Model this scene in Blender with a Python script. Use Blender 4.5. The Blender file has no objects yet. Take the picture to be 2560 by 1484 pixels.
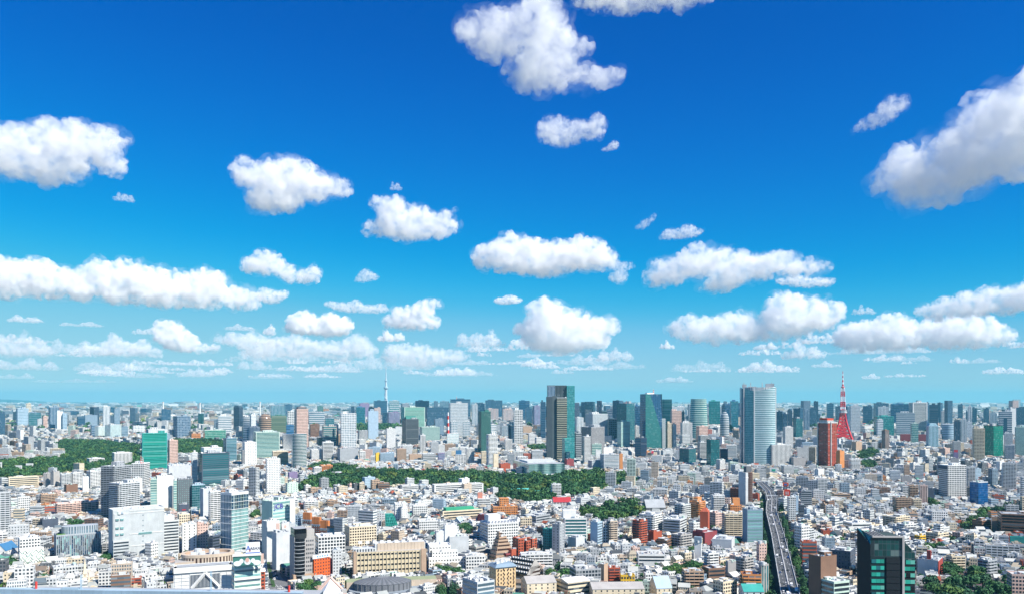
import bpy, math, random, numpy as np
from mathutils import Vector, Matrix, noise
R = math.radians
S = bpy.context.scene
COL = S.collection
# ------------------------------------------------------------------ camera, sky, sun, exposure
F, EYE, CAMH = 2080.0, 998.0, 200.0            # focal length in photo pixels, eye level row, eye height (m)
cam = bpy.data.cameras.new('camera'); cam.sensor_width = 36; cam.lens = 36*F/2560
cam.shift_y = (EYE-742)/2560; cam.clip_start = 1; cam.clip_end = 200000
co = bpy.data.objects.new('camera', cam); COL.objects.link(co)
co.location = (0, 0, CAMH); co.rotation_euler = (R(90), 0, 0); S.camera = co
SUN_EL, SUN_AZ = 45, 124
EXPO = 0.64                        # azimuth clockwise from the view direction (+Y)
W = bpy.data.worlds.new('World'); S.world = W; W.use_nodes = True
nt = W.node_tree; bg = nt.nodes['Background']
sk = nt.nodes.new('ShaderNodeTexSky'); sk.sky_type = 'NISHITA'; sk.sun_disc = False
sk.sun_elevation = R(SUN_EL); sk.sun_rotation = R(SUN_AZ); sk.altitude = 200
sk.air_density = 1.0; sk.dust_density = 0.0; sk.ozone_density = 4.0
def s2l(v):
    v = v/255.0
    return v/12.92 if v <= .04045 else ((v+.055)/1.055)**2.4
SKYMAP = (((0, 0), (82, 0), (102, 1), (121, 8), (136, 55), (157, 122), (189, 158), (221, 176), (255, 220)),
          ((0, 0), (109, 94), (118, 106), (133, 128), (154, 160), (169, 182), (188, 201), (209, 213), (219, 216), (255, 250)),
          ((0, 0), (146, 190), (156, 203), (171, 218), (188, 230), (198, 235), (206, 234), (255, 250)))
mu = nt.nodes.new('ShaderNodeVectorMath'); mu.operation = 'SCALE'; mu.inputs['Scale'].default_value = .08
cv = nt.nodes.new('ShaderNodeRGBCurve')             # grades the sky's own colour to the deep blue of a polarised sky
for ci, pts in enumerate(SKYMAP):
    c = cv.mapping.curves[ci]
    pts = [(s2l(x), s2l(y)/2**EXPO) for x, y in pts]
    c.points[0].location = pts[0]; c.points[-1].location = pts[-1]
    for p in pts[1:-1]: c.points.new(*p)
    for p in c.points: p.handle_type = 'AUTO_CLAMPED'
cv.mapping.use_clip = False; cv.mapping.update()
m2 = nt.nodes.new('ShaderNodeVectorMath'); m2.operation = 'SCALE'; m2.inputs['Scale'].default_value = 1/.08
nt.links.new(sk.outputs[0], mu.inputs[0]); nt.links.new(mu.outputs[0], cv.inputs['Color'])
nt.links.new(cv.outputs[0], m2.inputs[0]); nt.links.new(m2.outputs[0], bg.inputs[0])
bg.inputs[1].default_value = 0.08
sl = bpy.data.lights.new('sun', 'SUN'); sl.energy = 5.0; sl.angle = R(0.53); sl.color = (1, .95, .85)
so = bpy.data.objects.new('sun', sl); COL.objects.link(so)
_e, _a = R(SUN_EL), R(SUN_AZ)
SUNV = Vector((math.cos(_e)*math.sin(_a), math.cos(_e)*math.cos(_a), math.sin(_e)))
so.rotation_euler = SUNV.to_track_quat('Z', 'Y').to_euler(); so.location = SUNV*3000
S.view_settings.view_transform = 'Standard'; S.view_settings.look = 'None'
S.view_settings.exposure = EXPO; S.view_settings.gamma = 1
S.cycles.use_denoising = True; S.cycles.max_bounces = 18; S.cycles.volume_bounces = 16
S.cycles.diffuse_bounces = 3; S.cycles.glossy_bounces = 3; S.cycles.transparent_max_bounces = 16
S.cycles.caustics_reflective = False; S.cycles.caustics_refractive = False
# ------------------------------------------------------------------ helpers
def at(px, py, Y): return Vector(((px-1280)/F*Y, Y, CAMH-(py-EYE)/F*Y))
def depth(py, z=0.0): return F*(CAMH-z)/(py-EYE)
def link(o, parent=None):
    COL.objects.link(o)
    if parent is not None: o.parent = parent
    return o
def tag(o, label=None, cat=None, group=None, kind=None):
    if label: o['label'] = label
    if cat: o['category'] = cat
    if group: o['group'] = group
    if kind: o['kind'] = kind
    return o
def np_mesh(name, V, faces, mats=(), midx=None, smooth=False):
    """faces: list of (n,k) int arrays"""
    me = bpy.data.meshes.new(name); V = np.asarray(V, np.float32)
    me.vertices.add(len(V)); me.vertices.foreach_set('co', V.ravel())
    loops = np.concatenate([f.ravel() for f in faces]).astype(np.int32)
    tot = np.concatenate([np.full(len(f), f.shape[1]) for f in faces]).astype(np.int32)
    st = np.concatenate([[0], np.cumsum(tot)[:-1]]).astype(np.int32)
    me.loops.add(len(loops)); me.loops.foreach_set('vertex_index', loops)
    me.polygons.add(len(tot)); me.polygons.foreach_set('loop_start', st); me.polygons.foreach_set('loop_total', tot)
    if midx is not None: me.polygons.foreach_set('material_index', np.asarray(midx, np.int32))
    me.polygons.foreach_set('use_smooth', np.full(len(tot), smooth))
    for m in mats: me.materials.append(m)
    me.update(calc_edges=True)
    return me
def material(name):
    m = bpy.data.materials.new(name); m.use_nodes = True
    return m, m.node_tree, m.node_tree.nodes['Principled BSDF']
# ------------------------------------------------------------------ clouds
import bmesh
def ico(sub):
    bm = bmesh.new(); bmesh.ops.create_icosphere(bm, subdivisions=sub, radius=1)
    v = np.array([x.co[:] for x in bm.verts]); f = np.array([[x.index for x in p.verts] for p in bm.faces]); bm.free()
    return v, f
ICO2 = ico(2)
def cloud_material(name, dens, size, lo, hi, sc, step=.5):
    m = bpy.data.materials.new(name); m.use_nodes = True; t = m.node_tree
    t.nodes.remove(t.nodes['Principled BSDF'])
    v = t.nodes.new('ShaderNodeVolumeScatter')
    v.inputs['Color'].default_value = (.988, .995, 1.0, 1); v.inputs['Anisotropy'].default_value = 0  # faint blue put into the medium's colour for bluish shade in thick parts
    tc = t.nodes.new('ShaderNodeTexCoord'); n = t.nodes.new('ShaderNodeTexNoise')
    n.inputs['Scale'].default_value = sc/size; n.inputs['Detail'].default_value = 7; n.inputs['Roughness'].default_value = .64
    n.inputs['Distortion'].default_value = .4
    r = t.nodes.new('ShaderNodeMapRange'); r.inputs['From Min'].default_value = lo; r.inputs['From Max'].default_value = hi
    r.inputs['To Min'].default_value = 0; r.inputs['To Max'].default_value = dens
    t.links.new(tc.outputs['Object'], n.inputs['Vector']); t.links.new(n.outputs['Fac'], r.inputs['Value'])
    t.links.new(r.outputs[0], v.inputs['Density'])
    t.links.new(v.outputs[0], t.nodes['Material Output'].inputs['Volume'])
    m.cycles.volume_step_rate = step
    return m
CLOUD_H = 1350.0
def tex(kind, size, depth=2):
    tx = bpy.data.textures.new('puff', kind); tx.noise_scale = size
    if kind == 'CLOUDS': tx.noise_depth = depth
    else: tx.noise_intensity = 1.0; tx.distance_metric = 'DISTANCE_SQUARED'
    return tx
def inside(poly, x, y):
    r = False; n = len(poly)
    for i in range(n):
        x1, y1 = poly[i]; x2, y2 = poly[i-1]
        if (y1 > y) != (y2 > y) and x < (x2-x1)*(y-y1)/(y2-y1)+x1: r = not r
    return r
def edist(poly, x, y):
    d = 1e9
    for i in range(len(poly)):
        x1, y1 = poly[i]; x2, y2 = poly[i-1]; dx, dy = x2-x1, y2-y1
        t = max(0, min(1, ((x-x1)*dx+(y-y1)*dy)/(dx*dx+dy*dy+1e-9)))
        d = min(d, math.hypot(x-x1-t*dx, y-y1-t*dy))
    return d
def cloud(label, poly, od=6.0, thick=.5, seed=0, D=None):
    rnd = random.Random(seed+len(label)*7)
    for lv in range(2):                                # a ragged outline
        q = []
        for (ax, ay), (bx, by) in zip(poly, poly[1:]+poly[:1]):
            L = math.hypot(bx-ax, by-ay); k = rnd.uniform(-.05, .24)*(1 if by < 2000 else 1); q += [(ax, ay), ((ax+bx)/2+(by-ay)*k, (ay+by)/2-(bx-ax)*k*(.35 if bx < ax else 1))]
        poly = q
    xs = [p[0] for p in poly]; ys = [p[1] for p in poly]
    x0, x1, y0, y1 = min(xs), max(xs), min(ys), max(ys)
    D = D or F*(CLOUD_H-CAMH)/(EYE-(y1*.8+y0*.2)); s = D/F
    wpx, hpx = x1-x0, y1-y0
    cx, cy = (x0+x1)/2, (y0+y1)/2
    # sphere packing of the outline
    sph = []; tries = 0
    rmax = min(hpx, wpx)*.30
    while tries < 3000 and len(sph) < 420:
        tries += 1
        x, y = rnd.uniform(x0, x1), rnd.uniform(y0, y1)
        if not inside(poly, x, y): continue
        d = edist(poly, x, y)
        r = min(d*1.02, rmax*rnd.uniform(.6, 1))
        if r < max(1.3, hpx*.028): continue
        zr = thick*min(max(d*2.2, hpx*.3), hpx)
        sph.append((x, y, rnd.uniform(-zr, zr)*.6, r))
    if not sph: sph = [(cx, cy, 0, hpx*.4)]
    V, Fa = ICO2; vs, fs = [], []
    for k, (x, y, z, r) in enumerate(sph):
        q = V*np.array([r*.97, r*.97, r*.90])
        vs.append(q*s + np.array([(x-cx)*s, z*s, -(y-cy)*s])); fs.append(Fa+k*len(V))
    me = np_mesh('cloud', np.concatenate(vs), [np.concatenate(fs)])
    o = link(bpy.data.objects.new('cloud', me))
    vox = s*max(1.05, hpx/84)
    m = o.modifiers.new('r', 'REMESH'); m.mode = 'VOXEL'; m.voxel_size = vox
    sc = hpx*s; P = at(cx, cy, D); o.location = P; o.rotation_euler.z = -math.atan2(P.x, P.y)
    def bake(steps, k, clean=0):
        for kind, ns, st, mid in steps:
            d = o.modifiers.new('d', 'DISPLACE'); d.texture = tex(kind, ns*sc, 3); d.texture_coords = 'GLOBAL'; d.strength = st*sc; d.mid_level = mid
        if clean: m2 = o.modifiers.new('c', 'REMESH'); m2.mode = 'VOXEL'; m2.voxel_size = clean
        dg = bpy.context.evaluated_depsgraph_get(); nm = bpy.data.meshes.new_from_object(o.evaluated_get(dg)); nm.name = k
        nm.materials.clear(); nm.polygons.foreach_set('use_smooth', np.full(len(nm.polygons), True)); return nm
    core = bake((('CLOUDS', .40, .14, .5), ('VORONOI', .19, -.20, .33), ('VORONOI', .085, -.11, .33), ('CLOUDS', .06, .07, .5)), 'cloud', vox*.85)
    o.modifiers.clear(); o.modifiers.new('r', 'REMESH').mode = 'VOXEL'; o.modifiers['r'].voxel_size = vox*1.6
    halo = bake((('CLOUDS', .30, .28, .26), ('CLOUDS', .11, .10, .4)), 'wisps', vox*1.6)
    o.modifiers.clear(); o.data = core; bpy.data.meshes.remove(me)
    core.materials.append(cloud_material('cloud_droplets', od*1.5*(.6 if y1 > 885 else 1)/(hpx*s*.75), sc, .41, .68, 5.0))
    w = link(bpy.data.objects.new('wisps', halo), o); halo.materials.append(cloud_material('cloud_wisps', od*.24*(.6 if y1 > 885 else 1)/(hpx*s*.75), sc, .45, .76, 4.0))
    tag(o, label, 'cloud', 'fair weather clouds in the sky')
    return o
def puff(x0, x1, y0, y1, seed, n=13, lean=0):
    """a flat based heap between the given rows"""
    rnd = random.Random(seed); pts = []
    ph, h, kk = rnd.uniform(0, 6), y1-y0, rnd.uniform(6, 12)
    for i in range(n+1):
        t = i/n; e = (4*t*(1-t))**.55
        y = y1-h*e*(1-.45*rnd.random()**1.5)*(.5+.5*abs(math.sin(t*kk+ph))) if 0 < i < n else y1-h*.18
        pts.append((x0+(x1-x0)*t+lean*e*h, max(y0, y)))
    for i in range(n-1, 0, -1):
        t = i/n; pts.append((x0+(x1-x0)*t, y1-h*.10*rnd.random()*(1 if i % 2 else .3)))
    k = min(range(1, n), key=lambda i: pts[i][1]); pts[k] = (pts[k][0], y0)
    return pts
CL = [
 ('large ragged white cloud with a blue hole, high above the middle of the city', [(1115,85),(1200,40),(1255,22),(1300,24),(1340,2),(1400,6),(1420,28),(1412,60),(1400,78),(1440,104),(1472,122),(1466,140),(1430,152),(1464,168),(1510,190),(1560,172),(1568,180),(1520,204),(1480,216),(1400,214),(1290,214),(1258,184),(1290,152),(1312,118),(1300,106),(1268,140),(1225,132),(1170,108)], 4.2, .45),
 ('grey white cloud strip cut off by the top edge of the sky', [(1430,-60),(1800,-60),(1785,4),(1730,16),(1695,38),(1670,20),(1600,18),(1580,32),(1530,18),(1440,2)], 3.6, .4),
 ('broad white cloud with a grey base at the left edge, upper sky', [(-70,335),(30,342),(75,326),(95,306),(150,308),(182,296),(214,312),(250,304),(285,314),(320,312),(300,330),(284,345),(292,380),(280,415),(236,418),(214,390),(206,420),(190,446),(150,444),(132,464),(90,448),(0,438),(-70,430)], 4.5, .5),
 ('lone lens shaped white cloud with a dark point to the right', [(582,436),(605,406),(640,414),(660,418),(700,402),(740,402),(790,418),(840,446),(874,464),(856,482),(812,486),(800,502),(760,502),(728,526),(640,530),(612,514),(634,478),(604,466)], 5, .5),
 ('white cloud with a small tail up to the right, above the white observation tower', [(906,586),(940,556),(952,534),(922,510),(955,496),(1010,512),(1060,516),(1090,536),(1146,518),(1132,544),(1136,578),(1090,592),(1020,598),(950,590)], 4.5, .5),
 ('thin small white cloud of upper sky, fourth of its height from the right end', [(1342,340),(1352,306),(1400,294),(1440,304),(1470,306),(1496,284),(1512,306),(1504,346),(1460,346),(1414,364),(1370,358)], 2.2, .4),
 ('big bright cloud with a grey underside at the right edge of the sky', [(2186,436),(2200,414),(2226,404),(2262,360),(2290,346),(2344,352),(2384,336),(2388,306),(2420,290),(2440,250),(2500,242),(2640,190),(2640,440),(2560,448),(2480,460),(2380,484),(2300,490),(2240,470),(2238,440),(2262,430)], 6, .5),
 ('slanting thin cloud streak beside the big bright cloud at right', [(2128,326),(2150,306),(2188,278),(2225,246),(2258,250),(2262,270),(2230,300),(2180,316)], 1.6, .35),
 ('wide white cloud with lumpy crest over the tall layered tower', [(1182,658),(1206,616),(1232,608),(1258,590),(1300,592),(1338,598),(1380,612),(1420,600),(1470,602),(1520,620),(1540,642),(1530,664),(1504,678),(1440,676),(1400,690),(1330,686),(1270,680)], 6, .5),
 ('long low cloud trailing to the right above the curved silver tower', [(1616,704),(1626,660),(1660,640),(1700,636),(1722,610),(1750,602),(1800,616),(1850,630),(1900,642),(1950,634),(1985,642),(2000,664),(2060,668),(2070,680),(2000,690),(1930,694),(1880,700),(1820,724),(1760,728),(1745,716),(1780,694),(1720,690),(1700,706),(1660,710)], 4.5, .45),
 ('thin wavy cloud above the long low trailing cloud', [(1644,596),(1662,576),(1700,572),(1714,562),(1740,570),(1762,578),(1740,592),(1680,598)], 1.8, .35),
 ('flat little cloud under the right end of the long trailing cloud', [(1940,704),(1968,694),(2010,690),(2030,698),(2086,702),(2070,718),(2010,720)], 2.4, .4),
 ('very long lumpy white cloud bank at the left edge of the sky', [(-60,672),(0,662),(60,668),(110,664),(136,660),(160,680),(200,686),(228,664),(275,664),(320,648),(370,660),(410,672),(440,672),(480,662),(540,664),(562,684),(560,702),(600,706),(640,722),(634,748),(560,752),(430,760),(330,758),(250,748),(100,750),(-60,742)], 7, .5),
 ('heaped white cloud with a low right horn, right of the long bank', [(604,680),(628,644),(660,630),(700,640),(712,664),(740,676),(768,672),(784,654),(800,676),(794,700),(760,704),(720,704),(690,684)], 4.5, .5),
 ('small pale cloud at the right tip of the long bank', [(646,726),(670,722),(722,728),(704,750),(670,760),(650,752)], 3, .45),
 ('small faint grey cloud alone below the cloud over the observation tower', [(880,706),(896,686),(916,672),(936,684),(950,690),(930,702)], 1.6, .4),
 ('flat pale cloud streak with a rounded right end', [(806,764),(850,758),(880,752),(910,762),(960,758),(972,774),(930,782),(860,780)], 2.4, .4),
 ('bright white heap with two domes left of the observation tower', [(714,826),(722,798),(750,780),(775,780),(795,796),(820,782),(850,796),(866,790),(884,812),(872,832),(800,838),(740,834)], 7, .55),
 ('bright white heap with a grey cap to its right, above the observation tower', [(958,812),(980,786),(1010,770),(1030,764),(1056,752),(1106,760),(1080,772),(1076,790),(1104,802),(1090,820),(1040,822),(990,818)], 6, .5),
 ('tiny flat cloud over the gap left of the tall layered tower', [(1230,752),(1256,744),(1290,740),(1308,750),(1296,758),(1250,760)], 3, .45),
 ('tall two tier white cloud standing over the tall layered tower', [(1290,816),(1316,790),(1330,762),(1360,750),(1395,758),(1430,780),(1458,780),(1470,800),(1520,796),(1548,820),(1530,842),(1520,862),(1470,874),(1380,878),(1320,866),(1306,842)], 7, .5),
 ('long white cloud with many domes over the towers left of the curved silver tower', [(1664,820),(1690,796),(1730,786),(1770,796),(1810,790),(1850,776),(1890,796),(1906,786),(1930,744),(1980,742),(2040,756),(2090,766),(2096,790),(2070,820),(2000,840),(1900,850),(1820,852),(1740,850),(1690,840)], 6, .5),
 ('long white cloud with many domes above the red lattice tower', [(2086,846),(2110,816),(2150,800),(2190,800),(2226,780),(2270,790),(2300,810),(2350,796),(2390,800),(2420,792),(2470,812),(2512,846),(2490,866),(2400,872),(2300,866),(2200,870),(2110,866)], 6.5, .5),
 ('wide white cloud reaching the right edge just above the cloud with many domes', [(2300,776),(2340,752),(2390,742),(2440,732),(2500,726),(2540,716),(2640,690),(2640,790),(2560,782),(2480,786),(2400,788),(2350,794)], 4.5, .5),
 ('low wide cloud patch tucked under the cloud with many domes, above the red lattice tower', puff(1954,2066,848,896,5), 5, .5),
 ('low white cloud at the left edge above the far plain', puff(-40,134,820,892,6,12), 4.5, .5),
 ('white cloud with a bright right half, second along the low row at left', puff(186,406,832,892,17,13), 5, .5),
 ('bright leaning heap taller than the rest of the low row at left', [(388,834),(394,808),(420,804),(450,812),(480,836),(500,860),(548,868),(530,876),(470,878),(412,866)], 6.5, .5),
 ('longest white cloud of the low row, under the heap with two domes', [(534,850),(570,842),(610,838),(640,830),(680,844),(720,840),(770,846),(800,854),(850,850),(880,832),(920,844),(944,866),(930,892),(850,900),(760,890),(690,892),(620,888),(600,868)], 5, .5),
 ('white cloud low in the sky right around the spire of the observation tower', [(948,900),(966,870),(990,860),(1030,864),(1080,870),(1120,876),(1182,886),(1150,904),(1080,916),(1000,910)], 4.5, .5),
 ('small round white cloud over the low row beside the tower spire', puff(944,1018,822,852,22), 4.5, .5),
 ('small thin cloud under the lone lens shaped cloud at left', puff(284,336,478,504,8), 1.5, .4),
 ('small thin arch of cloud above the cloud over the observation tower', puff(974,1006,452,476,9), 1.4, .4),
 ('white knob of cloud at the left tip below the cloud with many domes', puff(1648,1686,848,872,10), 4, .5),
 ('small white cloud below the right side of the tall two tier cloud', puff(1484,1586,864,902,11), 3.5, .45),
 ('thin cloud bits to the right of the wide cloud with lumpy crest', [(1518,668),(1536,652),(1556,656),(1590,668),(1560,674),(1568,690),(1556,708),(1530,704),(1522,690),(1540,676)], 1.8, .4),
 ('faint grey wisp high above the long trailing cloud', [(1588,572),(1600,558),(1620,548),(1642,536),(1626,558),(1606,572)], 1.1, .35),
 ('small pale wisp below the thin small cloud of upper sky', [(1500,376),(1520,364),(1534,352),(1548,362),(1540,374)], 1.5, .35),
 ('round little cloud over the row between the two heaps with domes', puff(656,692,806,838,14,6), 3.5, .5),
 ('flat white cloudlet low over the tall layered tower', puff(1296,1368,896,916,15), 4, .45),
 ('white cloudlet low between the two domed clouds at right', puff(1858,1954,896,926,16), 4, .45),
 ('flat cloud line lowest in the sky left of the curved silver tower', puff(1638,1736,938,956,18), 3, .45),
 ('flat cloud line low in the sky below the bright leaning heap', puff(440,532,916,942,19), 3.5, .45),
 ('thin broken cloud line over the far plain at left', puff(-30,150,892,924,20,14), 3, .45),
 ('thin cloud line left of the tower spire, lowest row', puff(752,912,906,930,21,14), 3, .45),
 ('small cloud group right of the tower spire', puff(1132,1266,822,868,23,10), 2.2, .4),
 ('thin cloud streaks low over the dark towers right of the spire', puff(1050,1250,914,940,24,14), 2.2, .4),
 ('faint thin streak of cloud above the diagonal glass tower', puff(1668,1836,896,928,25,14), 1.6, .4),
 ('small flat cloud just left of the red lattice tower tip', puff(2028,2104,900,918,26), 3, .4),
 ('grey shred of cloud between two domed clouds at right', puff(2130,2190,760,786,27), 1.8, .4),
 ('thin cloud line below the second cloud of the low left row', puff(190,420,898,928,28,14), 2.2, .4),
 ('small flat cloud low over the striped tower left of the spire', puff(590,680,892,924,29), 2.6, .4),
 ('faint cloud line lowest over the diagonal glass tower', puff(1376,1436,918,934,30), 2.4, .4),
 ('small cloud low at left under the long bank, second row', puff(20,110,786,806,31), 2.2, .4),
 ('pale cloud smudge above the second cloud of the low left row', puff(330,420,812,836,32), 1.8, .4),
 ('pale smudge of cloud left of the heap with two domes', puff(560,640,806,826,33,7), 1.6, .4),
 ('long thin cloud sheet low over the grey slab skyline left of the tall layered tower', puff(1120,1230,896,912,34,12), 2.2, .35),
 ('small cloud bits low at the left edge over the far hills', puff(-20,90,930,946,35,12), 2.0, .35),
 ('thin low cloud streak over the big green tower', puff(300,420,930,944,36,12), 1.8, .35),
 ('thin low cloud streak over the slender white tower', puff(620,740,932,946,37,12), 1.8, .35),
 ('small cloud over the flat white cloudlet above the tall layered tower', puff(1290,1350,880,894,38,8), 2.0, .35),
 ('thin pale cloud sheet right of the red lattice tower tip', puff(2180,2330,884,904,39,14), 1.5, .35),
 ('small pale cloud right of the red lattice tower', puff(2400,2500,892,908,40,10), 1.6, .35),
 ('little bright cloud in the gap left of the low cloud patch', puff(1880,1945,852,874,41,7), 3.0, .4),
 ('pale streak between the long cloud bank and the low row', puff(150,260,802,816,42,12), 1.4, .35),
 ('wide low cloud sheet behind the heaps, over the big green tower', puff(60,330,846,886,51,18), 2.4, .4),
 ('wide low cloud sheet behind the longest cloud of the low row', puff(560,800,862,904,52,18), 2.6, .4),
 ('long low cloud bank behind the tower spire', puff(820,1090,884,924,53,20), 2.6, .4),
 ('low cloud bank behind the two domed clouds at right', puff(2060,2330,860,884,54,18), 2.2, .4),
 ('low cloud sheet under the tall two tier cloud', puff(1390,1530,884,912,55,12), 2.0, .4),
 ('faint low cloud sheet above the broad grey hotel tower', puff(1470,1620,900,922,56,12), 1.6, .4),
 ('lowest thin cloud sheet over the left park', puff(90,300,944,956,57,16), 1.6, .4),
]
for i_, c_ in enumerate(CL): cloud(c_[0], c_[1], c_[2], c_[3], i_)
def far_clouds():
    """the crowd of tiny clouds that merges above the horizon"""
    r = random.Random(77); Vs, Fs, n = [], [], 0
    for k in range(50):
        y1 = 852+96*r.random()**.7; u = r.random(); x = r.uniform(-60, 1250) if u < .62 else r.uniform(1250, 2600)
        w_, h_ = r.uniform(40, 150), r.uniform(12, 30)*(1.25 if y1 < 890 else .8)
        o = cloud('x', puff(x-w_/2, x+w_/2, y1-h_, y1, 200+k, 12), 2.0, .4, k); M = np.array(o.matrix_basis)
        for q in [o.data]:
            v = np.empty(len(q.vertices)*3, np.float32); q.vertices.foreach_get('co', v); v = v.reshape(-1, 3) @ M[:3, :3].T+M[:3, 3]
            f = np.empty(len(q.loops), np.int32); q.loops.foreach_get('vertex_index', f); Vs.append(v); Fs.append(f.reshape(-1, 4)+n); n += len(v)
        for q in list(o.children)+[o]: d = q.data; bpy.data.objects.remove(q); bpy.data.meshes.remove(d)
    me = np_mesh('distant_clouds', np.concatenate(Vs), [np.concatenate(Fs)], [cloud_material('distant_cloud_droplets', .024, 420, .45, .62, 4.6)], smooth=True)
    tag(link(bpy.data.objects.new('distant_clouds', me)), 'band of tiny pale clouds merging above the horizon', kind='stuff')
far_clouds()
# ------------------------------------------------------------------ building kit
def facade_material():
    m, t, p = material('facade'); N, L = t.nodes.new, t.links.new
    def at_(n):
        a = N('ShaderNodeAttribute'); a.attribute_name = n; return a
    def M(op, a, b=None):
        n = N('ShaderNodeMath'); n.operation = op
        for i, x in enumerate((a, b)):
            if x is None: continue
            if isinstance(x, (int, float)): n.inputs[i].default_value = x
            else: L(x, n.inputs[i])
        return n.outputs[0]
    def MIX(f, a, b, kind='RGBA'):
        n = N('ShaderNodeMix'); n.data_type = kind; k = 6 if kind == 'RGBA' else 2
        for i, x in ((0, f), (k, a), (k+1, b)):
            if isinstance(x, (int, float)): n.inputs[i].default_value = x
            elif isinstance(x, tuple): n.inputs[i].default_value = x
            else: L(x, n.inputs[i])
        return n.outputs[2 if kind == 'RGBA' else 0]
    c, g, q = at_('Col'), at_('Gla'), at_('Pat')
    uv = N('ShaderNodeUVMap'); uv.uv_map = 'UV'; su = N('ShaderNodeSeparateXYZ'); L(uv.outputs[0], su.inputs[0])
    sp = N('ShaderNodeSeparateXYZ'); L(q.outputs['Vector'], sp.inputs[0])
    fu = M('ABSOLUTE', M('SUBTRACT', M('FRACT', su.outputs[0]), .5)); fv = M('ABSOLUTE', M('SUBTRACT', M('FRACT', su.outputs[1]), .5))
    mask = M('MULTIPLY', M('LESS_THAN', fu, sp.outputs[0]), M('LESS_THAN', fv, sp.outputs[1]))
    cb = N('ShaderNodeCombineXYZ'); L(M('FLOOR', su.outputs[0]), cb.inputs[0]); L(M('FLOOR', su.outputs[1]), cb.inputs[1])
    oi = N('ShaderNodeObjectInfo'); L(M('MULTIPLY', oi.outputs['Random'], 91.7), cb.inputs[2])
    wn = N('ShaderNodeTexWhiteNoise'); wn.noise_dimensions = '3D'; L(cb.outputs[0], wn.inputs['Vector'])
    r = wn.outputs['Value']
    dim = M('ADD', 1.0, M('MULTIPLY', M('SUBTRACT', r, .5), M('MULTIPLY', g.outputs['Alpha'], 1.4)))
    vs = N('ShaderNodeVectorMath'); vs.operation = 'SCALE'; L(g.outputs['Color'], vs.inputs[0]); L(dim, vs.inputs['Scale'])
    blind = M('MULTIPLY', M('GREATER_THAN', r, .86), M('MULTIPLY', g.outputs['Alpha'], .55))
    gl = MIX(blind, vs.outputs[0], (.42, .45, .44, 1))
    geo = N('ShaderNodeNewGeometry')
    nz = N('ShaderNodeTexNoise'); nz.inputs['Scale'].default_value = .11; nz.inputs['Detail'].default_value = 5; L(geo.outputs['Position'], nz.inputs['Vector'])
    mp = N('ShaderNodeMapping'); mp.inputs['Scale'].default_value = (1.3, 1.3, .08); L(geo.outputs['Position'], mp.inputs[0])
    n2 = N('ShaderNodeTexNoise'); n2.inputs['Scale'].default_value = 1; n2.inputs['Detail'].default_value = 3; L(mp.outputs[0], n2.inputs['Vector'])
    f = M('ADD', .60, M('ADD', M('MULTIPLY', nz.outputs['Fac'], .50), M('MULTIPLY', n2.outputs['Fac'], .30)))
    ws = N('ShaderNodeVectorMath'); ws.operation = 'SCALE'; L(c.outputs['Color'], ws.inputs[0]); L(f, ws.inputs['Scale'])
    L(MIX(mask, ws.outputs[0], gl), p.inputs['Base Color'])
    refl = M('MULTIPLY', mask, c.outputs['Alpha'])
    L(M('SUBTRACT', .8, M('MULTIPLY', mask, .68)), p.inputs['Roughness'])
    L(M('ADD', .25, M('MULTIPLY', mask, .4)), p.inputs['Specular IOR Level'])
    L(refl, p.inputs['Metallic'])
    return m
FAC = facade_material()
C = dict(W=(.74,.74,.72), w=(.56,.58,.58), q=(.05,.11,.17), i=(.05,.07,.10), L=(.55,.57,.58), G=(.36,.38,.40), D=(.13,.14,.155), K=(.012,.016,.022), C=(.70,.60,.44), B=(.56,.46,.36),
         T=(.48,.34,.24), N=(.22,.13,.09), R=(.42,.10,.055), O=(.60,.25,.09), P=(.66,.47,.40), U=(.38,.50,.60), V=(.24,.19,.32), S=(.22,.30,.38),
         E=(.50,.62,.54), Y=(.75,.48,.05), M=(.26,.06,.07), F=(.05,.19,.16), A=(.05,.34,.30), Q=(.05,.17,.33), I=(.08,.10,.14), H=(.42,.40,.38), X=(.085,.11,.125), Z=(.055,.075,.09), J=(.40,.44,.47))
GL = dict(d=(.035,.05,.065), t=(.02,.15,.17), g=(.005,.24,.17), b=(.012,.055,.12), p=(.22,.42,.42), w=(.10,.14,.17), n=(.06,.035,.03), c=(.05,.24,.27), m=(.03,.40,.30), k=(.008,.012,.02), s=(.12,.2,.26), o=(.2,.2,.12))
# style: cell width, cell height, half window width, half window height, variation, metal reflectivity
STY = dict(off=(3.2,3.7,.30,.27,.6,0), band=(7,3.9,.5,.24,.5,0), glass=(2.2,4.0,.465,.43,.35,.25), vert=(3.0,4.0,.24,.5,.4,0), apt=(5.6,3.1,.43,.27,.7,0),
           grid=(3.6,3.9,.36,.33,.5,0), slit=(6,3.6,.12,.25,.5,0), none=(5,4,0,0,0,0), wide=(9,4.2,.42,.30,.5,0), dot=(3.4,3.6,.2,.2,.6,0), fine=(2.2,3.4,.30,.28,.6,0), stripe=(40,4.2,.5,.30,.25,.1), sheer=(3.4,4.2,.485,.465,.25,.45))
KSC = [1.0]                                      # coarser bays on the far towers, as their real facades read
def sty(style, wall, glass='d'):
    s = STY[style]; w = C[wall] if isinstance(wall, str) else wall; g = GL[glass] if isinstance(glass, str) else glass
    return ((*w, s[5]), (*g, s[4]), (s[2], s[3], 0, 1), s[0]*KSC[0], s[1]*KSC[0])
def plain(c): return sty('none', c)
FULL = (.6, .6, 0, 1)
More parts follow.
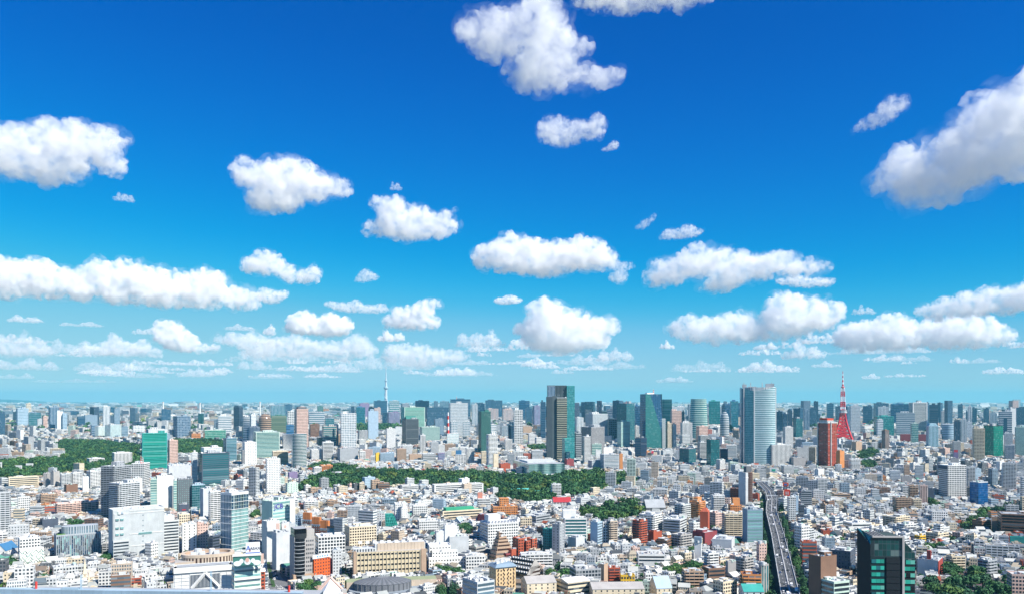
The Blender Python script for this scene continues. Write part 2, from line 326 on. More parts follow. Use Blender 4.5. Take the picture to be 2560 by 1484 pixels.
class MB:
    def __init__(s): s.V, s.F, s.UV, s.C, s.G, s.P = [], [], [], [], [], []
    def face(s, pts, st, uv=None):
        n = len(s.V); s.V += [tuple(p) for p in pts]; s.F.append(list(range(n, n+len(pts))))
        s.UV += uv if uv else [(0, 0)]*len(pts); s.C.append(st[0]); s.G.append(st[1]); s.P.append(st[2] if uv else (0, 0, 0, 1))
    def wall(s, a, b, z0, z1, st, a2=None, b2=None):
        """quad standing on a-b (outside to the right of a->b seen from above is -normal)"""
        a2, b2 = a2 or a, b2 or b
        nu = max(1, round(math.dist(a, b)/st[3])); nv = max(1, round((z1-z0)/st[4]))
        s.face([(*a, z0), (*b, z0), (*b2, z1), (*a2, z1)], st, [(0, 0), (nu, 0), (nu, nv), (0, nv)])
    def prism(s, pts, z0, z1, st, top=None, pts2=None):
        p2 = pts2 or pts; n = len(pts)
        for i in range(n): s.wall(pts[i], pts[(i+1) % n], z0, z1, st, p2[i], p2[(i+1) % n])
        if top: s.face([(*p, z1) for p in p2], plain(top))
    def box(s, x0, x1, y0, y1, z0, z1, st, top=None):
        s.prism([(x0, y0), (x1, y0), (x1, y1), (x0, y1)], z0, z1, st, top or st[0][:3])
    def bar(s, a, b, r, col):
        a, b = Vector(a), Vector(b); d = (b-a).normalized(); u = d.orthogonal().normalized()*r; v = d.cross(u)
        k = [u+v, v-u, -u-v, u-v]
        for i in range(4): s.face([a+k[i], a+k[(i+1) % 4], b+k[(i+1) % 4], b+k[i]][::-1], plain(col))
        s.face([b+x for x in k], plain(col)); s.face([a+x for x in k[::-1]], plain(col))
    def gable(s, x0, x1, y0, y1, z0, z1, col, wallst, ov=.4):
        """ridge along x"""
        ym = (y0+y1)/2; c = plain(col)
        s.face([(x0-ov, y0-ov, z0), (x1+ov, y0-ov, z0), (x1+ov, ym, z1), (x0-ov, ym, z1)], c)
        s.face([(x1+ov, y1+ov, z0), (x0-ov, y1+ov, z0), (x0-ov, ym, z1), (x1+ov, ym, z1)], c)
        for x, fl in ((x0, 1), (x1, 0)):
            t = [(x, y0, z0-.1), (x, ym, z1-.25), (x, y1, z0-.1)]; s.face(t if fl == 0 else t[::-1], (wallst[0], wallst[1], (0, 0, 0, 1), 1, 1))
    def build(s, name, parent=None, mat=None, smooth=False):
        me = bpy.data.meshes.new(name); me.from_pydata(s.V, [], s.F)
        fin(me, s.UV, s.C, s.G, s.P); me.materials.append(mat or FAC)
        if smooth: me.polygons.foreach_set('use_smooth', [True]*len(me.polygons))
        return link(bpy.data.objects.new(name, me), parent)
def fin(me, UV, Cc, G, P):
    l = me.uv_layers.new(name='UV'); l.data.foreach_set('uv', np.asarray(UV, np.float32).ravel())
    for n, a in (('Col', Cc), ('Gla', G), ('Pat', P)):
        x = me.attributes.new(n, 'FLOAT_COLOR', 'FACE'); x.data.foreach_set('color', np.asarray(a, np.float32).ravel())
    me.update()
_cube = {}
def cube_mesh(col, glass):
    k = (col, glass)
    if k not in _cube:
        mb = MB(); st = ((*(C[col] if isinstance(col, str) else col), .15), (*GL.get(glass, GL['d']), .5), FULL if glass else (0, 0, 0, 1), 1, 1)
        mb.box(-.5, .5, -.5, .5, -.5, .5, st); o = mb.build('unit'); _cube[k] = o.data; bpy.data.objects.remove(o)
    return _cube[k]
def cube(name, parent, col, glass, c, d):
    o = link(bpy.data.objects.new(name, cube_mesh(col, glass)), parent); o.location = c; o.scale = d; return o
LM = []        # landmarks: label, x0, x1, yt, yb, Y, footprint(matrix inverse, w, d)
def placed(name, label, xl, xs, xr, yt, yb, cat=None, group=None, dep=.75, Y=None, th=None, ref=None):
    """an Empty at the near corner of a footprint seen between the photo columns xl..xs..xr, base row yb, top row yt"""
    Y = Y or depth(yb); KSC[0] = max(1.0, Y/1900); a, b = (xs-xl)*Y/F, (xr-xs)*Y/F
    phi = math.atan((xs-1280)/F); k = 1/math.cos(phi)
    a, b = a*math.cos(phi), b*math.cos(phi)
    if th is None: th = max(R(6), min(R(84), math.atan(a/b/dep if b > .1 else 50)))
    else: th = R(th)
    if a < .5 or th < .06: w = (b if a < .5 else a+b)/math.cos(th); d = w*dep
    elif b < .5: d = a/math.sin(th); w = d*dep
    else: w, d = b/math.cos(th), a/math.sin(th)
    h = CAMH-(yt-EYE)/F*Y
    o = link(bpy.data.objects.new(name, None)); P = at(xs, EYE, Y); o.location = (P.x, P.y, 0); o.rotation_euler.z = th-phi
    o.empty_display_size = 5
    tag(o, label, cat or name.replace('_', ' '), group)
    Mi = (Matrix.Translation((P.x, P.y, 0)) @ Matrix.Rotation(th-phi, 4, 'Z')).inverted()
    LM.append((ref or label, xl, xr, yt, yb, Y, Mi, w, d))
    return o, w, d, h, Y
RB = random.Random(11)
def roof(o, w, d, h, rc, pc, x0=0, y0=0, pt=.45, ph=1.2, name='roof'):
    mb = MB(); c = plain(rc); p = plain(pc); e = .06
    mb.face([(x0, y0, h), (x0+w, y0, h), (x0+w, y0+d, h), (x0, y0+d, h)], c)
    X0, X1, Y0, Y1 = x0-e, x0+w+e, y0-e, y0+d+e
    for bx in ((X0, X1, Y0, Y0+pt), (X0, X1, Y1-pt, Y1), (X0, X0+pt, Y0+pt, Y1-pt), (X1-pt, X1, Y0+pt, Y1-pt)): mb.box(*bx, h-.5, h+ph, p)
    return mb.build(name, o)
def rooftop(o, w, d, h, wall, n=4, plant=True, x0=0, y0=0):
    big = min(w, d)
    if plant:
        pw, pd, pz = w*RB.uniform(.25, .5), d*RB.uniform(.3, .55), min(max(3, h*.07), 9)*RB.uniform(.8, 1.2)
        px, py = RB.uniform(.1, .9)*(w-pw), RB.uniform(.2, .9)*(d-pd)
        mb = MB(); mb.box(x0+px, x0+px+pw, y0+py, y0+py+pd, h, h+pz, sty('slit', wall), C['L']); mb.build('plant_room', o)
    for i in range(n):
        s = RB.uniform(.9, 2.2); x, y = RB.uniform(.08, .9)*w, RB.uniform(.08, .9)*d
        k = RB.random(); c = RB.choice('WLGLS')
        if k < .25: cyl('water_tank', o, (x0+x, y0+y, h), s, s*1.6, RB.choice('WLE'))
        else: cube('roof_unit', o, c, '', (x0+x, y0+y, h+s*.5), (s*RB.uniform(1, 2.4), s*RB.uniform(1, 1.6), s*RB.uniform(.8, 1.3)))
_cyl = {}
def cyl(name, parent, base, r, h, col, n=10):
    k = (col, n)
    if k not in _cyl:
        mb = MB(); mb.prism([(math.cos(i*2*math.pi/n), math.sin(i*2*math.pi/n)) for i in range(n)], 0, 1, plain(col), C[col] if isinstance(col, str) else col)
        o = mb.build('drum'); _cyl[k] = o.data; bpy.data.objects.remove(o)
    o = link(bpy.data.objects.new(name, _cyl[k]), parent); o.location = base; o.scale = (r, r, h); return o
def mast(o, x, y, z, h, r=.8, name='antenna_mast'):
    mb = MB(); n = 6
    for i in range(n): mb.bar((x, y, z+h*i/n), (x, y, z+h*(i+1)/n), r*(1-.5*i/n), (.62, .06, .05) if i % 2 == 0 else C['W'])
    return mb.build(name, o)
def details(o, w, d, h, style, wall, glass, z0=0, x0=0, y0=0, both=True):
    """real windows or balconies on the two faces turned to the camera"""
    s = STY[style]; fl = max(1, round((h-z0)/s[1])); fh = (h-z0)/fl; faces = [(0, w)]+([(1, d)] if both else [])
    if style in ('band', 'stripe', 'wide'):
        for f, L in faces:
            for i in range(fl):
                zc = z0+(i+.5)*fh; c = (x0+L/2, y0-.05, zc) if f == 0 else (x0-.05, y0+L/2, zc)
                cube('window', o, wall, glass, c, (L*.94, .3, fh*2*s[3]) if f == 0 else (.3, L*.94, fh*2*s[3]))
    elif style == 'apt':
        for f, L in faces:
            n = max(1, round(L/26)); bw = L/n
            for i in range(1, fl):
                for j in range(n):
                    zc = z0+i*fh+.1; u = (j+.5)*bw
                    cube('balcony', o, wall, '', (x0+u, y0-.62, zc) if f == 0 else (x0-.62, y0+u, zc), (bw*.9, 1.25, 1.15) if f == 0 else (1.25, bw*.9, 1.15))
    elif style in ('off', 'grid', 'dot', 'fine'):
        cells = []
        for f, L in faces:
            n = max(1, round(L/s[0])); cw = L/n
            cells += [(i, f, (j+.5)*cw, z0+(i+.5)*fh, cw*2*s[2], fh*2*s[3]) for i in range(fl) for j in range(n)]
        cells.sort(key=lambda q: -q[0]); rest = MB()
        for k, (i, f, u, z, ww, hh) in enumerate(cells):
            c = (x0+u, y0-.03, z) if f == 0 else (x0-.03, y0+u, z); dd = (ww, .2, hh) if f == 0 else (.2, ww, hh)
            if k < 96: cube('window', o, wall, glass, c, dd)
            else:
                st = ((*C['W'], .15), (*GL[glass], .5), FULL, 1, 1)
                rest.box(c[0]-dd[0]/2, c[0]+dd[0]/2, c[1]-dd[1]/2, c[1]+dd[1]/2, c[2]-dd[2]/2, c[2]+dd[2]/2, st)
        if rest.F: tag(rest.build('window', o), kind='stuff')
def building(label, name, xl, xs, xr, yt, yb, style='off', wall='W', glass='d', rc=None, pc=None, n=None, ph=True, ant=0, side=None, near=None, dep=.75, top=None, Y=None, th=None, base=None, crown=0, ref=None, trim=None):
    o, w, d, h, Y = placed(name, label, xl, xs, xr, yt, yb, dep=dep, Y=Y, th=th, ref=ref)
    near = (Y < 1650) if near is None else near
    mb = MB(); st = sty(style, wall, glass); ss = sty(side, wall, glass) if side else st
    P = [(0, 0), (w, 0), (w, d), (0, d)]
    use = sty('none', wall) if near and style in ('off', 'grid', 'dot', 'fine', 'band', 'wide', 'stripe') else st
    us = use if (side is None or side == style) else ss
    mb.wall(P[0], P[1], 0, h, use); mb.wall(P[1], P[2], 0, h, ss); mb.wall(P[2], P[3], 0, h, ss); mb.wall(P[3], P[0], 0, h, us)
    mb.build('wall', o)
    if near: details(o, w, d, h, style, wall, glass, both=side is None)
    rc = rc or RB.choice(['L', 'L', 'w', 'G', 'H'])
    roof(o, w, d, h, C[rc], C.get(pc or wall, C['L']), ph=1.2 if not crown else crown)
    k = n if n is not None else (6 if Y < 1300 else 4 if Y < 1900 else 2 if Y < 2600 else 0)
    rooftop(o, w, d, h, wall if wall in C and wall not in 'KDI' else 'G', k, ph)
    if trim: cube('band', o, trim, '', (w/2, -.1, h-2), (w, .6, 3.2))
    if ant: mast(o, w*.5, d*.5, h, ant, r=max(.8, ant*.03))
    return o, w, d, h, Y
# ------------------------------------------------------------------ buildings seen one by one, from the photograph's left to its right
NM = dict(o='office_building', a='apartment_block', s='skyscraper', h='hotel', b='building', r='residential_tower', w='warehouse', c='school_building', k='hall')
OBJ = {}
TABLE = '''
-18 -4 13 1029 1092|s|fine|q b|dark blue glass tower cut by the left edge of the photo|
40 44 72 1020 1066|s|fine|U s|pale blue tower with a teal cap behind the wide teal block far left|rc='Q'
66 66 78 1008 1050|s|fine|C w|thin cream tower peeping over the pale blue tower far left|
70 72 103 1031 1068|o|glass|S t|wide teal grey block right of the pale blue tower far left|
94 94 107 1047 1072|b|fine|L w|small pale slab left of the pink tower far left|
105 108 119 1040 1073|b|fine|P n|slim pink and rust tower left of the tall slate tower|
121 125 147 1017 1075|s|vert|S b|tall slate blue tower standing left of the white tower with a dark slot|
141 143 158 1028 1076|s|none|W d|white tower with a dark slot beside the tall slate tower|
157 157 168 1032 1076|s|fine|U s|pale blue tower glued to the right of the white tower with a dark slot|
192 195 213 1040 1066|b|stripe|q b|dark navy box in the haze between the slotted white tower and the twin white hotel|
210 213 244 1037 1065|o|none|S b|long slate block in the haze above the twin white hotel|
257 258 275 1015 1070|s|vert|W s|thin white legged tower above the twin white hotel|n=0
276 276 288 1017 1035|s|glass|q b|dark teal box right of the thin white legged tower|
284 286 300 1021 1066|s|fine|S s|slate tower behind the dark teal box at upper left|
237 246 263 1065 1096|h|vert|W p|white hotel, left and nearer half of the pair behind the left park|dep=.5
262 276 304 1061 1097|h|vert|w p|white hotel, wider right half of the pair behind the left park|dep=.5
226 229 246 1062 1093|o|band|S b|small slate banded block left of the twin white hotel|
303 304 320 1066 1095|o|band|S s|small grey blue block right of the twin white hotel|
331 333 363 1064 1084|o|off|W s|low white office with arcade windows behind the left park|
366 371 394 1051 1078|o|vert|H s|grey beige slab right of the low white office behind the left park|
403 404 427 1023 1054|s|vert|q b|dark blue flared glass tower on the left skyline|
433 443 477 1040 1098|s|grid|S b|slate tower with a square lattice of dark windows above the left park|
478 479 502 1084 1100|b|fine|O n|low orange brick building right of the slate lattice tower|
419 424 445 1100 1164|o|fine|P n|pinkish slab tower to the right of the big green tower|rc='L'
365 371 417 1073 1150|o|none|L d|pale grey core slab rising behind the big green tower|
354 356 419 1083 1180|s|stripe|A g|big bright green glass tower at left|near=True,rc='G',side='none'
252 287 329 1166 1300|a|apt|G d|tall grey apartment tower with balconies at left|near=True,rc='L'
280 286 331 1132 1168|o|vert|W d|white pillared office in front of the left park|
216 224 262 1146 1166|a|apt|W d|low stepped white block inside the left park|
329 360 375 1158 1224|o|grid|W d|white gridded office topped by a red and white antenna|near=True,ant=11
272 298 351 1209 1306|a|apt|L d|grey apartment block with curved balcony fronts below the tall grey tower|near=True,rc='G'
333 333 356 1196 1240|b|none|W d|blank white block wedged before the white gridded office|
393 393 434 1191 1284|o|none|W d|huge blank white slab at left of centre|n=1
376 392 393 1197 1284|o|stripe|E p|pale green glass edge block left of the huge blank white slab|near=True
434 434 442 1200 1284|o|stripe|E p|narrow pale green glass strip right of the huge blank white slab|near=True
442 444 483 1199 1283|o|dot|D p|dark grey office dotted with small white windows|near=True
448 448 472 1262 1292|o|none|I d|dark blue low block with a red sign under the dotted dark grey office|
480 480 494 1131 1220|o|fine|W s|slim white tower left of the dark teal glass office|
495 505 575 1133 1224|o|stripe|I t|dark teal glass office with a white crown at left|near=True,rc='W',dep=.5
502 510 556 1119 1200|o|fine|W s|white rooftop block showing behind the dark teal glass office|
418 422 478 1164 1204|o|none|L d|pale grey windowless block behind the dotted dark grey office|
396 398 431 1185 1215|b|none|I d|dark flat block behind the huge blank white slab|
108 118 127 1183 1222|a|slit|H d|grey beige slab apartment, left one of the row beneath the left park|
126 134 149 1178 1224|a|none|H d|taller grey beige slab of the row beneath the left park|
150 154 179 1185 1226|a|apt|w d|pale apartment block next to the grey beige slabs|
177 182 206 1182 1224|a|apt|W d|white apartment block with dark tank tower beneath the left park|
207 207 222 1193 1234|a|none|W d|plain white narrow block in front of the stepped white apartments|
216 226 251 1178 1228|a|apt|W d|stepped white apartments left of the tall grey apartment tower|
160 166 195 1212 1242|o|none|N d|brown brick block below the grey beige slabs|
20 22 98 1193 1226|o|band|C d|long cream stadium office beneath the left park|near=True
0 4 20 1196 1224|o|band|w d|white block at the left edge beside the long cream stadium office|
512 512 565 1075 1104|o|glass|E g|wide grey green glass office above the dark teal office|
544 546 579 1039 1097|s|stripe|W s|white tower with fine floor lines above the grey green glass office|
607 609 625 1041 1108|s|stripe|W s|white rounded tower, front one of the white pair at left skyline|
624 628 640 1037 1106|s|fine|W s|white tower, back one of the white pair at left skyline|
622 622 650 1067 1108|s|vert|L s|pale slab in front of the white pair at left skyline|
676 678 713 1013 1050|s|vert|S t|teal ribbed upper tower above the olive panelled block|
712 712 731 1010 1045|s|fine|q b|dark blue slab behind the teal ribbed tower|
676 678 717 1038 1086|s|wide|F o|block of olive panels in a teal frame|near=True
719 720 737 1027 1066|s|grid|W d|white gridded tower left of the tall pinkish tower|
736 742 771 1022 1124|r|fine|P n|tall pinkish residential tower with a dark cap|near=False
715 716 735 1062 1090|o|band|Q b|dark blue banded block at the foot of the white gridded tower|
771 773 811 1030 1064|o|stripe|L s|long pale office right of the tall pinkish tower|
773 776 799 1060 1096|o|fine|N n|dark brown office right of the tall pinkish tower|
812 814 836 1045 1068|o|glass|S t|teal roofed office in the haze right of the dark brown office|
805 809 841 1065 1121|o|stripe|H t|greenish office with a dark right side|near=False
842 846 846 1061 1121|o|vert|i b|dark navy slab glued to the greenish office|
851 853 891 1033 1124|r|grid|W s|tall white lattice tower left of the blue slabs|
889 891 913 1017 1064|s|glass|Q t|teal blue tower right of the tall white lattice tower|
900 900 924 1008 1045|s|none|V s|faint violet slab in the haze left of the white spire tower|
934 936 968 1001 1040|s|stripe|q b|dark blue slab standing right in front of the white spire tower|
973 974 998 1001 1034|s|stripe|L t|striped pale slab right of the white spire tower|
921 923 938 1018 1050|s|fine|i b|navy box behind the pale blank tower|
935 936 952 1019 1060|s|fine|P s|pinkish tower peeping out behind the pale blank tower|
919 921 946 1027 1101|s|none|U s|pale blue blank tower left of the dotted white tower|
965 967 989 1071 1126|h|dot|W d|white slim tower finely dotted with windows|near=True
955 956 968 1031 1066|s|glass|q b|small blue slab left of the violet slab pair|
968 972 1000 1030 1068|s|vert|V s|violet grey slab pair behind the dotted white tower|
987 989 1008 1066 1090|o|none|w d|white box right of the dotted white tower|
1005 1015 1047 1047 1116|o|stripe|D d|dark banded tower wearing a small triangular hat|near=True,rc='F'
1003 1011 1063 1017 1072|s|stripe|E g|pale green banded tower behind the triangular hatted tower|near=True
1038 1040 1073 1001 1050|s|vert|q b|dark blue slab above the pale green banded tower|
1066 1068 1122 1018 1068|s|fine|q b|broad dark blue block left of the big white stepped tower|
1103 1104 1117 1034 1062|s|none|M s|small maroon block in front of the broad dark blue block|
1101 1101 1123 1002 1036|s|glass|S s|grey blue glass slab above the broad dark blue block|
1085 1088 1110 1047 1090|o|vert|S s|slate office left of the red and white mast|
1050 1055 1100 1067 1106|o|grid|E t|pale turquoise office with a split front|near=True
1050 1051 1064 1087 1138|r|vert|W d|slender white tower before the pale turquoise office|
1117 1118 1147 1083 1114|o|fine|W p|white office carrying a tall red and white mast|ant=0
1125 1128 1176 997 1045|s|stripe|q b|dark blue slab with red cranes on its roof|
1122 1126 1170 1007 1094|s|fine|w s|big white stepped tower, upper shaft|
1125 1128 1144 1053 1096|s|grid|w s|left white wing at the foot of the big white stepped tower|
1157 1158 1176 1053 1096|s|grid|w s|right white wing at the foot of the big white stepped tower|
1179 1180 1194 1010 1064|s|vert|L s|pale grey tower right of the big white stepped tower|
1194 1195 1212 1008 1062|s|glass|q b|blue slab between the pale grey tower and the dark mosaic tower|
1213 1214 1256 1000 1044|s|vert|q b|wide dark blue slab over the dark mosaic tower|
1218 1220 1246 1021 1052|s|vert|P s|pinkish striped slab behind the dark mosaic tower|
1196 1203 1227 1028 1138|r|grid|F d|dark green mosaic tower left of centre|near=True
1226 1228 1241 1060 1090|o|band|W s|white banded block right of the dark mosaic tower|
1216 1222 1244 1086 1168|r|apt|W d|white and black tower in front of the dark mosaic tower|near=True
1232 1234 1246 1135 1178|a|none|C d|tall thin sand coloured block at the edge of the central wood|
1255 1258 1283 1022 1054|s|vert|P s|rose and blue striped slab far behind centre|
1284 1286 1307 1024 1114|r|grid|W d|slim white gridded tower left of the tall layered tower|
1297 1299 1324 1001 1052|s|glass|Q b|dark blue glass slab behind the slim white gridded tower|
1313 1314 1330 1020 1060|s|fine|q b|navy slab right of the slim white gridded tower|
1331 1336 1352 1014 1064|s|vert|V s|violet slab left of the tall layered tower|
1351 1352 1364 1004 1100|s|stripe|q b|thin navy tower touching the left of the tall layered tower|
1252 1254 1271 1064 1096|o|vert|G s|grey pillared block left of the slim white gridded tower|
1270 1271 1284 1064 1112|o|stripe|i b|navy slab at the left foot of the slim white gridded tower|
1261 1263 1281 1098 1130|a|vert|W d|white and black small tower below the navy slab|
1306 1308 1330 1066 1086|o|none|T s|sandy slab with a blue edge at the right of the slim white gridded tower|
1320 1323 1338 1084 1116|o|fine|W d|white twin block, left one under the thin navy tower|
1337 1341 1354 1093 1118|o|fine|W d|white twin block, lower right one under the thin navy tower|
1164 1167 1186 1120 1165|a|vert|W d|white ribbed apartment tower in front of the big white stepped tower|near=True
1148 1150 1172 1117 1150|a|fine|W d|white low tower left of the white ribbed apartment tower|
1138 1139 1165 1136 1166|a|apt|W d|white block with a blue billboard left of the white ribbed tower|
1109 1110 1121 1147 1175|a|apt|W d|slim black and white building with a red antenna by the wood|ant=4
1202 1204 1217 1128 1164|a|fine|C d|cream slim block at the foot of the dark mosaic tower|
1054 1057 1090 1134 1158|o|band|w d|long pale office above the central wood|
1094 1096 1112 1133 1160|o|band|V s|lilac office above the central wood|
1024 1024 1053 1136 1156|o|none|T d|dull ochre block above the central wood|
1307 1310 1331 1134 1158|a|off|R d|brick red block behind the wavy glass hall|near=True
1247 1252 1276 1159 1180|b|none|R d|low red house like block left of the wavy glass hall|
1290 1294 1320 1141 1165|a|apt|W d|white rounded terraces behind the wavy glass hall|near=True
1290 1305 1330 1169 1192|o|off|L d|grey annex before the wavy glass hall|near=True
1411 1417 1435 1147 1172|b|none|M d|maroon block right of the wavy glass hall|
1452 1478 1512 1067 1146|h|vert|G n|broad grey hotel tower with brown ribs|rc='L',near=False
1463 1482 1520 1034 1110|s|vert|w s|white slab tower behind the broad grey hotel|
1436 1440 1454 1082 1152|o|stripe|G d|dark slender tower left of the broad grey hotel|
1456 1461 1477 1091 1164|r|grid|W d|slender white tower before the broad grey hotel|near=True
1478 1480 1504 1109 1146|o|band|E t|green banded base below the broad grey hotel|
1438 1442 1459 1043 1082|o|vert|W s|white ribbed slabs right of the tall layered tower|
1489 1490 1502 1125 1150|a|none|W d|small white block under the broad grey hotel|
1500 1510 1548 1136 1178|a|band|L s|long grey apartment slab ending in the orange slab|near=True
1548 1549 1557 1134 1180|a|none|O d|orange end slab of the long grey apartments|
1470 1480 1510 1151 1176|a|band|w s|lower white wing left of the long grey apartments|near=True
1542 1566 1587 1008 1112|s|glass|I t|dark navy slab tower left of the diagonal glass tower|
1587 1588 1601 1014 1090|s|glass|Q b|slate blue slab between the navy slab and the diagonal glass tower|
1543 1553 1575 1054 1124|s|stripe|E p|pale mint tower with a slanted top|near=True
1587 1589 1598 1064 1110|s|vert|W d|thin white tower with a slatted cap left of the diagonal glass tower|
1622 1631 1664 1046 1124|s|grid|w s|pale gridded tower in front of the diagonal glass tower|near=True
1664 1669 1679 1057 1126|s|grid|C d|dark tower faced with a cream lattice|near=True
1679 1682 1691 1060 1124|s|vert|i b|navy slab right of the cream lattice tower|
1676 1680 1704 1026 1086|s|fine|P n|brown octagonal looking tower right of the dark green curved tower|
1677 1679 1711 1016 1050|s|vert|W s|white crowned slab behind the brown octagonal tower|
1704 1705 1711 1028 1080|s|fine|i b|thin navy slab right of the brown octagonal tower|
1701 1706 1731 1056 1112|h|vert|W d|white vertical striped tower below the curved mint tower|
1699 1706 1725 1087 1116|a|fine|w d|paler block before the white vertical striped tower|
1740 1748 1770 1065 1112|o|fine|P n|mauve office below the curved mint tower|
1745 1752 1771 1088 1120|o|stripe|w d|white banded office before the mauve office|near=True
1771 1773 1800 1002 1064|s|glass|A t|teal tower with a notched peak|
1806 1812 1837 1009 1070|s|glass|Q b|bright blue slab right of the teal notched tower|
1825 1828 1846 1002 1072|s|glass|Q t|blue gridded tower left of the big curved silver tower|
1587 1603 1604 1095 1148|o|stripe|i b|navy slab, left of the two small dark towers|
1600 1602 1617 1094 1148|o|stripe|I b|navy banded tower, right of the two small dark towers|near=True
1698 1722 1740 1122 1164|o|glass|I t|wide dark teal box in front of the mauve office|
1743 1750 1768 1105 1154|o|stripe|w d|white and slate office left of the dark teal slab|near=True
1766 1777 1799 1098 1170|o|glass|K t|dark teal slab left of the big curved silver tower|
1799 1801 1820 1122 1158|o|stripe|I b|dark blue banded office right of the dark teal slab|near=True
1815 1817 1842 1112 1150|o|stripe|W s|white office at the left foot of the big curved silver tower|near=True
1790 1800 1813 1149 1182|a|fine|W d|white block standing before the dark teal slab|near=True
1915 1930 1978 1111 1168|h|vert|W d|white ribbed hotel at the right foot of the big curved silver tower|near=False,rc='w'
1978 1984 2014 1144 1170|o|none|H d|grey box right of the white ribbed hotel|
1957 1963 1983 1067 1124|r|fine|W d|white and black tower right of the big curved silver tower|near=True
1940 1941 1956 1028 1080|s|glass|q b|dark blue slab just right of the big curved silver tower|
1956 1957 1968 1034 1080|s|vert|q b|navy slab second to the right of the big curved silver tower|
1968 1969 1981 1025 1078|s|vert|i b|taller navy tower third to the right of the big curved silver tower|
1982 1990 2007 1045 1097|s|glass|I t|dark green tower between the big curved silver tower and the red brown tower|
2008 2010 2024 1024 1078|s|vert|S b|slate ribbed tower left of the red brown tower|
2024 2025 2042 1020 1070|s|fine|q b|blue slab left above the red brown tower|
1953 1960 1985 1164 1190|o|fine|w d|pale low office below the white ribbed hotel|near=True
2066 2068 2084 1008 1050|s|stripe|q b|navy slab left of the red lattice tower|
2088 2089 2101 1015 1054|s|fine|i b|dark slab touching the left of the red lattice tower|
2090 2100 2111 1127 1175|o|none|O d|orange annex at the right foot of the red brown tower|
2124 2127 2151 1014 1084|s|fine|L s|grey ribbed tower right of the red lattice tower|
2157 2158 2180 1014 1062|s|glass|q b|blue slab right of the grey ribbed tower|
2184 2190 2222 1007 1058|s|vert|q b|wide blue slab with a white ribbed corner|
2195 2196 2221 1016 1060|s|vert|W s|white ribbed block in front of the wide blue slab|
2184 2194 2235 1040 1092|s|glass|A t|green glass block below the white ribbed block|
2190 2194 2208 1048 1096|s|band|L s|pale slab in front of the green glass block|
2226 2228 2272 1009 1060|s|glass|Q b|blue slab with a curved face left of the tall framed tower|
2240 2241 2287 1031 1092|o|stripe|L s|wide pale finely striped block before the tall framed tower|
2272 2283 2317 1006 1080|s|stripe|W d|tall grey tower in a white frame|near=True
2316 2318 2323 1006 1072|s|fine|q b|navy sliver at the right of the tall framed tower|
2323 2324 2345 1011 1074|s|stripe|i b|dark navy tower right of the tall framed tower|
2276 2280 2296 1058 1112|o|glass|E t|slim aqua tower before the wide pale striped block|
2250 2252 2316 1085 1108|k|none|M d|low maroon roofed hall behind the slim aqua tower|
2315 2322 2346 1064 1122|o|vert|U t|light teal tower with chamfered crown|
2204 2213 2223 1075 1128|r|vert|N w|slim brown and white tower|
2129 2140 2155 1104 1134|a|none|T d|brown block below the red lattice tower|
2134 2136 2152 1089 1104|b|none|G d|small grey block with a red roof sign near the red lattice tower|rc='R'
2178 2181 2195 1105 1128|a|vert|W d|white block with blue stripes between brown tower and red tower|
2354 2355 2384 1058 1090|o|band|L s|grey round fronted office right of the light teal tower|
2384 2386 2402 1053 1110|s|vert|i b|navy tower left of the red topped mast tower|
2400 2402 2417 1048 1110|s|vert|w s|pale tower with a red and white mast|ant=22
2420 2420 2429 1016 1096|s|vert|W s|thin white tower at right skyline|
2416 2417 2431 1054 1098|o|fine|W s|white block at the foot of the thin white tower|
2394 2395 2407 1010 1050|s|stripe|q b|dark blue tower on the right skyline over the mast|
2430 2431 2442 1019 1060|s|glass|q b|navy slab right of the thin white tower|
2458 2459 2473 1020 1060|s|vert|q b|faint blue slab on the right skyline above the beige tower|
2475 2476 2490 1031 1064|s|vert|w s|pale ribbed slab on the right skyline|
2431 2434 2462 1070 1154|r|apt|C n|beige residential tower with brown balconies|near=True
2459 2484 2508 1064 1148|s|glass|K g|dark green glass tower right of the beige residential tower|
2496 2500 2530 1028 1092|s|stripe|L b|grey tower with a dark glass slot on the right skyline|
2520 2527 2540 1020 1090|s|none|L d|plain grey tower behind the slotted grey tower|
2541 2542 2570 1018 1066|s|fine|q b|blue slab at the right edge of the skyline|
2510 2512 2532 1082 1130|r|fine|W d|white tower with a domed top at right|near=True
2510 2512 2536 1112 1154|o|grid|L b|grey office framed around dark glass at right|near=True
2537 2540 2576 1067 1144|s|fine|E t|pale green tower with maze like windows at the right edge|near=True
2381 2384 2402 1103 1150|r|fine|w d|white round topped tower below the navy tower|near=True
2383 2384 2396 1130 1156|b|none|V d|mauve small block with a red sign before the white round topped tower|
2346 2370 2416 1163 1250|r|grid|W d|big white residential tower with a dark left top|near=True
2376 2378 2397 1146 1200|a|none|H d|grey core block rising behind the big white residential tower|
2414 2418 2438 1167 1222|r|apt|w d|pale grey tower right of the big white residential tower|near=True
2424 2446 2470 1205 1268|o|sheer|(.01,.16,.42) (.01,.1,.3)|bright blue wrapped tower with a red antenna|ant=11
2505 2506 2541 1156 1230|r|apt|W d|white balcony tower near the right edge|near=True
2470 2481 2495 1172 1220|r|apt|S d|slate and white tower between the blue wrapped and white balcony towers|
2287 2288 2309 1163 1203|r|fine|W d|white tower left of the big white residential tower|near=True
2259 2261 2274 1162 1200|a|fine|T d|brown slim block left of the white tower|
2271 2274 2296 1213 1250|r|apt|T d|tan balcony tower below the white tower|near=True
2298 2301 2319 1213 1266|r|vert|P d|pinkish ribbed tower right of the tan balcony tower|
2320 2322 2336 1220 1262|a|none|I d|dark slab right of the pinkish ribbed tower|
2121 2127 2151 1147 1178|a|apt|W d|white balcony block right of the red brown tower|near=True
2088 2089 2104 1161 1186|a|apt|W d|small white block before the red brown tower|near=True
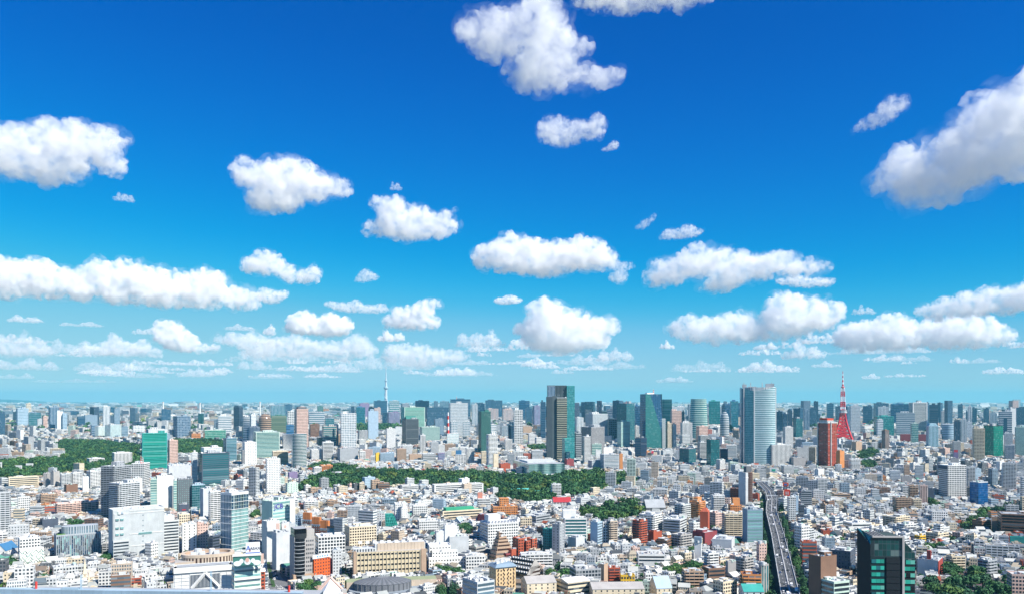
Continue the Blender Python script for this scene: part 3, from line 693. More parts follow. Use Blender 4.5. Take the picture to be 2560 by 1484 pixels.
2224 2226 2251 1176 1206|a|fine|W s|white angular building mid right|near=True
2252 2254 2280 1190 1212|a|none|H s|grey wedge block below the white angular building|
2191 2193 2210 1262 1298|a|apt|W d|slim white tower alone among low roofs at right|near=True
2205 2240 2275 1293 1322|a|apt|C d|long cream stepped apartments behind the dark green glass tower|near=True
2241 2262 2291 1311 1336|a|apt|W d|white stepped apartments right of the long cream ones|near=True
2293 2294 2320 1297 1320|b|none|G d|plain grey windowless block right of the cream apartments|
2231 2239 2278 1243 1278|a|apt|T d|tan apartments with a navy roof at right|near=True,rc='Q'
2278 2283 2304 1247 1278|a|apt|C d|cream rounded apartments right of the tan ones with navy roof|near=True
2200 2220 2262 1238 1258|c|off|w d|long pale building behind the tan apartments|
2064 2067 2083 1264 1296|a|off|w d|pale small tower above the white wing at right|near=True
2080 2086 2126 1234 1252|a|band|T d|ochre terrace block mid right|near=True
2109 2130 2179 1308 1330|c|band|W d|long low white building left behind the dark green glass tower|near=True
2052 2058 2092 1326 1346|a|none|R d|low brick red house row behind the dark block at right|
2072 2126 2139 1379 1438|a|dot|I d|dark navy block beside the dark green glass tower|near=True
2124 2128 2140 1420 1446|b|band|N d|low brown block squeezed before the dark green glass tower|near=True
2040 2085 2124 1456 1540|o|stripe|E d|low pale green glass corner building at the lower edge|near=True,dep=1.2
2021 2052 2092 1393 1530|o|none|N d|brown blank walled building right of the elevated road at lower edge|
2293 2345 2356 1402 1448|w|none|L d|pale grey blank hall with a brick red end wall|rc='G'
2365 2380 2414 1391 1430|a|apt|C d|cream balcony apartments above the lower right wood|near=True
2444 2470 2493 1402 1446|a|apt|G d|dark grey apartment block above the lower right wood|near=True
2516 2530 2590 1436 1500|a|off|P d|peach building in the lower right corner|near=True
2493 2503 2590 1284 1340|a|wide|N k|brown framed apartments with dark recesses at the right edge|near=True
2479 2480 2496 1292 1330|a|none|T d|plain brown tower left of the brown framed apartments|
2430 2455 2478 1302 1332|a|band|N n|low stepped brown terraces by the green belt|near=True
2511 2518 2555 1386 1412|a|off|w d|pale grey small block above the peach corner building|near=True
2524 2526 2590 1342 1366|c|none|A d|green roofed low hall at the right edge|rc='A'
2286 2300 2314 1340 1362|a|apt|Y d|yellow and white apartments right of the dark green glass tower|near=True
2314 2345 2372 1334 1358|a|apt|C d|long grey and yellow apartments right of the yellow ones|near=True
49 49 101 1347 1400|o|off|W d|white office behind the white lattice shop at lower left|near=True
100 106 146 1299 1330|a|none|I d|dark navy low block at left among white roofs|
138 144 250 1260 1296|a|apt|P d|long pink apartments below the tall grey tower|near=True,dep=.3
100 104 145 1236 1268|a|apt|T d|tan apartments left behind the long pink ones|near=True
454 456 492 1311 1382|o|slit|W d|white narrow windowed office left of the faceted glass tower|near=True
491 494 520 1308 1378|a|dot|P d|pale pink slim block left of the faceted glass tower|near=True
444 448 475 1286 1318|a|off|C d|cream small office behind the grey banded office|near=True
130 134 196 1420 1446|a|off|w d|low white block before the lattice shop at lower left|near=True
522 526 552 1229 1310|a|apt|W d|white stacked apartments left of the faceted glass tower|near=True
520 532 550 1340 1400|o|band|I d|navy and white striped building left of the faceted glass tower|near=True
475 480 513 1212 1282|o|sheer|U t|pale blue glass tower behind the white apartments at left|
500 508 530 1222 1300|o|none|L d|pale grey blank block right of the pale blue glass tower|
664 667 701 1147 1240|r|dot|W d|tall slender white tower left of the central wood|near=True
633 640 700 1080 1152|o|stripe|E t|large pale banded office above the slender white tower|near=True
680 682 699 1079 1130|o|none|W s|white slab at the right end of the large pale banded office|
606 612 642 1105 1168|o|slit|W d|plain white office left of the large pale banded office|
603 606 632 1124 1168|o|vert|G n|dark grey and mauve block before the plain white office|
558 566 592 1095 1160|o|stripe|S t|teal glass office right behind the dark teal office|near=True
706 708 731 1085 1130|a|grid|W d|white small windowed tower left of the ringed cylinder tower|near=True
680 683 721 1128 1168|o|band|C n|beige office left of the ringed cylinder tower|near=True
775 779 805 1124 1156|o|fine|W d|white office right of the ringed cylinder tower|near=True
805 808 834 1105 1156|o|stripe|W d|white banded office before the greenish office|near=True
843 850 896 1121 1158|o|none|G d|wide dull grey block below the tall white lattice tower|
898 900 914 1128 1158|a|apt|W d|white small block right of the wide dull grey block|
938 940 949 1132 1160|b|none|Y d|thin golden block above the central wood|
949 951 986 1132 1160|o|fine|U d|pale blue twin office above the central wood|near=True
990 993 1016 1122 1156|a|fine|T d|brown stepped block above the central wood|near=True
798 803 832 1163 1184|a|apt|O d|rust coloured clinic block at the tip of the central wood|near=True
782 786 804 1168 1188|a|apt|W d|white block left of the rust coloured clinic|near=True
720 723 744 1181 1202|b|none|V d|purple low block left of the central wood|
926 930 950 1200 1232|a|off|T d|brown tower block standing in the central wood|near=True
941 945 974 1208 1232|o|band|N d|low brown office beside the brown tower block in the wood|near=True
898 899 911 1207 1234|a|off|C d|slim cream house tower at the edge of the central wood|near=True
1003 1006 1046 1214 1236|o|band|W d|white long block right of the low brown office|near=True
1080 1086 1211 1212 1240|c|band|W d|long white school building at the edge of the central wood|near=True,dep=.2
1378 1380 1403 1210 1248|r|apt|W d|lone white tower standing before the central wood|near=True
654 681 726 1254 1396|o|stripe|E p|pale green glass office with a blue sign|near=True,side='none',rc='L'
725 725 738 1252 1392|o|none|W d|white end slab of the pale green glass office|n=0,ph=False
655 667 699 1304 1404|o|none|w d|white office with billboards on its roof below the pale green one|
703 704 738 1310 1400|o|none|L d|pale block carrying a framed sign beside the black curved tower|
680 691 724 1333 1424|o|none|L d|light grey blank tower left of the black curved tower|
788 796 864 1342 1408|o|grid|W d|white gridded office right of the black curved tower|near=True
818 818 836 1318 1400|o|sheer|K b|black glass shaft rising from the white gridded office|ph=False,n=0
767 785 826 1396 1452|o|dot|(.62,.12,.03) d|bright orange red office with a white signboard|near=True,side='none'
829 832 854 1376 1446|o|dot|L d|pale grey slab right of the bright orange red office|near=True
861 874 942 1318 1380|h|off|C k|cream gridded hotel with a grey left side|near=True,side='slit'
985 988 1019 1259 1312|a|dot|W d|white slim stepped tower right of the green glass pyramid|near=True
759 762 796 1253 1280|a|apt|W d|white balcony block right of the pale green glass office|near=True
816 819 844 1250 1276|a|apt|T d|brownish pink block amid roofs left of centre|near=True
953 956 990 1248 1272|o|grid|S d|grey and cream framed office above the green glass pyramid|near=True
992 996 1026 1246 1270|a|band|T d|brown terraced block with a green roof near centre|near=True,rc='A'
1120 1124 1172 1342 1398|o|none|L d|grey slab rising behind the white punched office|
1087 1090 1151 1331 1396|o|band|W d|white upper block of the punched office with an orange ledge|near=True
1162 1165 1212 1390 1430|a|off|W d|low white block right of the white punched office|near=True
1199 1220 1296 1310 1374|a|off|W d|long white building with zigzag roof gables|near=True
1171 1190 1214 1368 1392|b|band|H d|brown grey low office right of the grey slab|near=True
1300 1303 1382 1386 1428|a|apt|W d|white low apartments right of the black sloped windows|near=True
1380 1399 1411 1311 1388|o|slit|G d|tall grey slab with a column of dark windows|near=True
1357 1372 1388 1323 1382|a|dot|A d|turquoise stepped block left of the tall grey slab|near=True
1408 1412 1467 1296 1358|o|stripe|W t|white office with green ribbon windows|near=True
1476 1494 1506 1306 1372|a|fine|U d|light blue slab apartment right of the green ribboned office|near=True,side='none'
1420 1440 1462 1345 1380|a|none|L d|pale grey blank block before the green ribboned office|
1520 1526 1544 1303 1364|a|apt|B d|beige slim tower right of the light blue slab|near=True
1506 1508 1520 1306 1362|a|off|W d|white slim block left of the beige slim tower|near=True
1227 1233 1294 1266 1294|h|off|O n|orange brick building with a taller centre block|near=True,rc='B'
1193 1195 1225 1246 1274|o|grid|W d|white block with a salmon roof and tower|near=True,rc='P'
1097 1107 1209 1278 1304|c|band|C d|long cream school under a bright green roof|near=True,dep=.25,rc='A'
1044 1048 1096 1302 1340|a|off|W d|white stepped block, right of the two pyramidal ones|near=True
1030 1033 1069 1264 1298|a|off|W d|white stepped block with a crown, left of the two pyramidal ones|near=True
1300 1302 1330 1294 1326|a|off|C d|cream apartments behind the long white zigzag building|near=True
1308 1340 1376 1290 1316|a|band|G d|long grey banded building behind the turquoise block|near=True
1194 1214 1229 1288 1310|a|none|M d|maroon low block right of the green roofed school|
1423 1440 1503 1425 1470|a|grid|G d|dark grey apartments with white frames at bottom centre|near=True
1496 1510 1520 1412 1466|a|none|T d|plain tan slab right of the dark grey framed apartments|
1519 1522 1550 1420 1462|a|apt|R d|red small apartments right of the plain tan slab|near=True
1723 1748 1764 1255 1300|a|apt|O n|orange tower with rounded shoulders|near=True
1779 1783 1812 1238 1286|a|apt|W d|white apartment tower left of the grey and brown twin slab|near=True
1820 1826 1853 1262 1290|h|off|O n|orange hotel with a square roof block|near=True
1856 1868 1907 1274 1364|o|stripe|S p|glass office with pale bands beside the elevated road|near=True,side='none'
1805 1812 1856 1284 1348|a|apt|C d|cream apartments left of the glass office by the elevated road|near=True
1750 1770 1774 1280 1334|a|none|R d|slim deep red tower|
1774 1789 1807 1282 1324|a|off|P d|peach building right of the slim deep red tower|near=True
1686 1708 1727 1262 1302|a|apt|w d|white office with black slots left of the orange tower|near=True
1601 1634 1656 1288 1344|a|apt|W d|broad white apartments right of the red stacked tower|near=True
1658 1700 1717 1300 1346|o|band|w d|grey white office with a rounded gable|near=True
1581 1600 1618 1302 1366|a|apt|R d|red stacked apartment tower|near=True
1620 1634 1655 1330 1362|a|none|R d|low red building right of the red stacked tower|
1638 1667 1680 1352 1378|a|apt|N d|dark brown apartments left of the green grey ones|near=True
1678 1702 1730 1338 1376|a|apt|H d|green grey apartment slabs at centre right|near=True
1731 1762 1793 1332 1362|a|none|M d|dark red low building left of the cream apartments|
1780 1829 1837 1350 1382|o|none|L d|pale wedge shaped building below the cream apartments|
1736 1753 1754 1356 1408|a|none|W d|white slab tower with a grey cap|
1760 1772 1797 1384 1432|a|apt|W d|white block right of the white slab tower|near=True
1839 1862 1884 1396 1444|a|apt|H d|taupe balcony apartments right of the white block|near=True
1814 1820 1840 1404 1448|a|none|H d|plain taupe block left of the taupe balcony apartments|
1896 1904 1922 1412 1500|o|vert|H t|tall grey green slab at the left kerb of the elevated road|
1851 1856 1903 1436 1500|a|apt|O d|orange terraced apartments left of the tall grey green slab|near=True
1705 1712 1760 1428 1474|a|apt|T d|salmon terraced apartments near the round green grove|near=True
1755 1772 1813 1422 1462|a|band|N d|dark brown banded house block near the round green grove|near=True
1550 1552 1587 1438 1468|a|off|Y d|bright yellow small block|near=True
1609 1614 1633 1434 1466|a|off|W d|small white block between yellow block and round grove|near=True
1591 1596 1663 1386 1420|a|band|W d|white low terraces with flat slabs above the yellow block|near=True
1891 1898 1917 1358 1412|a|dot|P d|pink slim tower beside the elevated road|near=True
1782 1808 1843 1456 1500|a|off|C d|cream block with an arched roof edge at the bottom|near=True
1968 1972 1990 1242 1308|o|off|w d|white slim office right of the elevated road|near=True
1996 1998 2011 1262 1302|o|band|I d|navy slim office right of the elevated road|near=True
1986 2004 2025 1316 1380|o|off|W d|white cross shaped office right of the elevated road|near=True
2000 2006 2042 1354 1410|o|wide|R w|red framed white building right of the elevated road|near=True
1976 1978 1996 1240 1286|o|none|U d|blue grey blank office behind the white slim office by the road|
2002 2003 2030 1226 1272|o|band|G d|dark grey banded office right of the red billboard|near=True
'''
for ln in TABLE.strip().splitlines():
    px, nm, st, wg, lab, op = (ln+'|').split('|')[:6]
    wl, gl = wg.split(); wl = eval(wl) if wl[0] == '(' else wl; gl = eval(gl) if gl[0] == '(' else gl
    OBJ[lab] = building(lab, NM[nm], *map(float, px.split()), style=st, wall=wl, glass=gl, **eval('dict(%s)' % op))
# ------------------------------------------------------------------ landmarks with shapes of their own
def multi(label, name, px, vols, near=False, dep=.75, th=None, Y=None, units=3, ph=False, ref=None, cat=None):
    """a building of several blocks; vols: x0 x1 y0 y1 z0 z1 as fractions of width, depth, height, then style wall glass"""
    o, w, d, h, Y = placed(name, label, *px, dep=dep, th=th, Y=Y, ref=ref, cat=cat)
    for v in vols:
        x0, x1, y0, y1, z0, z1 = v[0]*w, v[1]*w, v[2]*d, v[3]*d, v[4]*h, v[5]*h
        st = sty(v[6], v[7], v[8]); mb = MB(); use = sty('none', v[7]) if near and v[6] in ('off', 'grid', 'dot', 'fine', 'band', 'wide', 'stripe') else st
        pts = [(x0, y0), (x1, y0), (x1, y1), (x0, y1)]; mb.prism(pts, z0, z1, use); mb.build('wall', o)
        if near: details(o, x1-x0, y1-y0, z1, v[6], v[7], v[8], z0=z0, x0=x0, y0=y0)
        rc = v[9] if len(v) > 9 else 'L'
        roof(o, x1-x0, y1-y0, z1, C[rc], C.get(v[7], C['L']), x0=x0, y0=y0)
        if units and z1 > .6*h: rooftop(o, x1-x0, y1-y0, z1, 'L', units, ph, x0=x0, y0=y0)
    return o, w, d, h, Y
def ell(cx, cy, rx, ry, n=40, p=2.0, a0=0.0):
    r = []
    for i in range(n):
        t = a0+2*math.pi*i/n; c, s = math.cos(t), math.sin(t)
        r.append((cx+rx*math.copysign(abs(c)**(2/p), c), cy+ry*math.copysign(abs(s)**(2/p), s)))
    return r
def round_tower(label, name, xl, xr, yt, yb, style, wall, glass, prof=((0, 1), (1, 1)), dep=.9, p=2.0, n=36, ref=None, top='L', rings=None, fins=0):
    o, w, d, h, Y = placed(name, label, xl, xl, xr, yt, yb, dep=dep, th=0, ref=ref)
    mb = MB(); st = sty(style, wall, glass); base = ell(0, 0, w/2, d/2, n, p)
    sc = lambda k: [(w/2+x*k, d/2+y*k) for x, y in base]
    for (z0, k0), (z1, k1) in zip(prof, prof[1:]): mb.prism(sc(k0), z0*h, z1*h, st, None, sc(k1))
    mb.build('wall', o)
    mb = MB(); mb.face([(*q, h) for q in sc(prof[-1][1])], plain(C[top])); mb.build('roof', o)
    if rings:
        fl = round(h/4.2)
        for i in range(1, fl):
            mb = MB(); z = i*h/fl; a, b = sc(1.0), sc(1.03); m = len(a)
            mb.prism(b, z-.5, z+.7, plain(C[rings]), C[rings]); mb.build('floor_ring', o)
    return o, w, d, h, Y
def text(parent, s, size, loc, rot, col, name='lettering', ext=.15):
    cu = bpy.data.curves.new(name, 'FONT'); cu.body = s; cu.size = size; cu.extrude = ext; cu.align_x = 'CENTER'; cu.align_y = 'CENTER'
    t = bpy.data.objects.new(name, cu); COL.objects.link(t); dg = bpy.context.evaluated_depsgraph_get(); dg.update()
    me = bpy.data.meshes.new_from_object(t.evaluated_get(dg)); bpy.data.objects.remove(t); bpy.data.curves.remove(cu)
    n = len(me.polygons)
    for u in list(me.uv_layers): me.uv_layers.remove(u)
    me.materials.clear(); fin(me, [(0, 0)]*len(me.loops), [(*col, 0)]*n, [(0, 0, 0, 0)]*n, [(0, 0, 0, 1)]*n); me.materials.append(FAC)
    me.name = name; o = link(bpy.data.objects.new(name, me), parent); o.location = loc; o.rotation_euler = rot; return o
FRONT = (R(90), 0, 0)
# far towers with round plans
round_tower('brown domed round tower with fine rings on the left skyline', 'hotel', 647, 679, 1034, 1088, 'stripe', 'T', 'n', ((0, 1), (.78, 1), (.86, .86), (.93, .7), (1, .35)))
round_tower('round green glass tower with pale rings round every floor', 'residential_tower', 731, 767, 1084, 1172, 'sheer', 'G', 't', rings='W', ref='ringed cylinder tower')
o, w, d, h, Y = round_tower('dark green tower with a rounded side behind the diagonal glass tower', 'skyscraper', 1655, 1680, 997, 1080, 'stripe', 'F', 't', p=3)
round_tower('tall curved mint tower that widens downwards, right of the diagonal glass tower', 'skyscraper', 1724, 1769, 996, 1100, 'stripe', 'E', 't', ((0, 1.05), (.5, 1), (1, .88)), p=2.6)
round_tower('beige tower with a bullet shaped round top', 'skyscraper', 1800, 1823, 1029, 1096, 'stripe', 'L', 'w', ((0, 1), (.6, 1), (.8, .92), (.92, .72), (1, .36)), dep=1)
round_tower('silver round fronted tower below the white mast at right', 'office_building', 2354, 2386, 1060, 1104, 'band', 'U', 's')
# the big curved silver tower
o, w, d, h, Y = placed('skyscraper', 'big curved silver tower with a notched crown, the widest of the skyline', 1853, 1853, 1938, 962, 1166, th=0, dep=.8, ref='big curved silver tower')
mb = MB(); P = ell(w*.5, d*.5, w*.5, d*.5, 56, 2.8); mb.prism(P, 0, h*.93, sty('stripe', (.40, .52, .55), (.08, .2, .25))); mb.build('wall', o)
mb = MB(); Q = ell(w*.5, d*.5, w*.46, d*.46, 48, 2.8); mb.prism(Q, h*.93, h*.975, sty('vert', 'W', 's'), C['L']); mb.build('roof', o)
def shell(o, cx, cy, rx, ry, a0, a1, z0, zt0, zt1, st, name='curtain_wall', n=16, p=2.8):
    mb = MB(); pts = []
    for i in range(n+1):
        t = R(a0+(a1-a0)*i/n); c, s = math.cos(t), math.sin(t); pts.append((cx+rx*math.copysign(abs(c)**(2/p), c), cy+ry*math.copysign(abs(s)**(2/p), s)))
    u0 = 0; nv = round((zt0-z0)/st[4])
    for i in range(n):
        a, b = pts[i], pts[i+1]; za, zb = zt0+(zt1-zt0)*i/n, zt0+(zt1-zt0)*(i+1)/n; u1 = u0+math.dist(a, b)/st[3]
        mb.face([(*a, z0), (*b, z0), (*b, zb), (*a, za)], st, [(u0, 0), (u1, 0), (u1, nv*(zb-z0)/(zt0-z0)), (u0, nv*(za-z0)/(zt0-z0))]); u0 = u1
    return mb.build(name, o)
shell(o, w*.5, d*.5, w*.512, d*.52, 180, 222, 0, h*.985, h*.95, sty('glass', 'Q', 'b'))  # left shell dark, right one pale: side light put into the wall colours
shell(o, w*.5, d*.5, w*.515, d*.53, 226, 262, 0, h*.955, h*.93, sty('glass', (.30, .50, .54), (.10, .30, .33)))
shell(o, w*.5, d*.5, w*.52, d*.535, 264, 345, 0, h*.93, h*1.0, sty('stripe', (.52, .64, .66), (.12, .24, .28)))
for a in (180, 224, 263, 346):
    t = R(a); c, s = math.cos(t), math.sin(t); x, y = w*.5+w*.53*math.copysign(abs(c)**(2/2.8), c), d*.5+d*.55*math.copysign(abs(s)**(2/2.8), s)
    mb = MB(); mb.box(x-1.2, x+1.2, y-1.2, y+1.2, 0, h*.97, plain(C['W'])); mb.build('pier', o)
for x0, x1, z in ((.03, .16, 1.012), (.2, .45, .985), (.72, .97, 1.02)):
    mb = MB(); mb.box(w*x0, w*x1, d*.3, d*.6, h*.97, h*z, plain(C['G'])); mb.build('crown_frame', o)
for x in (.08, .28, .62, .9): mb = MB(); mb.bar((w*x, d*.4, h*.97), (w*x, d*.4, h*1.035), .7, C['G']); mb.build('antenna_mast', o)
# the tall layered tower
multi('tall layered tower of grey, cream striped and teal slabs', 'skyscraper', (1364, 1367, 1437, 963, 1154), [
    (0, .2, 0, .5, 0, .85, 'none', 'Z', 'd'), (.05, .72, .25, 1, 0, 1, 'vert', 'X', 'k'), (.2, .4, .1, .6, 0, .86, 'none', 'X', 'd'),
    (.36, .72, -.08, .5, 0, .84, 'stripe', (.36, .36, .27), 'k'), (.72, 1, .05, .85, 0, .995, 'glass', 'A', 'c'), (.05, .3, .12, .4, .8, .99, 'vert', 'S', 'b')], units=1, ref='tall layered tower')
multi('low teal glass block at the right foot of the tall layered tower', 'office_building', (1405, 1412, 1436, 1096, 1166), [(0, 1, 0, 1, 0, 1, 'glass', 'A', 'c'), (.1, .5, -.2, 0, 0, .55, 'glass', 'F', 'b')], units=0)
# the diagonal glass tower
o, w, d, h, Y = placed('skyscraper', 'dark teal tower with a diagonal crease across its glass front', 1600, 1614, 1655, 984, 1126, ref='diagonal glass tower')
st = sty('stripe', 'F', 't'); sb = sty('glass', 'Q', 'b'); mb = MB()
k = (.42*w, 0); mb.wall((0, d), (0, 0), 0, h, sb); mb.wall((w, 0), (w, d), 0, h, st); mb.wall((w, d), (0, d), 0, h, st)
nv = round(h/4); mb.face([(0, 0, 0), (w, -3, 0), (w, -3, h*.30), (.28*w, 0, h), (0, 0, h)], st, [(0, 0), (9, 0), (9, nv*.3), (2.5, nv), (0, nv)])
mb.face([(w, -3, h*.30), (w, 4, h), (.28*w, 0, h)], sb, [(9, nv*.3), (9, nv), (2.5, nv)]); mb.build('wall', o)
mb = MB(); mb.face([(0, 0, h), (.28*w, 0, h), (w, 4, h), (w, d, h), (0, d, h)], plain(C['L'])); mb.box(w*.2, w*.6, d*.3, d*.7, h, h+5, plain(C['W'])); mb.build('roof', o); mast(o, w*.62, d*.4, h, 19, 2.2)
mast(OBJ['white office carrying a tall red and white mast'][0], 4, 9, OBJ['white office carrying a tall red and white mast'][3], 92, 4.5)
mast(OBJ['dark blue slab with red cranes on its roof'][0], 60, 20, OBJ['dark blue slab with red cranes on its roof'][3], 34, 2.0)
mast(OBJ['dark navy slab tower left of the diagonal glass tower'][0], 4, 4, OBJ['dark navy slab tower left of the diagonal glass tower'][3], 12, 1.2)
tr = OBJ['dark banded tower wearing a small triangular hat']; mb = MB(); mb.gable(tr[1]*.1, tr[1]*.9, tr[2]*.2, tr[2]*.8, tr[3], tr[3]+14, C['F'], plain(C['F'])); q = mb.build('hat_roof', tr[0])
tr = OBJ['light teal tower with chamfered crown']; mb = MB(); mb.prism([(0, 0), (tr[1], 0), (tr[1], tr[2]), (0, tr[2])], tr[3], tr[3]+12, sty('vert', 'U', 't'), C['U'], [(tr[1]*.2, tr[2]*.2), (tr[1]*.8, tr[2]*.2), (tr[1]*.8, tr[2]*.8), (tr[1]*.2, tr[2]*.8)]); mb.build('crown', tr[0])
tr = OBJ['tall pinkish residential tower with a dark cap']; mb = MB(); mb.box(tr[1]*.15, tr[1]*.9, tr[2]*.2, tr[2]*.9, tr[3], tr[3]+9, plain(C['D'])); mb.build('cap', tr[0])
tr = OBJ['tall grey tower in a white frame']
for x in (0, tr[1]): mb = MB(); mb.box(x-2.5, x+2.5, -2, 2, 0, tr[3]+1, plain(C['W'])); mb.build('frame', tr[0])
mb = MB(); mb.box(-2.5, tr[1]+2.5, -2, 2, tr[3]-2, tr[3]+3, plain(C['W'])); mb.build('frame', tr[0])
tr = OBJ['grey tower with a dark glass slot on the right skyline']; cube('window', tr[0], 'W', 'b', (tr[1]*.45, -.1, tr[3]*.45), (tr[1]*.3, 1, tr[3]*.62))
tr = OBJ['brick red block behind the wavy glass hall']
# red brown tower
o, w, d, h, Y = placed('skyscraper', 'red brown residential tower with white ribs and an orange crown', 2044, 2070, 2093, 1056, 1172, ref='red brown tower', th=44)
mb = MB(); a, b = sty('apt', (.36, .06, .05), 'n'), sty('apt', (.52, .09, .05), 'n'); mb.wall((w, 0), (w, d), 0, h, b); mb.wall((0, 0), (w, 0), 0, h, b); mb.wall((0, d), (0, 0), 0, h, a); mb.wall((w, d), (0, d), 0, h, a); mb.build('wall', o)  # left and back walls darker red: their shade is put into the colour
roof(o, w, d, h, C['G'], C['W'])
for x, y in ((.3, -.02), (-.02, .96)): mb = MB(); mb.box(w*x-1.5, w*x+1.5, d*y-1.5, d*y+1.8, 0, h+2, sty('vert', 'W', 'd')); mb.build('rib', o)
mb = MB(); mb.box(w*.1, w*.8, d*.15, d*.9, h, h+7, sty('vert', 'W', 'd'), C['W']); mb.box(w*.2, w*.9, d*.25, d*1.0, h+7, h+13, plain((.5, .08, .04))); mb.build('crown', o)
# red lattice tower
def lattice_tower():
    Y = 3900.0; P = at(2107, EYE, Y); o = link(bpy.data.objects.new('lattice_tower', None)); o.location = (P.x, Y, 0); o.rotation_euler.z = -.35
    tag(o, 'red and white steel lattice tower with two viewing decks', 'tower'); red, wh = (.62, .03, .045), (.78, .76, .78)
    zs = [0, 14, 30, 46, 62, 78, 94, 110, 126, 140, 154, 166, 178, 190, 202, 214, 226, 238, 250, 262]
    hw = lambda z: 7.0+34*max(0, 1-z/150)**1.75+5.5*max(0, 1-z/262) if z < 262 else 3
    def sect(name, lo, hi):
        mb = MB()
        for z0, z1 in zip(zs, zs[1:]):
            if not lo <= z0 < hi: continue
            c = red if z0 < 150 or 166 <= z0 < 190 or 214 <= z0 < 238 else wh
            a, b = hw(z0), hw(z1); r = 1.1+2.2*max(0, 1-z0/240)
            A = [Vector((sx*a, sy*a, z0)) for sx, sy in ((-1, -1), (1, -1), (1, 1), (-1, 1))]; B = [Vector((sx*b, sy*b, z1)) for sx, sy in ((-1, -1), (1, -1), (1, 1), (-1, 1))]
            for i in range(4):
                j = (i+1) % 4; mb.bar(A[i], B[i], r, c)
                if z0 >= 30: mb.bar(A[i], B[j], r*.55, c); mb.bar(A[j], B[i], r*.55, c); mb.bar(B[i], B[j], r*.6, c)
                elif z0 >= 14: mb.bar(B[i], B[j], r*.8, c); mb.bar(A[i], (B[i]+B[j])/2, r*.5, c); mb.bar(A[j], (B[i]+B[j])/2, r*.5, c)
                if z0 > 60:
                    mb.bar((A[i]+A[j])/2, (B[i]+B[j])/2, r*.5, c)
        mb.build(name, o)
    sect('lower_frame', 0, 140); sect('upper_frame', 140, 300)
    def deck(name, z0, z1, r, c1):
        mb = MB(); mb.prism(ell(0, 0, r, r, 8, 2, R(22.5)), z0, z1, sty('stripe', c1, 'w'), C['W']); mb.prism(ell(0, 0, r*1.08, r*1.08, 8, 2, R(22.5)), z0-1.5, z0+1, plain(wh), wh); mb.build(name, o)
    deck('main_deck', 140, 152, 19, 'W'); deck('top_deck', 243, 256, 7.5, 'W')
    mb = MB(); mb.prism(ell(0, 0, 8, 8, 8), 256, 261, plain(red), red); mb.build('deck_cap', o)
    mb = MB(); k = [262, 272, 282, 292, 302, 312, 322, 333]
    for i, (a, b) in enumerate(zip(k, k[1:])): mb.bar((0, 0, a), (0, 0, b), 2.6-.3*i, wh if i % 2 else red)
    mb.build('antenna', o); mb = MB(); mb.box(-24, 24, -18, 18, 0, 18, sty('band', 'W', 'd')); mb.build('base_hall', o)
    LM.append(('red lattice tower', 2085, 2132, 933, 1100, Y, (Matrix.Translation((P.x-45, Y-45, 0))).inverted(), 90, 90))
lattice_tower()
# white observation tower
def spire_tower():
    Y = 11300.0; P = at(965, EYE, Y); o = link(bpy.data.objects.new('observation_tower', None)); o.location = (P.x, Y, 0)
    tag(o, 'very tall slim white tower with two bulging decks and a needle tip', 'tower')
    c = (.50, .57, .63)
    def seg(name, prof, col, n=16):
        mb = MB()
        for (z0, r0), (z1, r1) in zip(prof, prof[1:]): mb.prism(ell(0, 0, r0, r0, n), z0, z1, plain(col), col, ell(0, 0, r1, r1, n))
        mb.build(name, o)
    seg('shaft', ((0, 34), (60, 27), (150, 21), (300, 17), (340, 16), (450, 12), (495, 9)), c); seg('lower_deck', ((335, 17), (352, 30), (362, 31), (375, 24)), (.3, .42, .5)); seg('upper_deck', ((440, 13), (450, 19), (458, 19), (466, 12)), (.3, .42, .5))
    seg('antenna', ((495, 6.5), (560, 6), (562, 4), (634, 3)), c)
    mb = MB()
    for i in range(24):
        for s in (1, -1):
            a0 = i*.5*s; z0, z1 = i*14, i*14+14; r0, r1 = 34-17*min(1, z0/300)+1.5, 34-17*min(1, z1/300)+1.5
            mb.bar((r0*math.cos(a0), r0*math.sin(a0), z0), (r1*math.cos(a0+.5*s), r1*math.sin(a0+.5*s), z1), 1.6, (.6, .66, .72))
    mb.build('lattice', o)
spire_tower()
for px, yt in ((408, 1003), (500, 1006), (650, 1003)):
    Y = 9500; P = at(px, yt, Y); o = link(bpy.data.objects.new('chimney', None)); o.location = (P.x, Y, 0); tag(o, {408: 'white chimney sticking up on the far plain above the slate lattice tower', 500: 'pale chimney on the horizon above the grey green glass office', 650: 'pale chimney on the horizon left of the teal ribbed tower'}[px], 'chimney')
    mb = MB(); mb.prism(ell(0, 0, 10, 10, 12), 0, P.z, plain(C['W']), C['W'], ell(0, 0, 7, 7, 12)); mb.build('stack', o); mb = MB(); mb.prism(ell(0, 0, 8.4, 8.4, 12), P.z-14, P.z-4, plain(C['P']), C['P']); mb.build('stripe', o)
# wavy glass hall
o, w, d, h, Y = placed('museum', 'long glass hall with a wavy front at the back of the wood', 1280, 1322, 1413, 1159, 1196, ref='wavy glass hall', th=16)
mb = MB(); pts = [(0, d)]+[(w*i/30, -5*math.sin(i/30*6*math.pi)*(i/30 > .15)) for i in range(31)]+[(w, d)]
mb.prism(pts[::1], 0, h, sty('sheer', 'E', 'p')); mb.build('wall', o)
mb = MB(); mb.face([(p[0], p[1], h) for p in pts[1:]]+[(0, d, h)], plain(C['G'])); mb.box(w*.1, w*.9, d*.3, d*.8, h, h+4, plain(C['L'])); mb.build('roof', o)
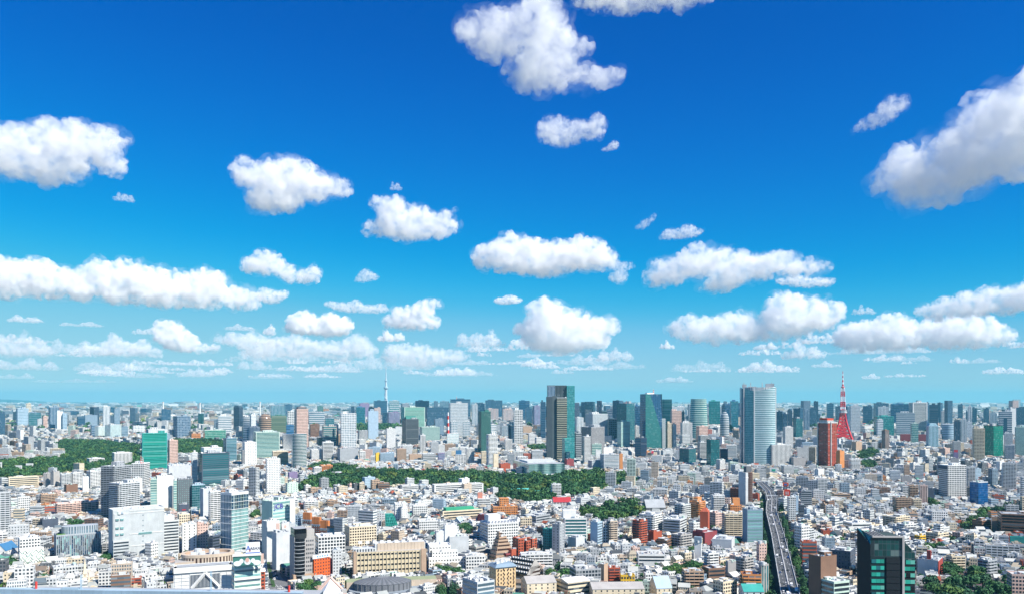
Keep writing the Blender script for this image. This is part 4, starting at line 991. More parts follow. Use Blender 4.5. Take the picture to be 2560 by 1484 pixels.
# faceted glass tower
o, w, d, h, Y = placed('office_building', 'faceted pale glass tower with staggered panels at lower left', 551, 579, 622, 1237, 1398, ref='faceted glass tower')
mb = MB(); g1, g2 = sty('glass', 'W', 'p'), sty('sheer', 'E', 's'); nf = 9; rr = random.Random(4); off = [rr.uniform(-.8, .8) for _ in range(nf+1)]
for i in range(nf):
    z0, z1, e, f = h*i/nf, h*(i+1)/nf, off[i], off[i+1]
    mb.wall((0, d), (e, e), z0, z1, sty('vert', 'w', 's'), (0, d), (f, f)); mb.wall((e, e), (w, 0), z0, z1, g1 if i < 7 else ((*C['E'], .3), (*GL['b'], .9), (.44, .47, 0, 1), 2.6, 4), (f, f), (w, 0)); mb.wall((w, 0), (w, d), z0, z1, g1); mb.wall((w, d), (0, d), z0, z1, g1)
mb.build('wall', o); roof(o, w, d, h, C['w'], C['W'], ph=3)
rooftop(o, w, d, h, 'W', 5)
for i in range(1, nf): mb = MB(); z = h*i/nf; mb.box(-.5, w+.3, -.5, d, z-.25, z+.25, plain(C['W'])); mb.build('floor_edge', o)
# department store with staggered frames
o, w, d, h, Y = placed('department_store', 'grey store whose front is a lattice of staggered window frames', 135, 141, 255, 1339, 1406, ref='staggered frame store', dep=.6)
mb = MB(); mb.box(0, w, 0, d, 0, h, plain((.25, .29, .33))); mb.build('wall', o); roof(o, w, d, h, C['L'], C['J'])
rr = random.Random(8); nx = 24
for i in range(nx):
    z = h*.1+rr.uniform(0, 4); x = w*(i+.5)/nx
    while z < h-3:
        zz = min(h-.8, z+rr.uniform(4.5, 8)); cube('window', o, 'J', rr.choice('dwsbp'), (x, -.15, (z+zz)/2), (w/nx*.66, .5, zz-z-.9)); z = zz
for i in range(nx+1): cube('fin', o, 'J', '', (w*i/nx, -.4, h*.54), (.55, 1.0, h*.92))
mb = MB(); P = ell(w*.56, d*.55, w*.42, d*.42, 36, 2.4); mb.prism(P, h, h+9.5, sty('vert', 'J', 's'), C['J']); mb.build('roof_drum', o)
mb = MB(); mb.box(-2, w*.4, -4, 0, h*.06, h*.1, plain((.12, .26, .05))); mb.build('planted_ledge', o); mb = MB(); mb.box(w*.02, w*.2, d*.05, d*.3, h, h+1.5, plain((.12, .26, .05))); mb.build('roof_garden', o)
# big pale windowless block and its two companions
o, w, d, h, Y = multi('huge pale windowless block with a low banded wing', 'department_store', (271, 282, 415, 1276, 1408), [(0, 1, 0, 1, 0, 1, 'none', (.47, .50, .51), 'd'), (0, .3, -.12, 0, 0, .42, 'band', (.47, .50, .51), 'd'), (.02, .3, -.03, 0, .42, .93, 'none', (.47, .50, .51), 'd')], near=True, units=5, dep=.4, ref='huge pale windowless block')
for z in (.55, .67, .83):
    for x in (.08, .17): cube('window', o, 'W', 'p', (w*x, -.05*d, h*z), (w*.06, 1.4, h*.035))
for z in (.52, .54): cube('window', o, 'W', 'p', (w*.62, -.1, h*z), (w*.26, .8, h*.02))
for k in range(9): cube('window', o, 'W', 's', (w*.58, -.1, h*(.08+.1*k)), (w*.02, .6, h*.02))
for z in (.98, .93, .53, .3): cube('ledge', o, 'W', '', (w*.66, -.15, h*z), (w*.68, .7, .5))
multi('grey banded office attached to the right of the huge pale block', 'office_building', (391, 400, 448, 1303, 1394), [(0, 1, 0, 1, 0, 1, 'band', 'w', 'd', 'N'), (.2, .8, .2, .8, 1, 1.13, 'none', 'w', 'd')], near=True, ref='grey banded office')
# white lattice shop, church, blue roofed gym
o, w, d, h, Y = placed('shop', 'small white shop with a net of slanted panels over its front', 47, 49, 111, 1374, 1420, ref='white lattice shop', dep=.5)
mb = MB(); mb.box(0, w, 0, d, 0, h, plain(C['W'])); mb.build('wall', o); roof(o, w, d, h, C['W'], C['W']); rr = random.Random(3)
for i in range(9):
    for j in range(4):
        x, z = w*(i+.5)/9, h*(.25+.72*(j+.5)/4); s = rr.choice((-1, 1))
        mb = MB(); mb.bar((x-w/20*s, -.3, z-h*.08), (x+w/20*s, -.3, z+h*.08), .32, C['E']); mb.build('slanted_strip', o)
        if rr.random() < .5: cube('window', o, 'W', rr.choice('dsp'), (x, -.06, z-1), (w*.035, .3, h*.07))
o, w, d, h, Y = placed('church', 'cream stone church with a tall pointed spire at lower left', 203, 205, 238, 1436, 1466, ref='cream spired church', dep=.8)
st = sty('slit', 'C', 'n'); mb = MB(); mb.box(w*.1, w*.35, 0, d*.35, 0, h*1.05, st); mb.build('tower', o)
mb = MB(); mb.prism([(w*.08, -.5), (w*.37, -.5), (w*.37, d*.37), (w*.08, d*.37)], h*1.05, h*2.4, plain(C['C']), None, [(w*.22, d*.17)]*2+[(w*.23, d*.18)]*2); mb.build('spire', o)
mb = MB(); mb.box(w*.3, w*.95, d*.05, d*.9, 0, h*.75, st); mb.build('nave', o); mb = MB(); mb.gable(w*.3, w*.95, d*.05, d*.9, h*.75, h*1.25, C['H'], plain(C['C'])); mb.build('roof', o)
for x in (0, .42): mb = MB(); mb.prism([(w*x, -1), (w*x+3, -1), (w*x+3, 2), (w*x, 2)], 0, h*1.4, plain(C['C']), None, [(w*x+1.4, .4), (w*x+1.6, .4), (w*x+1.6, .6), (w*x+1.4, .6)]); mb.build('pinnacle', o)
def hall(label, px, zr, rcol, wcol, glass='d', style='slit', dep=.9, th=None, name='hall', ref=None, ridge_y=False, near=None, Y=None):
    """a long low building under a pitched roof; zr = roof rise in metres"""
    o, w, d, h, Y = placed(name, label, *px, dep=dep, th=th, ref=ref, Y=Y)
    mb = MB(); mb.prism([(0, 0), (w, 0), (w, d), (0, d)], 0, h, sty(style, wcol, glass)); mb.build('wall', o)
    mb = MB(); mb.gable(0, w, 0, d, h, h+zr, rcol if isinstance(rcol, tuple) else C[rcol], sty('none', wcol)); r = mb.build('roof', o)
    if zr > 5: cube('vent', o, 'L', '', (w*.5, d*.5, h+zr), (w*.5, 1.2, 1.0))
    return o, w, d, h, Y
hall('sports hall under a dark blue pitched roof at the left edge', (-20, 14, 46, 1376, 1398), 9, 'Q', 'W', th=60)
hall('silver half barrel hall beside the green roofed school', (1132, 1150, 1160, 1304, 1316), 7, 'U', 'S', th=70)
hall('large grey temple like roof amid low houses right of the small grove', (1606, 1616, 1664, 1268, 1286), 13, 'G', 'D', name='temple', dep=.8)
hall('gymnasium with a pale blue gable roof at the bottom', (1623, 1642, 1680, 1470, 1500), 10, 'U', 'C', dep=1.5, ref='pale blue gabled gymnasium')
hall('long hall with a wide flat grey roof at the bottom edge', (1470, 1482, 1612, 1472, 1508), 4, 'H', 'C', dep=.6, ref='wide grey roofed hall')
hall('cream auditorium with a broad grey roof left of the long white roofs', (1302, 1318, 1392, 1458, 1500), 5, 'H', 'C', dep=.9, ref='cream auditorium')
hall('low hall under a sea green pitched roof at the bottom edge', (1846, 1860, 1910, 1478, 1512), 6, 'A', 'w', dep=1.0)
hall('long white roofed school wing running into the bottom edge', (1388, 1420, 1476, 1456, 1500), 2.5, 'W', 'C', 'd', 'band', name='school_building')
hall('mansion block under a bright red roof near the round grove on the hill', (1380, 1384, 1428, 1254, 1272), 8, (.42, .04, .05), 'W', 'n', 'apt', name='apartment_block')
hall('long low buildings under turquoise roofs in the wood', (1258, 1262, 1330, 1226, 1238), 4, (.1, .5, .46), 'P', 'n', 'off', name='school_building', dep=.25)
hall('short pavilion with a turquoise roof at the right of the long turquoise roofs', (1336, 1338, 1360, 1229, 1238), 3, (.1, .5, .46), 'P', 'n', 'off', name='school_building', dep=.5)
hall('low glass roofed office tucked at the left tip of the wood', (822, 830, 862, 1181, 1196), 2, 'L', 'N', 'n', 'band', name='office_building')
# oval roofed beige building and the white braced building
o, w, d, h, Y = placed('theatre', 'beige building with a ring shaped flat roof at lower left', 436, 440, 586, 1398, 1470, th=0, dep=.62, ref='ring roofed beige building')
mb = MB(); mb.prism(ell(w*.55, d*.5, w*.46, d*.5, 40, 2.4), 0, h, sty('vert', 'B', 'n'), C['H']); mb.build('wall', o)
mb = MB(); A, B = ell(w*.55, d*.5, w*.47, d*.51, 40, 2.4), ell(w*.55, d*.5, w*.40, d*.42, 40, 2.4)
for i in range(40): j = (i+1) % 40; mb.face([(*A[i], h+3), (*A[j], h+3), (*B[j], h+3), (*B[i], h+3)], plain(C['B'])); mb.face([(*A[i], h), (*A[j], h), (*A[j], h+3), (*A[i], h+3)], plain(C['B'])); mb.face([(*B[j], h), (*B[i], h), (*B[i], h+3), (*B[j], h+3)], plain(C['T']))
mb.build('roof_ring', o); mb = MB(); mb.box(-w*.02, w*.3, -d*.02, d*.5, 0, h*.9, sty('none', 'B'), C['H']); mb.build('side_block', o)
for x in (.3, .45, .7): cube('roof_unit', o, 'L', '', (w*x, d*.5, h+2), (w*.1, d*.2, 4))
cyl('water_tank', o, (w*.38, d*.55, h), 4, 7, 'L'); cyl('water_tank', o, (w*.62, d*.62, h), 3, 6, 'W')
o, w, d, h, Y = placed('office_building', 'white building with a glazed bay crossed by big diagonal braces', 432, 434, 583, 1424, 1545, th=0, dep=.35, ref='white braced building')
mb = MB(); mb.box(0, w, 0, d, 0, h, sty('none', 'W')); mb.build('wall', o); roof(o, w, d, h, C['L'], C['W'], ph=1.6)
cube('window', o, 'W', 'b', (w*.53, -.15, h*.74), (w*.5, .5, h*.27))
for i in range(22): cube('louvre', o, 'L', '', (w*(.29+.48*i/21), -.55, h*.74), (.35, .5, h*.26))
for x0, x1 in ((.53, .30), (.53, .76)): mb = MB(); mb.bar((w*x0, -1.2, h*.90), (w*x1, -1.2, h*.60), 1.1, C['W']); mb.build('brace', o)
for x in (.02, .14, .27, .79, .9, .98): cube('pilaster', o, 'L', '', (w*x, -.2, h*.5), (.3, .5, h*.96))
for z in (.97, .9, .83, .76, .68, .6): cube('joint', o, 'L', '', (w*.14, -.2, h*z), (w*.26, .4, .3)); cube('joint', o, 'L', '', (w*.89, -.2, h*z), (w*.2, .4, .3))
cube('fascia', o, 'W', '', (w*.5, -.7, h*.96), (w, 1.6, h*.06)); cube('roof_unit', o, 'G', '', (w*.5, d*.5, h+1), (w*.9, d*.5, 1.6))
# building with the two billboards
o, w, d, h, Y = placed('office_building', 'pale green glass office with white bands under a wide picture board', 579, 586, 653, 1412, 1560, ref='pale green office under the picture board', dep=.6)
mb = MB(); mb.box(0, w, 0, d, 0, h, sty('none', (.60, .72, .62))); mb.build('wall', o); roof(o, w, d, h, C['w'], C['W'])
for i in range(9): cube('window', o, 'W', 'ps'[i % 2], (w*.5, -.1, h*(.98-.085*i)), (w*.94, .4, h*.034)); cube('window', o, 'W', 'd', (-.1, d*.5, h*(.98-.085*i)), (.4, d*.8, h*.03))
for i in range(5): cube('ledge', o, 'W', '', (w*.5, -.4, h*(.93-.17*i)), (w*1.02, 1.2, h*.03))
def board(label, cx, yt, yb, wpx, Y, col, name='billboard'):
    P = at(cx, yb, Y); b = link(bpy.data.objects.new(name, None)); b.location = P; b.rotation_euler.z = -math.atan2(P.x, P.y); tag(b, label, 'billboard')
    W_, H_ = wpx*Y/F, (yb-yt)*Y/F; cube('panel', b, col, '', (0, .6, H_/2), (W_, 1.2, H_)); return b, W_, H_
b, bw, bh = board('wide dark green picture board showing white figures, on the pale green office', 617.5, 1388, 1411, 66, Y-3, 'F')
mb = MB()
for (x, z, rx, rz) in ((-.34, .22, .30, .36), (-.2, .46, .16, .32), (.02, .36, .24, .42), (.22, .46, .16, .32), (.36, .22, .28, .36)): mb.face([(bw*x+rx*bw*.5*math.cos(t), -.12-.05*abs(x), bh*(z+rz*.8*math.sin(t))) for t in [k*math.pi/8 for k in range(16)]], plain((.72, .76, .80)))
mb.build('white_figures', b); mb = MB(); mb.face([(bw*.01+bw*.07*math.cos(t), -.3, bh*(.55+.26*math.sin(t))) for t in [k*math.pi/8 for k in range(16)]], plain((.62, .38, .32))); mb.build('face_disc', b)
cube('edge', b, 'W', '', (0, .5, bh*1.1), (bw*1.04, 2.4, bh*.22))
cube('corner_panel', b, 'P', '', (bw*.56, 3, bh*.55), (bw*.1, .8, bh*1.1))
b, bw, bh = board('white billboard with a red and blue letter logo, behind the picture board', 632, 1354, 1383, 34, Y+18, 'W')
text(b, 'ASAX', bh*.34, (bw*.17, -.1, bh*.46), FRONT, (.03, .04, .12)); text(b, 'A', bh*.62, (-bw*.32, -.1, bh*.48), FRONT, (.03, .12, .5), 'logo_letter')
mb = MB(); mb.face([(-bw*.26, -.25, bh*.24), (-bw*.15, -.25, bh*.24), (-bw*.21, -.25, bh*.5)], plain((.65, .05, .04))); mb.build('logo_wedge', b); cube('blue_strip', b, (.02, .12, .5), '', (0, .5, bh*.06), (bw, 1.3, bh*.14))
for x in (-.4, 0, .4): mb = MB(); mb.bar((bw*x, 1.5, -9), (bw*x, 1.5, bh*.2), .4, C['L']); mb.build('prop', b)
hall('slim red brick block at the bottom beside the pale green office', (648, 651, 663, 1428, 1520), 3, 'W', 'R', 'n', 'off', name='office_building')
# signs on table buildings
tr = OBJ['pale green glass office with a blue sign']; text(tr[0], 'JCB', 9, (tr[1]*.34, -.35, tr[3]-6.5), FRONT, (.05, .03, .32), ext=.3)
for i in range(12): cube('floor_edge', tr[0], 'W', '', (tr[1]*.5, -.1, tr[3]*(.12+.072*i)), (tr[1], .5, .45))
tr = OBJ['bright orange red office with a white signboard']; cube('signboard', tr[0], 'W', '', (tr[1]*.42, -.4, tr[3]+2.2), (tr[1]*1.05, .8, 4)); cube('side_stair', tr[0], 'M', '', (tr[1]*1.04, 4, tr[3]*.46), (2.2, 8, tr[3]*.92))
for j in range(5): cube('blue_mark', tr[0], (.1, .3, .6), '', (tr[1]*(.2+.15*j), -.85, tr[3]+2.3), (tr[1]*.08, .1, 1.7))
tr = OBJ['white office with billboards on its roof below the pale green one']
b, bw, bh = board('white billboard with a rose picture at its right end, on the roof by the avenue', 684, 1306, 1326, 30, tr[4]-3, 'W'); cube('picture', b, 'P', '', (bw*.34, -.1, bh*.5), (bw*.28, .2, bh*.9))
tr = OBJ['pale block carrying a framed sign beside the black curved tower']
b, bw, bh = board('small square billboard with a pink disc beside the white billboard by the avenue', 713, 1308, 1322, 16, tr[4]-3, 'W'); mb = MB(); mb.face([(bw*.2*math.cos(t), -.1, bh*.5+bh*.3*math.sin(t)) for t in [k*.4 for k in range(16)]], plain(C['P'])); mb.build('disc', b)
tr = OBJ['grey banded office attached'] if 'grey banded office attached' in OBJ else None
tr = OBJ['dark blue low block with a red sign under the dotted dark grey office']; cube('red_sign', tr[0], (.55, .03, .03), '', (tr[1]*.5, -.1, tr[3]*.62), (tr[1]*.4, .4, 1.6))
tr = OBJ['white block with a blue billboard left of the white ribbed tower']; cube('blue_board', tr[0], 'Q', '', (tr[1]*.3, 2, tr[3]+7), (tr[1]*.55, 2, 14))
tr = OBJ['mauve small block with a red sign before the white round topped tower']; cube('red_sign', tr[0], (.6, .04, .06), '', (tr[1]*.5, 1, tr[3]+4), (tr[1]*.8, 2, 9))
for lab, k in (('white gridded office topped by a red and white antenna', 3),):
    tr = OBJ[lab]
    for i in range(k): mast(tr[0], tr[1]*(.3+.2*i), tr[2]*.4, tr[3], 18-3*i, .5)
# black curved tower by the avenue
o, w, d, h, Y = placed('office_building', 'tower with a curved black glass bow between stone wings', 724, 736, 788, 1345, 1456, ref='black curved tower', dep=.8, th=14)
mb = MB(); mb.box(0, w, 0, d, 0, h, sty('none', (.40, .38, .37))); mb.build('wall', o)
for i in range(9):
    for j in range(4): cube('window', o, 'L', 'd', (w*(.60+.1*j), -.05, h*(.93-.095*i)), (w*.05, .4, h*.042))
mb = MB(); bow = [(w*.27+w*.24*math.cos(t), -w*.17*math.sin(t)) for t in [math.pi*(1-k/14) for k in range(15)]]
for a, b in zip(bow, bow[1:]): mb.wall(a, b, 4, h, sty('sheer', 'D', 'k'))
mb.build('glass_bow', o)
for i in range(1, 12):
    mb = MB(); z = h*i/12
    for a, b in zip(bow, bow[1:]): mb.bar((*a, z), (*b, z), .28, C['G'])
    mb.build('bow_ring', o)
mb = MB(); mb.prism([(w*.02, d*.9)]+[(w*.30+w*.30*math.cos(t), d*.05-w*.15*math.sin(t)) for t in [math.pi*(1-k/10) for k in range(11)]]+[(w*.62, d*.9)], h, h+10.5, sty('sheer', 'K', 'k'), C['G']); mb.build('black_crown', o); mb = MB(); mb.box(w*.62, w, d*.1, d*.95, h, h+8.5, plain(C['H'])); mb.build('stone_crown', o); roof(o, w, d, h, C['G'], C['H'])
mb = MB(); mb.box(-1.5, w*.2, -2, d*.3, 0, 9, plain(C['T'])); mb.box(w*.45, w+1, -2, d*.3, 0, 9, plain(C['T'])); mb.build('podium', o)
# brick rows with orange chimneys
for k, (xl, yt, yb) in enumerate(((756, 1300, 1326), (779, 1312, 1342), (800, 1322, 1360))):
    o, w, d, h, Y = placed('apartment_block', ('dark brick row house, rear one of three stepped rows left of centre', 'dark brick row house, middle one of three stepped rows left of centre', 'dark brick row house, front one of three stepped rows left of centre')[k], xl, xl+20, xl+30, yt, yb, dep=1.2, th=60)
    mb = MB(); mb.box(0, w, 0, d, 0, h, sty('dot', (.16, .07, .06), 'p')); mb.build('wall', o); roof(o, w, d, h, C['S'], C['S'])
    for q in range(3): mb = MB(); mb.box(w*.3, w*.3+5, d*(.15+.3*q), d*(.15+.3*q)+5, h*.6, h+11, plain((.55, .2, .07))); mb.build('chimney', o)
# cream office, domed hall, gabled gallery
o, w, d, h, Y = placed('office_building', 'wide cream office with five long rows of paired windows', 868, 884, 1053, 1380, 1450, ref='wide cream office', dep=.3, th=3)
mb = MB(); mb.box(0, w, 0, d, 0, h, plain((.60, .51, .35)), C['H']); mb.build('wall', o)
for i in range(5):
    for j in range(17): cube('window', o, 'W', 'k', (w*.045+w*.87*(j+.5)/17, -.05, h*(.10+.19*i)+1.5), (w*.87/17*.68, .3, h*.06))
for j in range(18): cube('rib', o, (.68, .59, .43), '', (w*.045+w*.87*j/17, -.35, h*.5), (.6, .9, h*.98))
for x, ww, c in ((.018, .036, 'T'), (.965, .07, 'T')): cube('stone_pier', o, c, '', (w*x, -.6, h*.52), (w*ww, 2, h*1.04))
cube('dark_slot', o, 'D', '', (w*.041, -.2, h*.5), (w*.01, .6, h))
for j in range(14): cube('parapet_panel', o, 'B', '', (w*(.33+.66*(j+.5)/14), d*.3, h+4), (w*.66/14*.95, 1, 8))
mb = MB(); mb.box(w*.3, w, d*.32, d*.95, h, h+7, plain(C['w'])); mb.build('upper_storey', o); mb = MB(); mb.box(w*.0, w*.3, d*.1, d*.8, h, h+3, sty('vert', 'w', 'd')); mb.build('plant_room', o)
for j in range(8): cube('roof_unit', o, 'W', '', (w*(.1+.1*j), d*.6, h+8.4), (4, 4, 2.4))
o, w, d, h, Y = placed('hall', 'round hall with a low grey domed roof and wide flat eaves', 868, 870, 1054, 1465, 1500, th=0, dep=.5, ref='round domed hall')
mb = MB(); mb.prism(ell(w*.48, d*.5, w*.40, d*.5, 48), 0, h, sty('none', (.17, .18, .20))); mb.build('wall', o)
for k in range(15): t = R(188+k*11.5); cube('column', o, 'D', '', (w*.48+w*.402*math.cos(t), d*.5+d*.505*math.sin(t), h*.5+1), (.8, .8, h-2))
mb = MB(); n = 64; rings = [(.405, .51, h), (.34, .42, h+1.6), (.22, .27, h+3.2), (.09, .12, h+4.4)]
for (a, b, z0), (c, e, z1) in zip(rings, rings[1:]):
    A, B = ell(w*.48, d*.5, w*a, d*b, n), ell(w*.48, d*.5, w*c, d*e, n)
    for i in range(n): j = (i+1) % n; mb.face([(*A[i], z0), (*A[j], z0), (*B[j], z1), (*B[i], z1)], plain((.11, .12, .135) if i % 2 else (.16, .17, .19)))
mb.face([(*p, h+4.4) for p in B], plain((.2, .21, .22))); mb.build('roof', o)
mb = MB(); A, B = ell(w*.54, d*.46, w*.53, d*.62, 48), ell(w*.48, d*.5, w*.40, d*.5, 48)
mb.prism(A, h*.42, h*.50, plain((.26, .30, .34)), (.26, .30, .34)); mb.build('eaves', o)
mb = MB(); mb.box(-w*.02, w*1.25, d*.62, d*1.1, 0, h*.95, plain(C['B']), (.3, .34, .2)); mb.build('podium_wall', o)
o, w, d, h, Y = placed('gallery', 'small gallery with a steep white glass roof between pink stone gables', 790, 795, 868, 1487, 1540, th=8, dep=1.3, ref='steep white roofed gallery')
mb = MB(); mb.box(0, w, 0, d, 0, h, plain(C['P']), C['H']); mb.build('wall', o)
mb = MB(); c = plain((.72, .75, .77)); mb.face([(w*.14, -1, h), (w*.5, -1, h+4), (w*.5, d, h+11.5), (w*.14, d, h+1)], c); mb.face([(w*.86, -1, h), (w*.86, d, h+1), (w*.5, d, h+11.5), (w*.5, -1, h+4)], c); mb.face([(w*.14, -1, h), (w*.86, -1, h), (w*.5, -1, h+4)], c); mb.build('glass_roof', o)
mb = MB()
for t in (.2, .4, .6, .8): mb.bar((w*.14, d*t, h+t), (w*.5, d*t, h+4.2+7.5*t), .18, C['L']); mb.bar((w*.86, d*t, h+t), (w*.5, d*t, h+4.2+7.5*t), .18, C['L'])
mb.build('glazing_bar', o)
mb = MB(); mb.face([(w*.04, d+.1, h), (w*.96, d+.1, h), (w*.5, d+.1, h+13.5)], plain(C['P'])); mb.bar((w*.02, d, h), (w*.5, d, h+13.5), .7, C['P']); mb.bar((w*.98, d, h), (w*.5, d, h+13.5), .7, C['P']); mb.build('gable', o)
for x in (0, .82): mb = MB(); mb.box(w*x, w*(x+.18), 0, d*.5, h, h+3, plain(C['H'])); mb.build('side_roof', o)
# green glass pyramid
o, w, d, h, Y = placed('arts_centre', 'leaning green glass pyramid among low roofs', 961, 965, 1001, 1285, 1326, ref='green glass pyramid', dep=.8)
mb = MB(); mb.prism([(0, 0), (w, 0), (w, d), (0, d)], 0, h, ((*C['A'], .3), (.02, .20, .13, .7), (.48, .47, 0, 1), 4, 4), C['A'], [(0, d*.3), (w*.55, d*.3), (w*.5, d*.8), (0, d*.8)]); mb.build('glass_wall', o)
for i in range(6):
    mb = MB(); t = i/6; mb.bar((w*t, -.3, 0), (w*.55*t, d*.3-.3, h), .35, C['A']); mb.build('glazing_bar', o)
    mb = MB(); mb.bar((0, d*.3*t-.3, h*t), (w*(1-.45*t), d*.3*t-.3, h*t), .3, C['A']); mb.build('glazing_bar', o)
# white punched office in steps
o, w, d, h, Y = multi('white stepped office with many small square windows', 'office_building', (1065, 1072, 1165, 1369, 1428), [(.04, .62, .3, 1, 0, 1, 'dot', 'W', 'k', 'W'), (.1, .8, .1, .3, 0, .82, 'dot', 'W', 'd', 'W'), (0, 1, -.1, .1, 0, .55, 'dot', 'W', 'k', 'W')], near=True, dep=.7, ref='white punched office')
multi('white penthouse block with striped red awning behind the punched office', 'office_building', (1109, 1112, 1142, 1313, 1396), [(0, 1, 0, 1, 0, 1, 'none', 'W', 'd', 'W'), (-.7, 0, .1, .9, 0, .82, 'none', 'W', 'd', 'P')], ref='white penthouse block')
Z = [(0, 1, .0, 1, 0, .25), (.08, 1, .1, 1, .25, .4), (.16, 1, .2, 1, .4, .54), (.24, .95, .3, 1, .54, .66), (.32, .9, .4, 1, .66, .77), (.40, .85, .5, 1, .77, .87), (.42, .62, .6, .9, .87, 1.05)]
multi('orange brown apartment block stepped like a ziggurat', 'apartment_block', (1223, 1240, 1282, 1338, 1408), [(*z, 'band', 'T', 'n', 'B') for z in Z], near=True, ref='orange brown ziggurat', th=25)
multi('red apartment block of piled up boxes', 'apartment_block', (1281, 1300, 1341, 1348, 1390), [(0, .45, .2, 1, 0, 1, 'off', 'R', 'n'), (.4, .8, 0, .8, 0, .86, 'off', 'R', 'n'), (.7, 1, -.1, .7, 0, .95, 'off', 'R', 'n'), (.4, .55, .3, .6, .9, 1.12, 'none', 'P', 'n')], near=True, ref='red piled block')
multi('dark red low terraces in front of the red piled block', 'apartment_block', (1245, 1262, 1296, 1376, 1408), [(0, .5, 0, 1, 0, .45, 'band', 'M', 'n'), (.15, .6, .1, 1, .45, .7, 'band', 'M', 'n'), (.5, .85, .0, 1, 0, 1, 'none', 'R', 'n')], near=True)
o, w, d, h, Y = multi('cream stone tower block under a flat slate roof at the bottom', 'office_building', (1223, 1240, 1290, 1420, 1484), [(0, 1, 0, 1, 0, 1, 'slit', (.66, .48, .27), 'n', 'S')], near=True, ref='cream stone tower block', units=6)
for i in range(6):
    for j in range(6): cube('window', o, 'L', 'n', (w*(.1+.16*j), -.05, h*(.1+.16*i)), (w*.05, .4, h*.075))
mb = MB(); mb.prism([(-1.5, -1.5), (w+1.5, -1.5), (w+1.5, d+1.5), (-1.5, d+1.5)], h+.9, h+4, plain(C['S']), C['S'], [(2, 2), (w-2, 2), (w-2, d-2), (2, d-2)]); mb.build('slate_roof', o)
for j in range(7): cube('roof_unit', o, 'WLG'[j % 3], '', (w*(.15+.1*j), d*(.3+.07*j), h+5), (2, 3, 2.2))
o, w, d, h, Y = multi('grey blue office with a roof crowded by white machines, bottom centre', 'office_building', (1155, 1193, 1237, 1457, 1545), [(0, 1, 0, 1, 0, 1, 'stripe', 'L', 's', 'G')], near=True, ref='machine crowded grey office', units=0, th=32)
rr = random.Random(5)
for j in range(34): cube('roof_unit', o, rr.choice('WWLG'), '', (w*rr.uniform(.1, .9), d*rr.uniform(.08, .92), h+1.1), (rr.uniform(1.2, 3.4), rr.uniform(1.2, 4), rr.uniform(1.4, 3)))
o, w, d, h, Y = placed('apartment_block', 'black apartment block with rows of white framed windows on its sloping front', 1270, 1326, 1350, 1416, 1456, ref='black sloped apartments', th=50)
mb = MB(); mb.box(0, w, 0, d, 0, h, sty('band', 'H', 'n'), C['G']); mb.build('wall', o)
mb = MB(); k = plain(C['K']); mb.face([(-6, 0, h*.55), (w*.5, 0, h+8), (w*.5, d, h+8), (-6, d, h*.55)][::-1], k); mb.face([(w, 0, h), (w, d, h), (w*.5, d, h+8), (w*.5, 0, h+8)][::-1], k); mb.face([(-6, 0, h*.55), (0, 0, h*.5), (w, 0, h), (w*.5, 0, h+8)], plain(C['H'])); mb.build('roof', o)
for i in range(4):
    for j in range(9):
        t = (i+.5)/4; q = cube('dormer', o, 'W', '', (-6+(w*.5+6)*t-.6, d*(j+.5)/9, h*.55+(h*.45+8)*t+.5), (1.5, d/9*.5, 1.6))
for nm, px, in (('white pyramid like stepped block with a tall central shaft, right front of the two', (1052, 1056, 1094, 1310, 1336)), ('white pyramid like stepped block with a square crown, left rear of the two', (1031, 1034, 1068, 1270, 1296))):
    multi(nm, 'apartment_block', px, [(0, 1, 0, 1, 0, .5, 'off', 'W', 'd', 'W'), (.14, .86, .2, 1, .5, .8, 'off', 'W', 'd', 'W'), (.28, .72, .4, 1, .8, 1.1, 'off', 'W', 'd', 'W'), (.4, .6, .5, .8, 1.1, 1.6, 'none', 'W', 'd', 'W')], units=1)
multi('white tower carved into a dome like crown beside the green pyramid', 'apartment_block', (1001, 1004, 1018, 1270, 1314), [(0, 1, 0, 1, 0, 1, 'dot', 'W', 'd', 'W'), (.2, .8, .2, .8, 1, 1.25, 'none', 'W', 'd', 'W')], units=0)
tr = OBJ['orange brick building with a taller centre block']; mb = MB(); mb.box(tr[1]*.3, tr[1]*.68, tr[2]*.3, tr[2]*.8, tr[3], tr[3]+13, sty('off', 'O', 'n')); mb.build('centre_block', tr[0])
tr = OBJ['white block with a salmon roof and tower']; mb = MB(); mb.box(tr[1]*.0, tr[1]*.4, tr[2]*.3, tr[2]*.7, tr[3], tr[3]+11, plain((.6, .25, .18))); mb.build('salmon_tower', tr[0])
tr = OBJ['long white building with zigzag roof gables']; mb = MB(); mb.box(tr[1]*.1, tr[1]*.5, tr[2]*.3, tr[2]*.8, tr[3], tr[3]+11, plain(C['W'])); mb.build('penthouse', tr[0])
for i in range(9): mb = MB(); x = tr[1]*(.03+.105*i); mb.gable(0, 6, 0, tr[1]*.09, tr[3], tr[3]+4, C['W'], plain(C['W']), 0); q = mb.build('zigzag_gable', tr[0]); q.location = (x+tr[1]*.09, -.3, 0); q.rotation_euler.z = R(90)
tr = OBJ['white office with green ribbon windows']; mb = MB(); mb.box(-tr[1]*.05, tr[1]*.55, tr[2]*.4, tr[2]*.9, tr[3], tr[3]+11, plain(C['W'])); mb.build('penthouse', tr[0])
tr = OBJ['orange tower with rounded shoulders']; mb = MB(); mb.box(tr[1]*.4, tr[1]*1.0, tr[2]*.4, tr[2]*.8, tr[3], tr[3]+7, plain(C['O'])); mb.build('crown', tr[0])
tr = OBJ['orange hotel with a square roof block']; mb = MB(); mb.box(tr[1]*.3, tr[1]*.95, tr[2]*.3, tr[2]*.9, tr[3], tr[3]+12, plain(C['O'])); mb.build('roof_block', tr[0])
